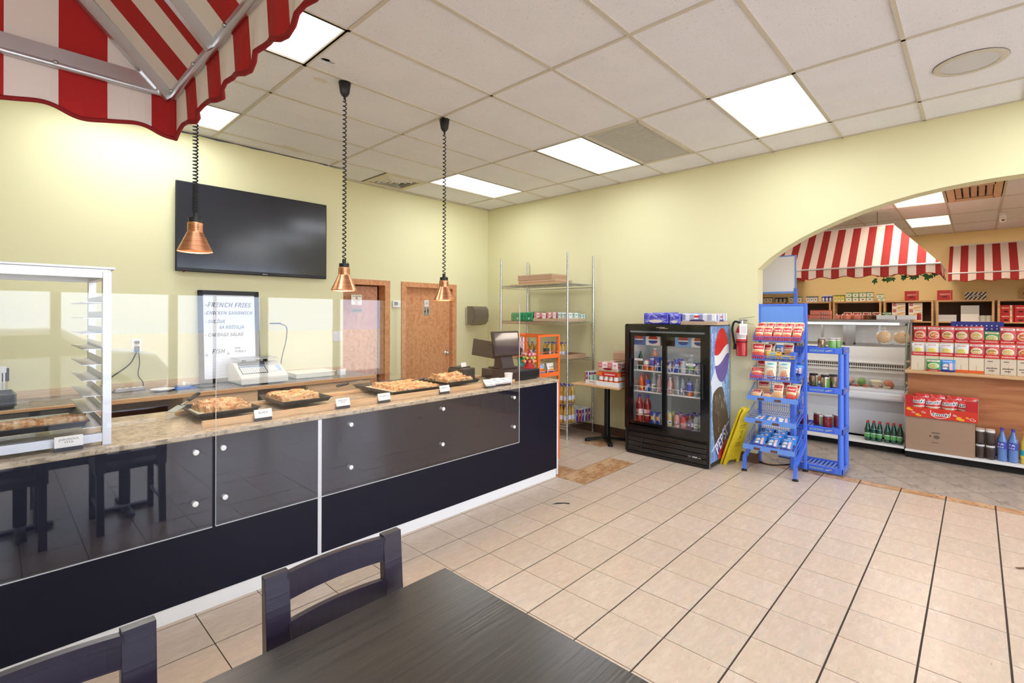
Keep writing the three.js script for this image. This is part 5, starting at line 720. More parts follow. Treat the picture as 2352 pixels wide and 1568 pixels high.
// ---------------------------------------------------------------- glass door drinks cooler
{
  const W = .98, D = .565, H = 1.49, o = thing('drinks_cooler', 'black glass door drinks cooler with a cola print on its side', 'fridge', [5.1, 0, -2.48], -Math.PI / 2), hw = W / 2;
  part(o, 'cabinet', [box(.03, H - .02, D, -hw + .015, H / 2 + .01, -D / 2), box(.03, H - .02, D, hw - .017, H / 2 + .01, -D / 2), box(W, .04, D, 0, H - .02, -D / 2), box(W - .06, H - .1, .03, 0, H / 2 + .02, -D + .02), box(W - .06, .03, D - .02, 0, .33, -D / 2)], M.black);
  part(o, 'liner', [box(.01, 1.1, D - .08, -hw + .035, .9, -D / 2), box(.01, 1.1, D - .08, hw - .037, .9, -D / 2), box(W - .08, 1.1, .008, 0, .9, -D + .045), box(W - .08, .01, D - .08, 0, .35, -D / 2), box(W - .08, .01, D - .08, 0, 1.44, -D / 2)], std(0xc9ccca, .5));
  part(o, 'side_print', printBox(.004, H - .07, D - .02, { all: P.blue, px: R.soda }, hw, H / 2 + .025, -D / 2), sheetMat.gloss, 'blue cola print reading PEPSI'); part(o, 'side_trim', [box(.006, H - .04, .012, hw + .001, H / 2, -D + .006), box(.006, H - .04, .012, hw + .001, H / 2, -.004)], M.steel);
  part(o, 'front_frame', [box(.05, H - .3, .03, -hw + .025, H / 2 + .14, .0), box(.05, H - .3, .03, hw - .025, H / 2 + .14, .0), box(W - .1, .075, .03, 0, H - .038, 0), box(W - .1, .05, .03, 0, .31, 0)], M.blackGloss);
  const door = (x0, x1, z, name) => { const d = part(o, name, [box(.045, 1.07, .02, x0 + .022, .86, z), box(.045, 1.07, .02, x1 - .022, .86, z), box(x1 - x0 - .09, .04, .02, (x0 + x1) / 2, 1.375, z), box(x1 - x0 - .09, .05, .02, (x0 + x1) / 2, .35, z)], M.blackGloss); part(d, 'glass', box(x1 - x0 - .08, 1.0, .004, (x0 + x1) / 2, .866, z), M.pane); return d; };
  const dl = door(-hw + .05, .01, -.02, 'sliding_door'), dr = door(-.03, hw - .05, .004, 'sliding_door');
  part(dl, 'handle', rbox(.02, .32, .03, .006, -hw + .07, .93, .008), M.blackMetal); part(dr, 'handle', rbox(.02, .36, .03, .006, hw - .068, .9, .028), M.blackMetal);
  part(o, 'lower_grille', [box(W - .02, .27, .02, 0, .15, -.03)], M.black); for (let k = 0; k < 4; k++) part(o, 'louvre', rbox(W - .06, .05, .02, .008, 0, .06 + k * .056, -.012).rotateX(0), M.blackGloss);
  part(o, 'kick_plate', box(W - .04, .03, .03, 0, .02, -.01), M.black); part(o, 'logo', panelZ(.14, .03, .002, R.fridgeLogo, P.black).translate(-.03, H - .035, .017), sheetMat.gloss); part(o, 'lower_logo', panelZ(.15, .03, .002, R.lowLogo, P.black).translate(hw - .16, .1, .0), sheetMat.gloss);
  part(o, 'grille_strap', bar(V(-hw + .2, .06, .004), V(-hw + .22, .2, .006), .012, .004), M.charcoal);
  part(o, 'header_print', panelZ(W - .1, .13, .003, R.sodaTop, P.white).translate(0, 1.315, -.07), sheetMat.gloss, 'blue and red cola header strip');
  part(o, 'interior_lamp', box(W - .2, .012, .03, 0, 1.425, -.1), std(0xffffff, .5, 0, { emissive: 0xf4f8ff, emissiveIntensity: 1.5 }));
  const l = new THREE.RectAreaLight(0xf2f7ff, 5, W - .2, .05); l.position.set(5.1 + .12, 1.41, -2.48); l.lookAt(5.1 + .2, 0, -2.48); scene.add(l);
  const sh = []; for (const Y of [.955, .715]) { const s = part(o, 'wire_shelf', [box(W - .1, .014, .008, 0, Y, -.06), box(W - .1, .005, .005, 0, Y + .06, -.06), box(W - .1, .006, .006, 0, Y, -.5)], M.white); const w = []; for (let k = 0; k <= 14; k++) w.push(box(.004, .06, .004, -hw + .06 + k * (W - .12) / 14, Y + .03, -.06)); for (let k = 0; k <= 30; k++) w.push(box(.004, .004, .46, -hw + .06 + k * (W - .12) / 30, Y + .004, -.29)); part(s, 'shelf_wires', w, M.white).userData.kind = 'stuff'; sh.push(Y); }
  part(o, 'sticker', panelZ(.1, .022, .001, R.arrowR, P.white).translate(-hw + .16, 1.085, -.016), sheetMat.card); part(o, 'sticker', panelZ(.1, .022, .001, R.arrowR, P.white).translate(hw - .2, 1.07, .009), sheetMat.card);
  // contents, placed along the shelf from the hinge side: u = metres from the cooler's left wall
  const at = (u, Y, back) => [5.1 + .104 + back, Y, -2.97 + .05 + u], G = 'drinks in the cooler';
  const cans = [['orange can with white band on the upper cooler shelf', .16, R.orangeCan, .115], ['blue and orange tall can on the upper cooler shelf', .235, R.blueOrangeCan, .155], ['dark blue can beside the tall can in the cooler', .3, R.pepsiCan, .15], ['pale green can on the upper cooler shelf', .37, R.greenCan, .12], ['red and blue can beside the door frame on the upper shelf', .43, R.bull, .115], ['lilac blue can at the right door frame, upper shelf', .52, R.pepsiCan, .15], ['silver can with red lettering on the upper cooler shelf', .6, R.silverCan, .13], ['plain silver can near the slide sticker, upper shelf', .755, R.bull, .12], ['pink topped can at the right wall of the upper cooler shelf', .84, R.silverCan, .12]];
  for (const [l, u, r, h] of cans) { canThing(l, at(u, .962, 0), .03, h, r, G); canThing('can standing behind the front row on the upper cooler shelf', at(u + .01, .962, .09), .03, h, r, 'second row of cans in the cooler'); }
  bottleThing('soda_bottle', 'dark green bottle at the left wall of the upper cooler shelf', at(.07, .962, .03), .028, .21, darkGreen, null, darkGreen, G); bottleThing('soda_bottle', 'clear bottle with green label on the upper cooler shelf', at(.68, .962, .02), .034, .2, clearB, R.greenLabel, capWhite, G); bottleThing('soda_bottle', 'brown and white bottle behind the orange cans in the cooler', at(.16, .962, .2), .045, .24, liquid(0xc98a6a), R.bottleLabel, capWhite, G);
  const mid = [['orange soda bottle on the middle cooler shelf', .1, liquid(0xd9601c), R.snackA, capRed, .18], ['tall clear bottle on the middle cooler shelf', .255, clearB, R.bottleLabel, capWhite, .215], ['pinkish bottle behind the rail on the middle shelf', .32, liquid(0xc9a9a6), null, capWhite, .2], ['pale water bottle on the middle cooler shelf', .385, clearB, R.bottleLabel, capWhite, .205], ['pink juice bottle beside the door frame, middle shelf', .447, liquid(0xe2b2a8), R.pinkPack, capWhite, .18], ['clear bottle at the right door frame, middle shelf', .53, clearB, null, capGrey, .2], ['slim clear bottle with white label, middle shelf', .595, clearB, R.bottleLabel, capGrey, .175], ['ribbed clear water bottle on the middle cooler shelf', .755, clearB, R.clearPack, capWhite, .185], ['green glass bottle with white label on the middle shelf', .825, darkGreen, R.greenLabel, capGrey, .15], ['green glass bottle at the right wall of the middle shelf', .888, darkGreen, R.greenLabel, capGrey, .155]];
  for (const [l, u, b, r, c, h] of mid) { bottleThing('soda_bottle', l, at(u, .722, 0), .028, h, b, r, c, G, { slim: .42, neck: .34 }); bottleThing('soda_bottle', 'bottle standing behind the front row on the middle cooler shelf', at(u + .01, .722, .1), .028, h, b, null, c, 'second row of bottles in the cooler', { slim: .42, neck: .34 }); }
  canThing('blue can leaning between the bottles on the middle shelf', at(.175, .722, 0), .03, .13, R.pepsiCan, G); canThing('tall blue and orange can on the middle cooler shelf', at(.675, .722, 0), .031, .155, R.blueOrangeCan, G);
  for (const [l, u, b] of [['large red drink bottle at the left of the cooler floor', .075, 0], ['second large red drink bottle on the cooler floor', .165, .02]]) bottleThing('soda_bottle', l, at(u, .36, b), .042, .31, cola, R.pinkPack, capBlue, G, { slim: .34, neck: .3, ly: .36 });
  const low = [['blue and silver energy can on the cooler floor', .245, R.bull, 1], ['second blue and silver energy can on the cooler floor', .31, R.bull, 1]]; for (const [l, u, r] of low) canThing(l, at(u, .36, 0), .03, .14, r, G);
  const small = [['white labelled juice bottle on the cooler floor', .376, liquid(0xd9d3c6), R.bottleLabel, capWhite, .145], ['pale yellow juice bottle on the cooler floor', .441, liquid(0xd9c88a), R.bottleLabel, std(0x9fc98a, .4), .155], ['pink juice bottle with lilac cap on the cooler floor', .53, liquid(0xe6a9a0), R.pinkPack, capBlue, .15], ['red and cream juice bottle with blue cap on the cooler floor', .605, liquid(0xc9504a), R.pinkPack, capBlue, .14], ['dark berry juice bottle with round blue cap', .68, liquid(0x6a4a4a), R.bottleLabel, capBlue, .17], ['clear bottle with round blue cap beside the berry juice', .745, clearB, R.bottleLabel, capBlue, .165], ['clear bottle with blue cap near the right wall, cooler floor', .81, clearB, R.greenLabel, capBlue, .165], ['last clear bottle with blue cap on the cooler floor', .87, clearB, R.greenLabel, capBlue, .16]];
  for (const [l, u, b, r, c, h] of small) { bottleThing('soda_bottle', l, at(u, .36, 0), .03, h, b, r, c, G, { slim: .5, neck: .24 }); bottleThing('soda_bottle', 'bottle standing behind the front row on the cooler floor', at(u, .36, .1), .03, h, b, null, c, 'second row of bottles on the cooler floor', { slim: .5, neck: .24 }); }
  packThing('crinkled blue plastic wrapped bottle pack on top of the cooler', [5.3, H, -2.62], .3, .135, .3, R.bluePaper, false, 0, 'packs on top of the cooler', 2); packThing('blue drink pack between the two others on top of the cooler', [5.3, H, -2.4], .3, .12, .13, R.bluePaper, false, 0, 'packs on top of the cooler', 6); packThing('silver wrapped can pack on top of the cooler near its printed side', [5.32, H, -2.14], .3, .125, .38, R.silverPack, true, 0, 'packs on top of the cooler', 9);
}
// ---- fire extinguisher, wet floor sign
{
  const o = thing('fire_extinguisher', 'red fire extinguisher with a white tag hanging on the wall', 'extinguisher', [5.6, 1.155, -1.845]);
  part(o, 'cylinder', lathe([[0, 0], [.05, 0], [.055, .008], [.055, .27], [.045, .31], [.022, .335], [0, .335]], 28), M.redPaint); part(o, 'label', rectUV(new THREE.CylinderGeometry(.0556, .0556, .12, 24, 1, true, Math.PI, Math.PI).translate(0, .2, 0), R.exting), sheetMat.card); part(o, 'valve', [cyl(.018, .022, .05, 0, .355, 0, 16), rbox(.02, .02, .09, .004, 0, .385, .02)], M.chrome);
  part(o, 'lever', [bar(V(0, .4, -.03), V(0, .425, .13), .016, .006), bar(V(0, .37, 0), V(0, .34, .12), .016, .006)], M.chrome); part(o, 'hose', tube([V(0, .36, -.02), V(-.01, .37, -.07), V(-.01, .3, -.095), V(-.01, .2, -.085), V(-.01, .12, -.07)], .011, 30, 8), M.rubber); part(o, 'nozzle', cyl(.014, .018, .06, -.01, .1, -.068, 12), M.rubber); part(o, 'strap', new THREE.TorusGeometry(.0565, .005, 6, 28).rotateX(Math.PI / 2).translate(0, .155, 0), M.black);
  const t = part(o, 'inspection_tag', panelZ(.075, .12, .001, R.tag, P.white).rotateY(-Math.PI / 2 + .2), sheetMat.card, 'white inspection tag'); t.position.set(-.058, .29, .035); part(o, 'wall_bracket', box(.03, .2, .03, .065, .25, 0), M.black);
  const w = thing('wet_floor_sign', 'folded yellow wet floor sign leaning beside the cooler', 'floor sign', [5.515, 0, -1.93], -.25); w.rotation.order = 'YXZ'; w.rotation.x = .29;
  const pts = [[-.13, 0], [-.095, .0], [-.07, .05], [.07, .05], [.095, 0], [.13, 0], [.07, .58], [.05, .62], [-.05, .62], [-.07, .58]];
  const face = part(w, 'front_leaf', slab(pts, .012, [], .004), M.yellow); part(face, 'warning_print', printBox(.12, .36, .002, { all: P.yellow, pz: R.wetFloor }).translate(0, .32, .0175), sheetMat.card, 'black warning words and falling figure'); part(w, 'rear_leaf', slab(pts, .012, [], .004).translate(0, 0, -.034), M.yellow); part(w, 'handle', rbox(.1, .03, .05, .01, 0, .63, -.012), M.yellow);
}
// ---------------------------------------------------------------- blue wire snack rack in front of the arch jamb
const tiltZ = (g, a) => g.rotateZ(a);
{
  const zl = -1.73, zr = -1.27, zc = (zl + zr) / 2, w = zr - zl, xb = 5.745, o = thing('snack_display', 'blue metal snack rack with six sloping wire tiers and a header panel', 'snack rack');
  for (const z of [zl + .03, zr]) part(o, 'rear_post', rbox(.034, 1.7, .03, .006, xb, .87, z), M.blue);
  part(o, 'centre_post', rbox(.05, 1.2, .05, .01, 5.66, .62, -1.36), M.blue);
  for (const z of [zl, zr + .005]) { part(o, 'leg', [bar(V(5.72, .3, z), V(5.36, .14, z), .03, .034), bar(V(5.36, .155, z), V(5.34, .02, z), .03, .034)], M.blue); part(o, 'foot', lathe([[0, 0], [.028, 0], [.026, .012], [.012, .016], [.01, .024], [0, .024]], 16).translate(5.34, 0, z), M.rubber); }
  for (const z of [zl + .03, zr]) part(o, 'foot', lathe([[0, 0], [.028, 0], [.026, .012], [.012, .016], [.01, .024], [0, .024]], 16).translate(xb, 0, z), M.rubber);
  part(o, 'header_panel', box(.012, .2, w - .05, xb - .004, 1.6, zc + .015), M.bluePanel, 'plain light blue header panel'); part(o, 'header_rail', [rbox(.03, .022, w, .005, xb, 1.705, zc + .015), rbox(.03, .018, w, .005, xb, 1.5, zc + .015)], M.blue);
  const tiers = [[5.6, 1.325, 5.735, 1.385], [5.575, 1.125, 5.735, 1.19], [5.505, .925, 5.735, 1.0], [5.44, .725, 5.735, .815], [5.375, .5, 5.735, .595], [5.325, .24, 5.735, .355]];
  const out = [];
  tiers.forEach(([xf, yf, xbk, yb], k) => {
    const P2 = (t, z, h = 0) => V(xf + (xbk - xf) * t, yf + (yb - yf) * t + h, z), lip = k < 3 ? .045 : .04, wr = (a, b, r = .0022) => rod(a, b, r, 5), deck = [];
    const f = part(o, 'tier', [wr(P2(0, zl, lip), P2(0, zr, lip), .0035), wr(P2(0, zl), P2(0, zr), .0035), wr(P2(1, zl, .09), P2(1, zr, .09), .0035), wr(P2(0, zl, lip), P2(1, zl, .09), .0035), wr(P2(0, zr, lip), P2(1, zr, .09), .0035), wr(P2(0, zl), P2(1, zl), .0035), wr(P2(0, zr), P2(1, zr), .0035)], M.blue);
    for (let i = 0; i <= 22; i++) { const z = zl + w * i / 22; deck.push(wr(P2(0, z), P2(1, z)), wr(P2(0, z), P2(0, z, lip)), wr(P2(1, z), P2(1, z, .09))); } for (let j = 1; j < 7; j++) { deck.push(wr(P2(j / 7, zl), P2(j / 7, zr)), wr(P2(j / 7, zl), P2(j / 7, zl, lip + (.09 - lip) * j / 7)), wr(P2(j / 7, zr), P2(j / 7, zr, lip + (.09 - lip) * j / 7))); } deck.push(wr(P2(1, zl, .045), P2(1, zr, .045)));
    part(f, 'mesh_wires', deck, M.blue).userData.kind = 'stuff';
    if (k >= 3) { part(f, 'price_rail', bar(P2(0, zl - .006, .018).add(V(-.008, 0, 0)), P2(0, zr + .006, .018).add(V(-.008, 0, 0)), .008, .046), M.bluePanel, 'light blue price rail'); for (const t of [.28, .62]) part(f, 'torn_label', box(.002, .022, .06).translate(xf - .014, yf + .012, zl + w * t), M.brownDark); }
    out.push(P2);
  });
  const put = (k, t, z, W, H, D, r, label, lean = -.5, yaw = 0, h = .006, group = 'snack bags on the blue rack') => { const p = out[k](t, z, h), q = thing('snack_bag', label, 'snack bag', [p.x, p.y, p.z], -Math.PI / 2 + yaw, group); q.rotation.order = 'YXZ'; q.rotation.x = lean; part(q, 'bag', once(`bag${W},${H},${D},${prints.indexOf(r)}`, () => bag(W, H, D, r)), sheetMat.foil); return q; };
  const tw = i => zl + .046 + i * .09;
  for (let i = 0; i < 5; i++) { put(0, .06, tw(i), .086, .155, .034, R.prutici, ['red pretzel bag at the left end of the top tier', 'red pretzel bag second along the top tier', 'red pretzel bag third along the top tier', 'red pretzel bag fourth along the top tier', 'red pretzel bag at the right end of the top tier'][i], -.42, (i % 2 - .5) * .12); put(0, .66, tw(i) + .008, .086, .155, .034, R.prutici, 'red pretzel bag standing behind the front row of the top tier', -.3, 0, .01, 'second row of pretzel bags'); }
  put(0, .8, zr - .05, .085, .14, .03, R.prutici2, 'red pretzel bag raised at the right rear of the top tier', -.15);
  put(1, .12, zl + .05, .12, .175, .05, R.prutici, 'plump red pretzel bag at the left of the second tier', -.3, .1); put(1, .4, zl + .12, .09, .14, .04, R.prutici2, 'pale pretzel bag behind the plump bag on the second tier', -.25, -.3); put(1, .75, zl + .14, .09, .13, .04, R.prutici2, 'red bag leaning at the rear of the second tier', -.3, -.4);
  for (let i = 0; i < 3; i++) { const p = out[1](.08 + .1 * (i > 1), zl + .2 + (i % 2) * .13, .006 + (i > 1) * .03), q = thing('wafer_pack', ['yellow and blue wafer pack lying on the second tier', 'yellow and red wafer pack lying on the second tier', 'yellow wafer pack stacked on the others of the second tier'][i], 'wafer', [p.x + .03, p.y + .012, p.z], -Math.PI / 2, 'yellow wafer packs'); part(q, 'pack', printBox(.125, .032, .07, { all: P.yellow, pz: R.yellowBar, py: R.yellowBar }).translate(0, .016, 0), sheetMat.foil); }
  put(1, .85, -1.5, .1, .1, .04, R.bluePack, 'dark blue bag at the rear of the second tier', -.2); put(1, .85, -1.42, .1, .11, .04, R.prutici2, 'red topped bag at the rear of the second tier', -.2);
  put(2, .1, zl + .06, .13, .145, .05, R.prutici, 'slumped red pretzel bag at the left of the third tier', -.75, .15); put(2, .12, -1.545, .115, .18, .05, R.biscuit, 'beige biscuit bag with round biscuits beside the slumped pretzel bag', -.22, .03); put(2, .12, -1.42, .115, .185, .05, R.biscuit, 'beige biscuit bag with round biscuits near the right end of the third tier', -.22, -.06); put(2, .6, zl + .07, .09, .15, .04, R.prutici2, 'dark red bag upright behind the slumped bag', -.15); put(2, .7, -1.32, .1, .11, .05, R.bluePack, 'grey and blue bag at the right rear of the third tier', -.2);
  put(3, .1, zl + .06, .1, .12, .035, R.prutici2, 'pretzel bag lying back at the left of the fourth tier', -.9); put(3, .1, zl + .165, .1, .11, .035, R.prutici2, 'orange pretzel bag lying back second along the fourth tier', -1.0); put(3, .12, zl + .27, .095, .17, .035, R.prutici2, 'upright red and cream pretzel bag on the fourth tier', -.35); put(3, .12, zl + .385, .095, .165, .035, R.prutici, 'leaning red pretzel bag on the fourth tier', -.4, -.12); put(3, .35, zl + .41, .085, .15, .035, R.prutici2, 'red pretzel bag tucked at the right end of the fourth tier', -.3, -.2); put(3, .5, zl + .32, .085, .15, .035, R.prutici2, 'red pretzel bag standing at the rear of the fourth tier', -.2); put(3, .6, zl + .1, .12, .12, .04, R.prutici2, 'dark red pack in the shade at the left rear of the fourth tier', -.2);
  for (let i = 0; i < 3; i++) put(4, .12, zl + .1 + i * .12, .11, .14, .02, R.bluePack, ['flat blue chocolate pack at the left of the fifth tier', 'flat blue chocolate pack in the middle of the fifth tier', 'flat blue chocolate pack at the right of the fifth tier'][i], -1.25, (i - 1) * .2);
  for (let i = 0; i < 3; i++) for (let j = 0; j < 3 - (i === 2 ? 1 : 0); j++) put(5, .14 + j * .2, zl + .12 + i * .125 + j * .012, .11, .15, .028, R.bluePack, j ? 'blue and white chocolate pack behind the front packs of the bottom tier' : ['blue and white chocolate pack at the left of the bottom tier', 'blue and white chocolate pack in the middle of the bottom tier', 'blue and white chocolate pack at the right of the bottom tier'][i], -.95, 0, .012, j ? 'rear chocolate packs' : 'front chocolate packs');
  one('floor_cable', tube([V(5.9, .006, -1.75), V(5.75, .006, -1.7), V(5.72, .006, -1.58), V(5.9, .006, -1.42), V(5.95, .006, -1.3)], .006, 40), M.charcoal, 'thin dark cable lying on the floor behind the blue rack', 'cord');
}
{ // white header board on a pole
  const o = thing('sign_board', 'blank white board in a blue edge raised on a blue pole', 'sign', [6.2, 0, -1.67]);
  part(o, 'board', rbox(.012, .41, .4, .003, 0, 2.056, 0), M.white); part(o, 'board_edge', [box(.02, .022, .41, 0, 1.855, 0), box(.02, .012, .41, 0, 2.266, 0), box(.02, .41, .012, 0, 2.056, .2), box(.02, .41, .012, 0, 2.056, -.2)], M.bluePanel); part(o, 'pole', box(.03, 1.9, .03, 0, .95, .2), M.blue); part(o, 'base', rbox(.16, .015, .2, .004, 0, .008, .15), M.blue);
}
// ---------------------------------------------------------------- blue plastic shelving with jars
const jarGeo = lathe([[0, .002], [.03, 0], [.034, .006], [.034, .075], [.03, .088], [.028, .092], [0, .092]], 18), jarLid = lathe([[0, .104], [.029, .104], [.031, .1], [.031, .09], [0, .09]], 18);
function jar(label, at, rect, lidM, group, s = 1) { const o = thing('food_jar', label, 'jar', at, rr(0, 6), group); o.scale.setScalar(s); part(o, 'glass', once('jar' + prints.indexOf(rect), () => rectUV(jarGeo.clone(), rect)), sheetMat.gloss); part(o, 'lid', jarLid, lidM); }
{
  const x0 = 5.785, x1 = 6.095, z0 = -1.42, z1 = -.95, o = thing('plastic_shelving', 'blue plastic shelving unit lettered SOKOVI with four slatted tiers', 'shelving');
  for (const [x, z] of [[x0 + .025, z1 - .025], [x1 - .025, z1 - .025], [x0 + .025, z0 + .025], [x1 - .025, z0 + .025]]) for (let k = 0; k < 3; k++) part(o, 'post', cyl(.024, .027, .36, x, .23 + k * .4, z, 18), M.blue);
  [.045, .44, .84, 1.24].forEach((Y, k) => {
    const t = part(o, 'tier', [rbox(.014, .06, z1 - z0, .004, x0 + .007, Y, (z0 + z1) / 2), rbox(.014, .06, z1 - z0, .004, x1 - .007, Y, (z0 + z1) / 2), rbox(x1 - x0, .06, .014, .004, (x0 + x1) / 2, Y, z1 - .007), rbox(x1 - x0, .06, .014, .004, (x0 + x1) / 2, Y, z0 + .007)], M.blue);
    for (let i = 0; i < 12; i++) part(t, 'slat', box(x1 - x0 - .02, .01, .022, (x0 + x1) / 2, Y + .012, z0 + .03 + i * (z1 - z0 - .06) / 11), M.blue);
    part(t, 'brand_strip', panelZ(.26, .045, .002, R.sokovi, P.blue).rotateY(-Math.PI / 2).translate(x0 - .001, Y, z1 - .2), sheetMat.gloss, 'strip lettered SOKOVI'); part(t, 'side_strip', panelZ(.2, .04, .002, R.sokovi, P.blue).translate((x0 + x1) / 2, Y, z1 + .001), sheetMat.gloss);
  });
  const lidW = std(0xd8d4cc, .4, .3), lidR = std(0xb4302c, .4), lidK = std(0x2a2c30, .4), G = 'jars on the blue plastic shelving';
  for (const [x, z, t] of [[5.85, -1.06, 'pickle jar with pale lid at the front corner of the top blue tier'], [5.93, -1.03, 'pickle jar behind the corner jar on the top blue tier'], [5.86, -1.15, 'green labelled pickle jar beside the corner jars']]) jar(t, [x, 1.26, z], R.jar, lidW, G, 1.05);
  for (const [x, z, t] of [[5.85, -1.36, 'brown pickle jar beside the blue wire rack, top tier'], [5.93, -1.37, 'second brown pickle jar beside the blue wire rack, top tier']]) jar(t, [x, 1.26, z], R.jar, lidK, G, 1.15);
  for (const [x, z, t] of [[5.86, -1.33, 'wide pickle jar near the wire rack on the second blue tier'], [5.95, -1.24, 'wide pickle jar in the middle of the second blue tier'], [5.86, -1.12, 'wide green labelled pickle jar at the front of the second blue tier'], [5.97, -1.07, 'dark lidded pickle jar behind the front jar on the second blue tier'], [5.99, -1.36, 'pickle jar at the rear of the second blue tier']]) jar(t, [x, .86, z], R.jar, lidK, G, 1.25);
  for (const [x, z, t] of [[5.86, -1.31, 'beetroot jar near the wire rack on the third blue tier'], [5.95, -1.2, 'beetroot jar at the rear of the third blue tier'], [5.86, -1.1, 'beetroot jar at the front of the third blue tier'], [5.98, -1.04, 'beetroot jar beside the blue corner post'], [5.96, -1.34, 'beetroot jar behind the wire rack on the third blue tier']]) jar(t, [x, .46, z], R.beet, lidW, G, 1.2);
}
// ---------------------------------------------------------------- refrigerated deli case
{
  const z0 = -3.2, z1 = -.62, L = z1 - z0, zc = (z0 + z1) / 2, o = thing('deli_case', 'long white refrigerated deli case with slanted glass and a steel top', 'display case');
  const grey = std(0xd9dce0, .35, .1), whiteM = phys(0xeef0f0, .3, { clearcoat: .3 });
  part(o, 'plinth', box(.85, .1, L, 7.95, .05, zc), M.dark); part(o, 'base_ledge', rbox(.3, .02, L + .05, .004, 7.28, .095, zc), M.white); part(o, 'ledge_support', box(.2, .085, L, 7.36, .042, zc), M.dark);
  const prof = [[7.5, .12], [8.5, .12], [8.5, 1.15], [8.36, 1.15], [8.3, .62], [7.62, .62], [7.5, .7], [7.42, .68], [7.41, .58], [7.47, .54], [7.52, .42]];
  part(o, 'body', slab(prof.map(([a, b]) => [a, b]), L, [], .004).translate(0, 0, z0), grey); part(o, 'bumper', rbox(.06, .09, L, .025, 7.43, .62, zc), whiteM);
  part(o, 'deck', box(.66, .02, L - .04, 7.95, .66, zc), M.steel); part(o, 'rear_wall', box(.02, .5, L - .04, 8.32, .92, zc).rotateZ(0), whiteM);
  for (let k = 0; k < 3; k++) part(o, 'vent_rail', box(.02, .016, L - .06, 8.3 - .0, .83 + .06 * k, zc), M.white); const slots = []; for (let k = 0; k < 100; k++) slots.push(box(.006, .07, .012, 8.306, .9, z0 + .04 + k * (L - .08) / 99)); part(o, 'vent_slots', slots, M.charcoal).userData.kind = 'stuff';
  part(o, 'top_shelf', rbox(.5, .035, L + .02, .006, 8.22, 1.525, zc), M.steel, 'brushed steel top shelf');
  for (const z of [z0 + .03, -1.95, -1.3, z1 - .03]) part(o, 'upright', box(.04, .4, .07, 8.34, 1.32, z), M.steel);
  for (const [a, b] of [[z0 + .1, -2.0], [-1.9, -1.35], [-1.25, -.66]]) { const d = part(o, 'rear_window', [box(.02, .03, b - a, 8.32, 1.48, (a + b) / 2), box(.02, .04, b - a, 8.32, 1.2, (a + b) / 2), box(.02, .3, .045, 8.32, 1.34, a), box(.02, .3, .045, 8.32, 1.34, b), box(.02, .3, .03, 8.318, 1.34, (a + b) / 2)], M.steel); part(d, 'glass', box(.005, .27, b - a - .03, 8.34, 1.34, (a + b) / 2), M.pane); }
  part(o, 'rear_door', box(.012, .36, L - .08, 8.5, 1.33, zc), whiteM); part(o, 'lamp_tube', rbox(.03, .03, L - .2, .012, 8.05, 1.49, zc), std(0xffffff, .5, 0, { emissive: 0xffffff, emissiveIntensity: 1.6 })); const l = new THREE.RectAreaLight(0xfffdf6, 12, L - .2, .06); l.position.set(8.03, 1.47, zc); l.rotation.set(-Math.PI / 2, 0, Math.PI / 2); scene.add(l);
  part(o, 'front_glass', bar(V(7.55, .72, zc), V(7.95, 1.5, zc), L - .03, .006, V(-.9, .45, 0)), M.pane); part(o, 'end_glass', slab([[7.5, .7], [8.3, .7], [8.36, 1.5], [7.93, 1.5], [7.66, 1.2]], .008).translate(0, 0, z1 - .012), M.pane); part(o, 'glass_edge', tube([V(7.5, .7, z1), V(7.58, 1.0, z1), V(7.74, 1.3, z1), V(7.95, 1.5, z1)], .008, 24), std(0x9fb8a8, .2));
  part(o, 'end_panel', slab([[7.42, .1], [8.5, .1], [8.5, .68], [7.42, .68]], .02).translate(0, 0, z1), whiteM);
  // cold meats and cheese on the deck
  const food = [0xd8907c, 0xe8d9b0, 0xb9564a, 0xe9c79a, 0xd9b0a0, 0x6f9a4a, 0xefe3c4, 0xc97058].map(c => std(c, .5)), names = ['pink', 'cream', 'dark red', 'yellow', 'pale pink', 'green wrapped', 'white', 'brick red'];
  for (let k = 0; k < 16; k++) { const z = z0 + .18 + k * .147, c = k % 8; const q = thing('deli_piece', `${names[c]} ${c === 1 || c === 6 || c === 3 ? 'cheese block' : 'sausage roll'} on the deck of the deli case`, c === 1 || c === 6 || c === 3 ? 'cheese' : 'sausage', [7.94 + (k % 3) * .05, .672, z], .3 * Math.sin(k), 'cold cuts in the deli case'); part(q, 'piece', c === 1 || c === 6 || c === 3 ? rbox(.16, .07, .12, .015, 0, .035, 0) : join([cyl(.045, .045, .2, 0, 0, 0, 16).rotateZ(Math.PI / 2).translate(0, .046, 0), ball(.045, .1, .046, 0, 12), ball(.045, -.1, .046, 0, 12)]), food[c]); }
  for (let k = 0; k < 22; k++) { const c = (k * 5) % 8, q = thing('sliced_tray', `${names[c]} sliced cold cut tray on the deli deck between the larger pieces`, 'cold cuts', [7.69, .672, z0 + .12 + k * .108], .4 * Math.sin(k * 3), 'sliced trays in the deli case'); part(q, 'tray', rbox(.11, .012, .085, .003, 0, .006, 0), M.white); for (let j = 0; j < 3; j++) part(q, 'slice', cyl(.034, .034, .008, -.025 + j * .024, .02 + j * .009, .01 * (j % 2), 14).rotateZ(-.12), food[c]); }
  for (let k = 0; k < 6; k++) { const q = thing('cheese_wheel', k % 2 ? 'half wheel of pale cheese behind the deli window' : 'white topped cheese behind the deli window', 'cheese', [8.44, 1.16, -1.15 + k * .09 - (k > 2 ? .7 : 0)], 0, 'cheeses on the rear ledge'); part(q, 'cheese', cyl(.035, .037, .045, 0, .023, 0, 18), food[k % 2 ? 3 : 6]); }
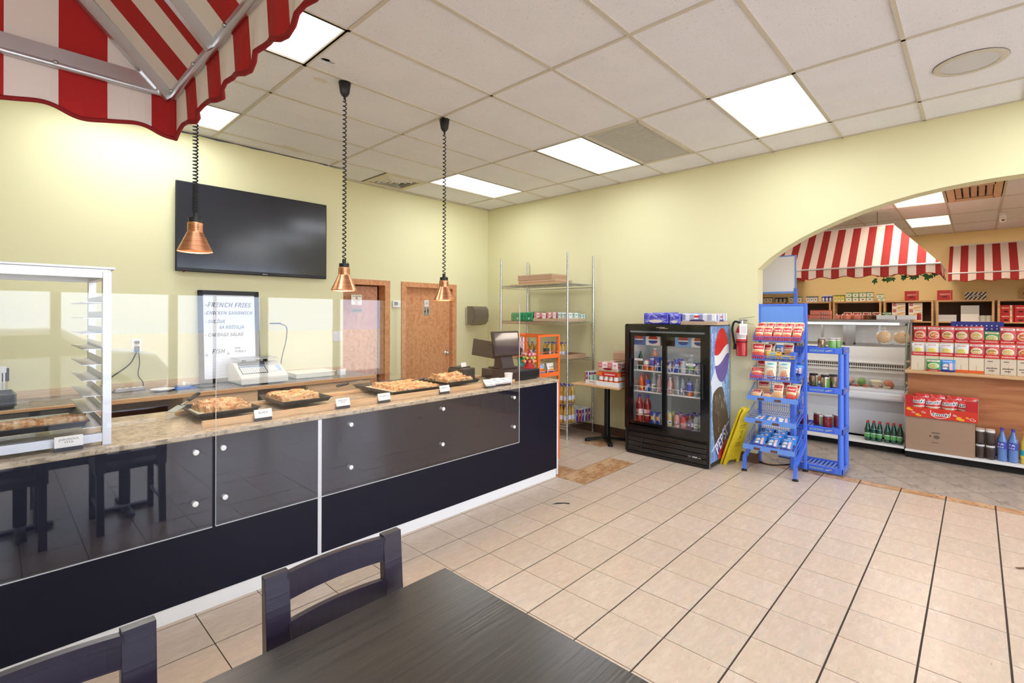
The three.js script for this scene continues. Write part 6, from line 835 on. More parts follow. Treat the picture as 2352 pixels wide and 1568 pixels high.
  // on the steel top: egg cartons and orange bags, white tubs, red flask
  for (let k = 0; k < 3; k++) { const q = thing('egg_carton', ['coral egg carton at the left of the steel top', 'coral egg carton stacked on the other egg carton', 'coral egg carton mostly behind the blue rack'][k], 'egg carton', [8.2, 1.543 + (k === 1 ? .066 : 0), -1.62 - (k === 2 ? .28 : 0)], -Math.PI / 2, 'egg cartons'); part(q, 'carton', printBox(.25, .064, .1, { all: P.peach, pz: R.egg, px: R.egg }).translate(0, .032, 0), sheetMat.card); }
  for (let k = 0; k < 9; k++) { const q = thing('bread_roll_bag', 'coral wrapped roll in a row on the steel top', 'bag', [8.15 + (k % 2) * .05, 1.543, -1.42 + k * .06], .4 * k, 'coral wrapped rolls'); part(q, 'roll', lumpy(.07, .062, .06, k > 5 ? P.brown : P.peach, k, .1), sheetMat.foil); part(q, 'tie', cyl(.006, .012, .012, 0, .07, 0, 8), M.white); }
  for (let k = 0; k < 5; k++) { const q = thing('snack_pouch', k === 4 ? 'green crisp bag behind the wrapped rolls' : 'red crisp bag behind the wrapped rolls', 'bag', [8.33, 1.543, -1.32 + k * .11], -Math.PI / 2, 'crisp bags behind the rolls'); part(q, 'pouch', bag(.1, .1, .03, k === 4 ? R.soup[5] : R.prutici2), sheetMat.foil); }
  for (let k = 0; k < 2; k++) { const q = thing('white_tub', k ? 'long white tray near the red flask on the steel top' : 'long white tray beside the wrapped rolls', 'tray', [8.1, 1.543, -.86 + k * .21], 0, 'white trays on the steel top'); part(q, 'tub', rbox(.14, .055, .2, .008, 0, .028, 0), M.white); part(q, 'rim', rbox(.15, .008, .21, .003, 0, .056, 0), M.white); }
  { const q = thing('spray_can', 'small red can at the end of the steel top', 'can', [8.1, 1.543, -.53]); part(q, 'can', cyl(.022, .022, .07, 0, .035, 0, 16), M.red); part(q, 'cap', cyl(.018, .02, .014, 0, .077, 0, 14), M.red); }
  // two bagged round loaves resting on the glass edge
  for (let k = 0; k < 2; k++) { const q = thing('bread_loaf', k ? 'round crusty loaf in a clear bag beside the soup packets' : 'round crusty loaf in a knotted clear bag on the deli glass', 'bread', [7.86, 1.235, -.86 + k * .18], 0, 'bagged loaves'); part(q, 'loaf', new THREE.SphereGeometry(.078, 20, 14).scale(.7, .95, 1).translate(0, .085, 0), std(0xe6c79c, .8, 0, bumpy(texPastryBump, .004))); part(q, 'clear_bag', new THREE.SphereGeometry(.086, 16, 12).scale(.75, 1, 1.02).translate(0, .088, 0), M.clear); if (!k) part(q, 'bag_knot', lathe([[.028, .165], [.01, .185], [.02, .21], [0, .2]], 10), M.clear); part(q, 'shelf_clip', box(.2, .006, .14, .03, .002, 0), M.pane); }
}
// green bottle packs on the base ledge
for (let k = 0; k < 2; k++) { const q = thing('water_pack', k ? 'six pack of green bottles with red caps beside the brown carton' : 'six pack of green bottles with red caps below the deli case', 'bottle pack', [7.27, .106, -.89 + k * .19], 0, 'green bottle packs'); for (let i = 0; i < 3; i++) for (let j = 0; j < 2; j++) bottleOn(q, .028, .23, darkGreen, R.greenLabel, capRed, { slim: .34, neck: .4 }).position.set(-.03 + j * .06, 0, -.058 + i * .058); part(q, 'film', lumpy(.12, .15, .175, P.white, 3 + k, .03), M.clear); }
// ---------------------------------------------------------------- pine sales counter with soup packets
{
  const z0 = -.585, z1 = 1.6, L = z1 - z0, zc = (z0 + z1) / 2, o = thing('pine_counter', 'knotty pine sales counter with a pale wooden top', 'counter');
  part(o, 'front_panel', metric(box(.03, .82, L, 7.42, .53, zc), .8, .1, .3, false), M.pine); part(o, 'end_panel', metric(box(.6, .82, .03, 7.72, .53, z0 + .015), .8), M.pine); part(o, 'top', metric(rbox(.76, .032, L + .04, .006, 7.67, .952, zc), 1), M.beech); part(o, 'base_ledge', rbox(.34, .02, L, .004, 7.26, .088, zc), M.white); part(o, 'plinth', box(.5, .078, L, 7.4, .039, zc), M.dark); part(o, 'body', box(.55, .8, L - .04, 7.72, .52, zc), M.brownDark);
  const cw = .123, G1 = 'soup packet display cartons', G2 = 'soup packets in display trays';
  const carton = (x, y, z, r, h, label, edge) => { const q = thing('display_carton', label, 'carton', [x, y, z], -Math.PI / 2, G1); part(q, 'carton', printBox(cw - .004, h, .19, { all: P.cream, pz: r || P.cream }).translate(0, h / 2, 0), sheetMat.card); part(q, 'slit', box(.002, h * .45, .001, .0, h * .3, .0955), M.brownDark); if (edge) part(q, 'tray_edge', printBox(cw - .002, .03, .194, { all: P.orange }).translate(0, .015, 0), sheetMat.card); };
  const packet = (x, y, z, r, label, w = cw - .008, h = .155) => { const q = thing('soup_packet', label, 'packet', [x, y, z], -Math.PI / 2, G2); const b = part(q, 'packet', once(`sp${prints.indexOf(r)},${w},${h}`, () => bag(w, h, .035, r, 5, 6)), sheetMat.foil); b.rotation.set(-.12 + rr(-.06, .06), rr(-.14, .14), rr(-.035, .035)); part(q, 'display_tray', printBox(cw - .004, .04, .12, { all: P.red, pz: R.tray }).translate(0, .02, -.035), sheetMat.card); };
  const col = ['the deli glass end', 'the second column', 'the third column', 'the fourth column', 'the fifth column', 'the sixth column', 'the seventh column', 'the eighth column', 'the ninth column', 'the tenth column'];
  for (let i = 0; i < 10; i++) {
    const z = z0 + .03 + cw * (i + .5) + .0;
    carton(7.5, .969, z, i > 4 ? R.cartonMark : null, .165, `plain cream carton of the front row at ${col[i]} of packets`, i === 3 || i === 4);
    carton(7.72, .969, z, null, .165, `lower cream carton of the rear row at ${col[i]} of packets`); carton(7.72, 1.135, z, null, .15, `upper cream carton of the rear row at ${col[i]} of packets`);
    const f = i < 4 ? R.soup2[i % 3] : R.soup[[3, 1, 4, 2, 0, 6][i - 4]], b = R.soup[[0, 2, 1, 3, 4, 5, 6, 0, 1, 2][i]];
    packet(7.48, 1.136, z, f, `${i < 4 ? 'pale yellow' : 'red'} soup packet in the front display row at ${col[i]}`, cw - .002, i < 4 ? .145 : .16); packet(7.7, 1.287, z, b, `${i === 5 ? 'green' : 'red'} soup packet in the rear display row at ${col[i]}`, cw + .002, i === 5 ? .14 : .19);
  }
  for (const [i, r, l] of [[1, R.soup[5], 'green and red stuffing packet leaning on the front cartons'], [2, R.bluePack, 'light blue noodle packet leaning on the front cartons']]) { const q = thing('soup_packet', l, 'packet', [7.385, .969, z0 + .05 + cw * (i + .45)], -Math.PI / 2, 'packets leaning at the front'); const b = part(q, 'packet', bag(.125, .135, .03, r, 5, 6), sheetMat.foil); b.rotation.x = -.1; }
  { const q = thing('spice_basket', 'blue perforated plastic basket behind the soup packets', 'basket', [7.98, .969, .0]); part(q, 'basket', [box(.005, .12, .44, -.1, .5, 0), box(.005, .12, .44, .1, .5, 0), box(.2, .12, .005, 0, .5, .22), box(.2, .12, .005, 0, .5, -.22), box(.2, .005, .44, 0, .442, 0)], std(0x2c3a9a, .4)); const h = []; for (let j = 0; j < 2; j++) for (let k = 0; k < 9; k++) h.push(box(.003, .012, .012, -.1035, .48 + j * .035, -.17 + k * .042)); part(q, 'holes', h, M.white); part(q, 'stand', box(.12, .44, .2, 0, .22, 0), M.kraft); }
  { const q = thing('card_reader', 'grey card terminal behind the rear packets', 'card reader', [7.95, 1.4, -.32], -1.2); part(q, 'case', rbox(.1, .05, .16, .012, 0, .03, 0), std(0xc9cbc9, .5)); part(q, 'screen', box(.07, .003, .05, 0, .056, -.03), M.charcoal); part(q, 'stand', box(.05, .43, .05, 0, -.215, 0), M.black); }
  // brown carton with the red peanut puff display
  const c = thing('brown_carton', 'tall plain brown carton standing on the pine counter ledge', 'carton', [7.26, .099, -.295], -Math.PI / 2); part(c, 'carton', printBox(.57, .37, .26, { all: P.kraft, pz: R.kraftBox }).translate(0, .185, 0), sheetMat.card);
  const d = thing('puff_display', 'red display box lettered Smoki full of puff bags', 'display box', [7.25, .47, -.285], -Math.PI / 2); const W = .6, D = .27; part(d, 'front_wall', printBox(W, .11, .004, { all: P.red, pz: R.smokiBox }).translate(0, .055, D / 2), sheetMat.gloss, 'red front lettered Smoki'); part(d, 'side_wall', printBox(.004, .22, D, { all: P.kraft, px: P.red, nx: P.red }).translate(W / 2, .11, 0), sheetMat.card); part(d, 'side_wall', printBox(.004, .24, D, { all: P.kraft, nx: P.red }).translate(-W / 2, .12, 0), sheetMat.card); part(d, 'back_wall', box(W, .2, .004, 0, .1, -D / 2), M.kraft); part(d, 'bottom', box(W, .004, D, 0, .002, 0), M.kraft); part(d, 'corner_flap', printBox(.1, .22, .004, { all: P.kraft, pz: P.red }).translate(W / 2 - .05, .11, D / 2 - .004), sheetMat.card); part(d, 'corner_flap', printBox(.07, .24, .004, { all: P.kraft, pz: P.red }).translate(-W / 2 + .035, .12, D / 2 - .004), sheetMat.card);
  for (let j = 0; j < 2; j++) for (let i = 0; i < 4; i++) { const q = thing('puff_bag', j ? 'red Smoki puff bag behind the front row in the red display box' : ['red Smoki puff bag at the left end of the display box', 'red Smoki puff bag second in the display box', 'red Smoki puff bag third in the display box', 'red Smoki puff bag at the right end of the display box'][i], 'snack bag', [7.2 + j * .08, .485 + j * .03, -.485 + i * .135 + j * .03], -Math.PI / 2 + (i % 2 - .5) * .15, j ? 'rear puff bags' : 'front puff bags'); const b = part(q, 'bag', once('puff', () => bag(.135, .2, .06, R.smoki)), sheetMat.foil); b.rotation.x = -.12; }
  // shrink wrapped jars and drinks on the ledge
  for (let k = 0; k < 2; k++) { const q = thing('jar_pack', k ? 'dark jar pack stacked on the other jar pack' : 'dark jar pack standing on the pine counter ledge', 'jar pack', [7.25, .099 + k * .155, .068], 0, 'shrink wrapped jar packs'); for (let i = 0; i < 2; i++) for (let j = 0; j < 2; j++) { const b = part(q, 'jar', once('jarB', () => rectUV(lathe([[0, .002], [.036, 0], [.038, .01], [.038, .11], [.034, .125], [0, .125]], 16), R.beet)), liquid(0x2a1516)); b.position.set(-.039 + i * .078, 0, -.039 + j * .078); part(b, 'lid', cyl(.036, .036, .018, 0, .134, 0, 16), capWhite); } part(q, 'film', lumpy(.165, .14, .165, P.white, k + 2, .03), M.clear); }
  { const q = thing('soda_pack', 'shrink wrapped blue bottles lettered FANTA on the ledge', 'bottle pack', [7.25, .099, .235]); for (let i = 0; i < 2; i++) for (let j = 0; j < 2; j++) bottleOn(q, .038, .33, liquid(0x5f86c8), R.blueLabel, capBlue, { slim: .3, neck: .36, ly: .5, lh: .22 }).position.set(-.04 + i * .08, 0, -.04 + j * .08); part(q, 'film', lumpy(.165, .25, .165, P.white, 6, .03), M.clear); }
  for (let i = 0; i < 3; i++) bottleThing('soda_bottle', 'yellow soda bottle with teal label at the end of the ledge', [7.22, .099, .36 + i * .085], .038, .33, liquid(0xe0c24a), R.tealLabel, std(0xefc93c, .4), 'yellow soda bottles', { slim: .3, neck: .36, ly: .3 });
}
// ---------------------------------------------------------------- shelves along the far shop wall
{
  const X = 13.45, units = [[-4.35, -3.42], [-3.38, -2.46], [-2.42, -1.52], [-1.48, -.65], [-.61, .25], [.29, 1.2]], names = ['hidden beyond the sign board', 'behind the sign board', 'of coral packs', 'of wafer cartons', 'of grey boxes', 'of red biscuit boxes'];
  units.forEach(([a, b], k) => {
    const o = thing('wall_shelf', `tall pine wall shelf unit ${names[k]} with dark back`, 'shelf', [0, 0, 0], 0, 'pine shelf units along the far wall'), w = b - a, zc = (a + b) / 2;
    part(o, 'side_board', metric(box(.35, 1.9, .035, X + .17, .95, a + .018), 1), M.beech); part(o, 'side_board', metric(box(.35, 1.9, .035, X + .17, .95, b - .018), 1), M.beech); part(o, 'top_board', metric(box(.36, .03, w, X + .17, 1.905, zc), 1), M.beech); part(o, 'back_board', box(.01, 1.88, w - .05, XS - .012, .94, zc), std(0x4c3b30, .8)); for (const Y of [1.47, 1.05, .62, .15]) part(o, 'shelf_board', metric(box(.34, .025, w - .07, X + .17, Y, zc), 1), M.beech);
  });
  const bx = (label, z, y, w, h, r, g, d = .1) => { const q = thing('grocery_box', label, 'box', [X + .1, y, z], -Math.PI / 2, g); part(q, 'carton', printBox(w, h, d, { all: P.white, pz: r, py: P.cream, px: r, nx: r }).translate(0, h / 2, 0), sheetMat.card); };
  const top = 1.921, tea = (z, k, n, name, h = .13, w = .085) => { for (let i = 0; i < n; i++) bx(`${name} tea box in its row on the wall shelf top`, z + i * (w + .005), top, w, h, R.teas[k], `${name} tea boxes`); };
  tea(-3.95, 0, 3, 'pale grey'); tea(-3.62, 1, 3, 'black and white'); tea(-3.3, 2, 3, 'dark green'); tea(-2.94, 6, 3, 'grey and blue', .13, .075); tea(-2.62, 3, 3, 'navy', .15, .065); tea(-2.38, 4, 3, 'yellow', .15, .065); 
  for (let j = 0; j < 2; j++) { for (let i = 0; i < 2; i++) { bx('cream and green herb box stacked two high on the wall shelf top', -2.12 + i * .125, top + j * .1, .11, .098, R.teas[5], 'cream herb boxes'); bx('white and green herb box stacked two high on the wall shelf top', -1.86 + i * .13, top + j * .1, .12, .098, R.teas[2], 'green herb boxes'); } }
  bx('small white herb box at the end of the stacked herb boxes', -1.52, top, .13, .07, R.teas[5], 'last herb boxes'); bx('white herb box raised on the small one', -1.55, top + .071, .12, .08, R.teas[5], 'last herb boxes');
  bx('red chocolate box above the wafer cartons unit', -1.01, top, .23, .205, R.griotte, 'red chocolate boxes', .05); bx('red chocolate box above the grey boxes unit', -.48, top, .235, .205, R.griotte, 'red chocolate boxes', .05); bx('brown and cream striped wafer box on the wall shelf top', -.02, top, .31, .155, R.stripeBox, 'striped wafer boxes', .06); bx('brown and cream striped wafer box above the red biscuit boxes', .78, top, .27, .2, R.stripeBox, 'striped wafer boxes', .06);
  for (let i = 0; i < 6; i++) bx('coral wrapped cake pack on the shelf of coral packs', -2.33 + i * .13, 1.483, .12, .13, R.egg, 'coral cake packs'); for (let i = 0; i < 5; i++) bx('coral cake pack on the shelf behind the sign board', -3.2 + i * .14, 1.483, .12, .12, R.egg, 'coral cake packs further left');
  for (let i = 0; i < 2; i++) for (let j = 0; j < 3; j++) bx(i ? 'white wafer carton lettered LU in the right stack' : 'white wafer carton lettered LU in the left stack', -1.225 + i * .28, 1.483 + j * .13, .225, .128, R.lu, i ? 'right stack of wafer cartons' : 'left stack of wafer cartons');
  for (let j = 0; j < 2; j++) bx('pale blue flat box in the stack at the left of the grey boxes unit', -.44, 1.483 + j * .07, .28, .068, P.silver, 'pale flat boxes'); for (let j = 0; j < 2; j++) bx(j ? 'grey printed box on the white box' : 'white box under the grey printed box', -.1, 1.483 + j * .165, .27, .16, j ? P.grey : P.white, 'grey boxes'); for (let j = 0; j < 4; j++) bx('thin pale green flat box in a stack of four', .13, 1.483 + j * .032, .2, .03, R.clearPack, 'pale green flat boxes');
  for (let i = 0; i < 4; i++) for (let j = 0; j < 2; j++) bx('red and cream biscuit box stacked two high', .42 + i * .2, 1.483 + j * .165, .19, .16, R.darling, 'red biscuit boxes'); for (let i = 0; i < 5; i++) bx('red and white grocery bag on the lower shelf of the last unit', .4 + i * .16, 1.063, .15, .3, R.soup[i % 4], 'red grocery bags');
}
// ---------------------------------------------------------------- striped awnings
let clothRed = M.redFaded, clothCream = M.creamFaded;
function stripes(o, a, b, up, n, s, phase, panel = 'stripe', cut) {        // flat slope from edge a-b upwards by vector up, cut(t) gives how far up each stripe reaches
  const len = a.distanceTo(b), dir = b.clone().sub(a).normalize(); const count = Math.ceil(len / s + 1);
  for (let i = 0; i < count; i++) {
    const t0 = Math.max(0, (i - phase) * s), t1 = Math.min(len, (i + 1 - phase) * s); if (t1 - t0 < .001) continue;
    const u0 = cut ? cut(t0 / len) : 1, u1 = cut ? cut(t1 / len) : 1, P0 = a.clone().addScaledVector(dir, t0), P1 = a.clone().addScaledVector(dir, t1), Q0 = P0.clone().addScaledVector(up, u0), Q1 = P1.clone().addScaledVector(up, u1);
    const nrm = new THREE.Vector3().crossVectors(dir, up).normalize().multiplyScalar(.0015), pos = []; const quad = (p, q, r, v) => pos.push(p, q, r, p, r, v);
    const f = [P0, P1, Q1, Q0].map(p => p.clone().add(nrm)), k = [P0, P1, Q1, Q0].map(p => p.clone().sub(nrm)); quad(...f); quad(k[3], k[2], k[1], k[0]); for (let e = 0; e < 4; e++) quad(f[(e + 1) % 4], f[e], k[e], k[(e + 1) % 4]);
    const g = new THREE.BufferGeometry().setFromPoints(pos); g.setAttribute('uv', new THREE.Float32BufferAttribute(new Float32Array(pos.length * 2), 2)); g.computeVertexNormals(); part(o, panel, g, (i % 2) ? clothCream : clothRed, (i % 2) ? 'cream cloth stripe' : 'red cloth stripe');
  }
}
function valance(o, a, b, drop, s, phase, wave, amp, off, trimR = .006) {   // hanging scalloped skirt, one panel for each stripe, with a bound hem
  const len = a.distanceTo(b), dir = b.clone().sub(a).normalize(), out = new THREE.Vector3().crossVectors(V(0, 1, 0), dir), count = Math.ceil(len / s + 1);
  const hem = t => -drop + amp * Math.cos(2 * Math.PI * (t - off) / wave), sway = t => .008 * Math.sin(2 * Math.PI * t / (wave * .5) + 1) * Math.min(1, t / .06, (len - t) / .06);
  const pt = (t, y) => a.clone().addScaledVector(dir, t).add(V(0, y, 0)).addScaledVector(out, sway(t) * (-y / drop));
  for (let i = 0; i < count; i++) {
    const t0 = Math.max(0, (i - phase) * s), t1 = Math.min(len, (i + 1 - phase) * s); if (t1 - t0 < .001) continue; const n = 6, m = 4, pos = [];
    for (let p = 0; p < n; p++) for (let q = 0; q < m; q++) { const ta = t0 + (t1 - t0) * p / n, tb = t0 + (t1 - t0) * (p + 1) / n, c = [pt(ta, hem(ta) * q / m), pt(tb, hem(tb) * q / m), pt(tb, hem(tb) * (q + 1) / m), pt(ta, hem(ta) * (q + 1) / m)]; pos.push(c[0], c[2], c[1], c[0], c[3], c[2]); }
    const g = new THREE.BufferGeometry().setFromPoints(pos); g.setAttribute('uv', new THREE.Float32BufferAttribute(new Float32Array(pos.length * 2), 2)); g.computeVertexNormals(); part(o, 'valance_stripe', g, (i % 2) ? clothCream : clothRed, (i % 2) ? 'cream skirt stripe' : 'red skirt stripe');
  }
  const pts = []; for (let k = 0; k <= 60; k++) { const t = len * k / 60; pts.push(pt(t, hem(t))); } part(o, 'hem_binding', tube(pts, trimR, 90, 6), M.redTrim, 'dark red hem binding');
}
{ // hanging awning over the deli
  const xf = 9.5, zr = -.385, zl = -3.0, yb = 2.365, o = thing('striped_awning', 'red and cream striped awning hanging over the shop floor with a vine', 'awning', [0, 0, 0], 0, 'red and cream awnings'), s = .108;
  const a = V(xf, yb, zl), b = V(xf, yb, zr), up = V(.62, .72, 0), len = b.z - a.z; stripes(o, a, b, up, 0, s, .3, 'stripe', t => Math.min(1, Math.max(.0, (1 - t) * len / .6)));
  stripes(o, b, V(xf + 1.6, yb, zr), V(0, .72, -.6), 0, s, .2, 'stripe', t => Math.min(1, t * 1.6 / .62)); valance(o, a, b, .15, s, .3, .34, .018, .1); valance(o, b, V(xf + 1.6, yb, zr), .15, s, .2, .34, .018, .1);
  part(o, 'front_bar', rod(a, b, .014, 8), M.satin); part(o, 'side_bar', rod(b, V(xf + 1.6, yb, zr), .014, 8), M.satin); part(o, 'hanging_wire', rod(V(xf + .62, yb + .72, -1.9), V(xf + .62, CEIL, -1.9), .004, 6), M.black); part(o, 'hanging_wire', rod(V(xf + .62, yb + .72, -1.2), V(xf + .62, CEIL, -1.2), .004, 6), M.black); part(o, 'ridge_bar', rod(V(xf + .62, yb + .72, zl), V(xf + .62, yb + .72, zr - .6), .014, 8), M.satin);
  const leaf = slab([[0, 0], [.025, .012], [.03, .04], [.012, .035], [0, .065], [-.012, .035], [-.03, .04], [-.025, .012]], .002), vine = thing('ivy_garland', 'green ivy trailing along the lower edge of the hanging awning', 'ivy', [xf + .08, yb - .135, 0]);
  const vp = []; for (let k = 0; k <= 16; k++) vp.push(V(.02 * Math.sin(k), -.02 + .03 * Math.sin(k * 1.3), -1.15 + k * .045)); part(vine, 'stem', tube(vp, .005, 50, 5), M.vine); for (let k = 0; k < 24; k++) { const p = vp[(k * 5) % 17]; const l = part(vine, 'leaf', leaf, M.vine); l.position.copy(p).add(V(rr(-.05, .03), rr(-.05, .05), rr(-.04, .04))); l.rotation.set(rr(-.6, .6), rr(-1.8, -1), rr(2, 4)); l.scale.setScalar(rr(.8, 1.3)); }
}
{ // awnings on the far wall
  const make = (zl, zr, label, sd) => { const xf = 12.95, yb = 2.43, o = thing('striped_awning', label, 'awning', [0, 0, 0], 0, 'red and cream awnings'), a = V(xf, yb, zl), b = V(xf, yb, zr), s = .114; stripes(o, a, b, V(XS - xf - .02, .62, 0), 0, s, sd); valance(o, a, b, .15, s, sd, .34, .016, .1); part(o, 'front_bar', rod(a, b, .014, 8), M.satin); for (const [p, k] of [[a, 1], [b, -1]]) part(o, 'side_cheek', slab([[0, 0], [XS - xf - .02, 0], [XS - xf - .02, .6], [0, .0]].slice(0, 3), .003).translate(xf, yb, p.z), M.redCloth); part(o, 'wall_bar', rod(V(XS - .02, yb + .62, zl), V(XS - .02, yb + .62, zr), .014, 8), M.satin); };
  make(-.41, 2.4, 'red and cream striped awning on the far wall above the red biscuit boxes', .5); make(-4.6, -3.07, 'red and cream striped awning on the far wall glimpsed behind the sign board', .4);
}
{ const o = thing('dome_camera', 'white security camera on the shop ceiling', 'camera', [11.6, CEIL, .31]); part(o, 'mount', cyl(.05, .055, .03, 0, -.012, 0, 20), M.white); part(o, 'arm', rod(V(0, -.02, 0), V(-.02, -.07, .02), .02, 10), M.white); const h = part(o, 'camera_body', cyl(.045, .04, .12, 0, 0, 0, 20).rotateZ(1.2), M.white); h.position.set(-.05, -.11, .0); part(h, 'lens', cyl(.02, .02, .01, 0, .0, 0, 14).rotateZ(1.2).translate(-.06, -.022, 0), M.black); }
// ---------------------------------------------------------------- striped awning overhead: sloping roof to the ceiling, upright end cheek
{
  clothRed = M.redCloth; clothCream = M.creamCloth;
  const X = .453, Z = -2.09, Y = 2.36, s = .12, R0 = .88, m = 1.05, zn = .9, o = thing('striped_awning', 'large red and cream striped awning on an aluminium frame over the seats', 'awning', [0, 0, 0], 0, 'red and cream awnings');
  const c = V(X, Y, Z), cw = V(X - R0, Y, Z), cn = V(X, Y, zn), n = V(X, Y, zn), nw = V(X - R0, Y, zn);
  stripes(o, c, cw, V(0, m * R0, 0), 0, s, .4, 'cheek_stripe', t => Math.max(.002, t)); stripes(o, c, cn, V(-R0, m * R0, 0), 0, s, .93, 'roof_stripe'); stripes(o, nw, n, V(0, m * R0, 0), 0, s, .4, 'cheek_stripe', t => Math.max(.002, 1 - t));
  const nS = R0 / s + .4; let iL = Math.ceil(nS) - 1; if (iL % 2) iL++; valance(o, cw, c, .126, s, iL + 1 - nS, .24, .012, R0 - .12, .007); valance(o, c, cn, .126, s, .93, .24, .014, .12, .007);
  for (const [a, b] of [[cw, c], [c, cn]]) { const e = a === cw ? V(0, 0, .012) : V(-.012, 0, 0); part(o, 'front_bar', bar(a.clone().add(V(0, .035, 0)).add(e), b.clone().add(V(0, .035, 0)).add(e), .02, .045), M.alu); part(o, 'lower_bar', rod(a.clone().add(V(0, .006, 0)).add(e), b.clone().add(V(0, .006, 0)).add(e), .011, 10), M.alu); }
  for (const dz of [.022, .5, 1.3, 2.1, 2.97]) part(o, 'rafter', bar(V(X - .02, Y - .005, Z + dz), V(X - R0, Y + m * R0 - .05, Z + dz), .024, .036), M.alu);
  part(o, 'ceiling_bar', bar(V(X - R0, Y + m * R0 - .015, Z), V(X - R0, Y + m * R0 - .015, zn), .03, .03), M.alu); for (const z of [Z + .1, (Z + zn) / 2, zn - .1]) part(o, 'hanger', rod(V(X - R0, Y + m * R0, z), V(X - R0, CEIL, z), .006, 6), M.steel);
  for (const [x, z] of [[X - .024, Z + .05], [X - .024, Z + .32], [X - .024, Z + .62], [X - .05, Z + .024], [X - .32, Z + .024]]) part(o, 'bolt', ball(.007, x, Y + .01, z, 8), M.steel);
}
// ---------------------------------------------------------------- tables and chairs
function diningTable(x0, x1, z0, z1, label) {
  const o = thing('dining_table', label, 'table', [(x0 + x1) / 2, 0, (z0 + z1) / 2]), w = x1 - x0, d = z1 - z0;
  part(o, 'table_top', metric(rbox(w, .032, d, .005, 0, .734, 0), 1.1, .3, .2, false), M.espresso); part(o, 'apron', [box(w - .12, .07, .02, 0, .683, d / 2 - .05), box(w - .12, .07, .02, 0, .683, -d / 2 + .05), box(.02, .07, d - .12, w / 2 - .05, .683, 0), box(.02, .07, d - .12, -w / 2 + .05, .683, 0)], M.espressoDark);
  for (const sx of [-1, 1]) { part(o, 'column', cyl(.038, .038, .64, sx * (w / 2 - .3), .37, 0, 20), M.blackMetal); part(o, 'base', [rbox(.06, .03, .52, .01, sx * (w / 2 - .3), .02, 0), rbox(.36, .03, .06, .01, sx * (w / 2 - .3), .02, 0)], M.blackMetal); }
  return o;
}
diningTable(-.16, 1.045, -1.285, -.54, 'dark wooden dining table with a glossy grained top');
function curvedRail(w, h, t, bow, y) {                         // back rail bowed backwards
  const n = 10, pos = [], idx = [];
  for (let i = 0; i <= n; i++) { const u = i / n - .5, z = -bow * (1 - 4 * u * u); for (const [dy, dz] of [[h / 2, t / 2], [-h / 2, t / 2], [-h / 2, -t / 2], [h / 2, -t / 2]]) pos.push(u * w, y + dy, z + dz); }
  for (let i = 0; i < n; i++) for (let k = 0; k < 4; k++) { const a = 4 * i + k, b = 4 * i + (k + 1) % 4; idx.push(a, b, a + 4, b, b + 4, a + 4); } idx.push(0, 3, 2, 0, 2, 1); const e = 4 * n; idx.push(e, e + 2, e + 3, e, e + 1, e + 2);
  const g = new THREE.BufferGeometry(); g.setAttribute('position', new THREE.Float32BufferAttribute(pos, 3)); g.setIndex(idx); const q = g.toNonIndexed(); q.computeVertexNormals(); return metric(q, 1);
}
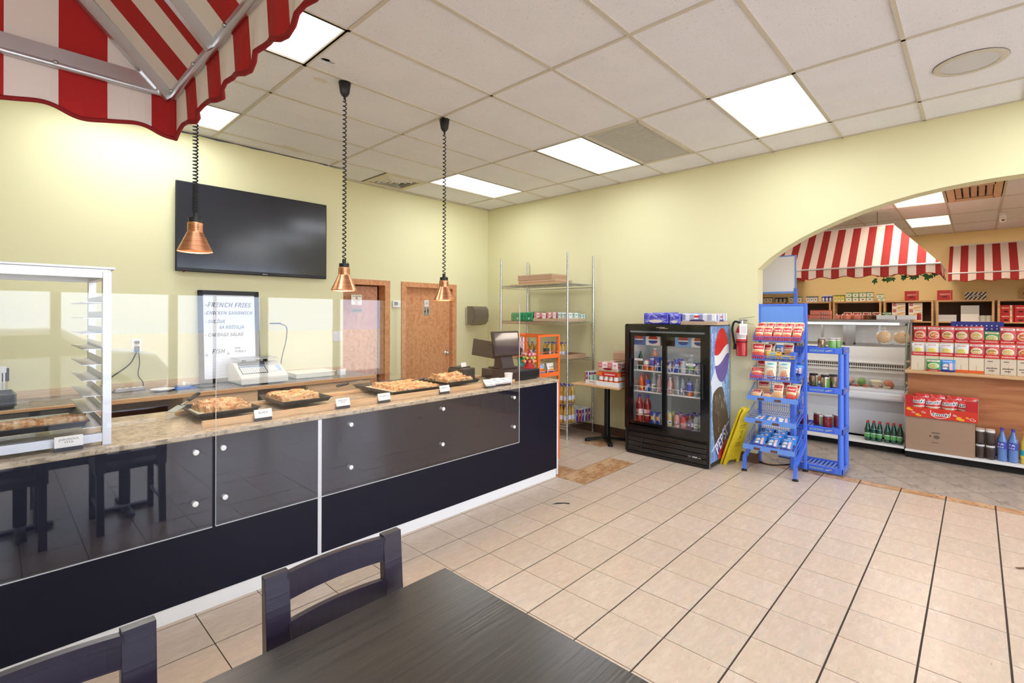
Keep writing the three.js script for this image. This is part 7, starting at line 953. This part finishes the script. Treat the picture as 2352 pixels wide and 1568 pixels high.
function chair(x, z, turn, label, group) {                     // local +z is where the sitter faces; back at local z = 0
  const o = thing('dining_chair', label, 'chair', [x, 0, z], turn, group), W = .43;
  for (const s of [-1, 1]) { part(o, 'rear_leg', metric(slab([[-.016, .44], [.022, .44], [-.012, .88], [-.034, .88]], .062, [], .002).rotateY(-Math.PI / 2).translate(s * (W / 2 - .033) + .031, 0, 0), 1), M.espressoDark); part(o, 'rear_leg', metric(slab([[-.05, 0], [-.018, 0], [.022, .44], [-.016, .44]], .04, [], .002).rotateY(-Math.PI / 2).translate(s * (W / 2 - .03) + .02, 0, 0), 1), M.espressoDark); part(o, 'front_leg', rbox(.04, .43, .04, .004, s * (W / 2 - .03), .215, .39), M.espressoDark); part(o, 'side_rail', rbox(.022, .05, .36, .003, s * (W / 2 - .03), .415, .2), M.espressoDark); part(o, 'stretcher', rbox(.018, .025, .36, .003, s * (W / 2 - .03), .17, .19), M.espressoDark); }
  part(o, 'top_rail', curvedRail(W - .12, .075, .02, .018, .838).rotateX(0).translate(0, 0, -.018), M.espressoDark); part(o, 'middle_rail', curvedRail(W - .12, .11, .018, .018, .69).translate(0, 0, -.006), M.espressoDark); part(o, 'lower_rail', curvedRail(W - .12, .05, .018, .01, .54).translate(0, 0, .004), M.espressoDark);
  part(o, 'seat', rbox(W, .045, .42, .014, 0, .455, .21), std(0x1a1718, .5)); part(o, 'front_rail', rbox(W - .08, .05, .022, .003, 0, .415, .39), M.espressoDark); return o;
}
chair(.72, -1.37, 0, 'dark wooden chair tucked under the table, its curved back towards the counter', 'dining chairs'); chair(.05, -1.37, 0, 'dark wooden chair at the table beside the other one, cut by the frame', 'dining chairs');
chair(.42, -.4, Math.PI, 'dark wooden chair on the near side of the table', 'near side chairs');

// ---------------------------------------------------------------- white car parked outside, mirrored by the acrylic shields
{
  const o = thing('parked_car', 'white car parked outside the shop front', 'car', [.2, -.14, 6.6]), paint = phys(0xe9ebec, .25, { clearcoat: .8 }), prof = [[-2.15, .35], [-2.2, .6], [-2.1, .82], [-1.5, .92], [-.75, 1.4], [.6, 1.42], [1.3, .98], [2.0, .88], [2.18, .62], [2.15, .35], [1.75, .3], [1.62, .56], [1.35, .66], [1.08, .56], [.95, .3], [-.95, .3], [-1.08, .56], [-1.35, .66], [-1.62, .56], [-1.75, .3]];
  part(o, 'body', slab(prof, 1.6, [], .06).translate(0, 0, -.8), paint); for (const s of [-1, 1]) { part(o, 'side_window', slab([[-1.3, .95], [-.7, 1.34], [.55, 1.36], [1.1, .98]], .01).translate(0, 0, s * .866 - .005), M.blackGloss); for (const x of [-1.35, 1.35]) { const w = part(o, 'wheel', cyl(.31, .31, .2, 0, 0, 0, 24).rotateX(Math.PI / 2), M.rubber); w.position.set(x, .31, s * .76); part(w, 'hub', cyl(.18, .18, .02, 0, 0, 0, 18).rotateX(Math.PI / 2).translate(0, 0, s * .1), M.alu); } }
}
renderer.render(scene, camera);
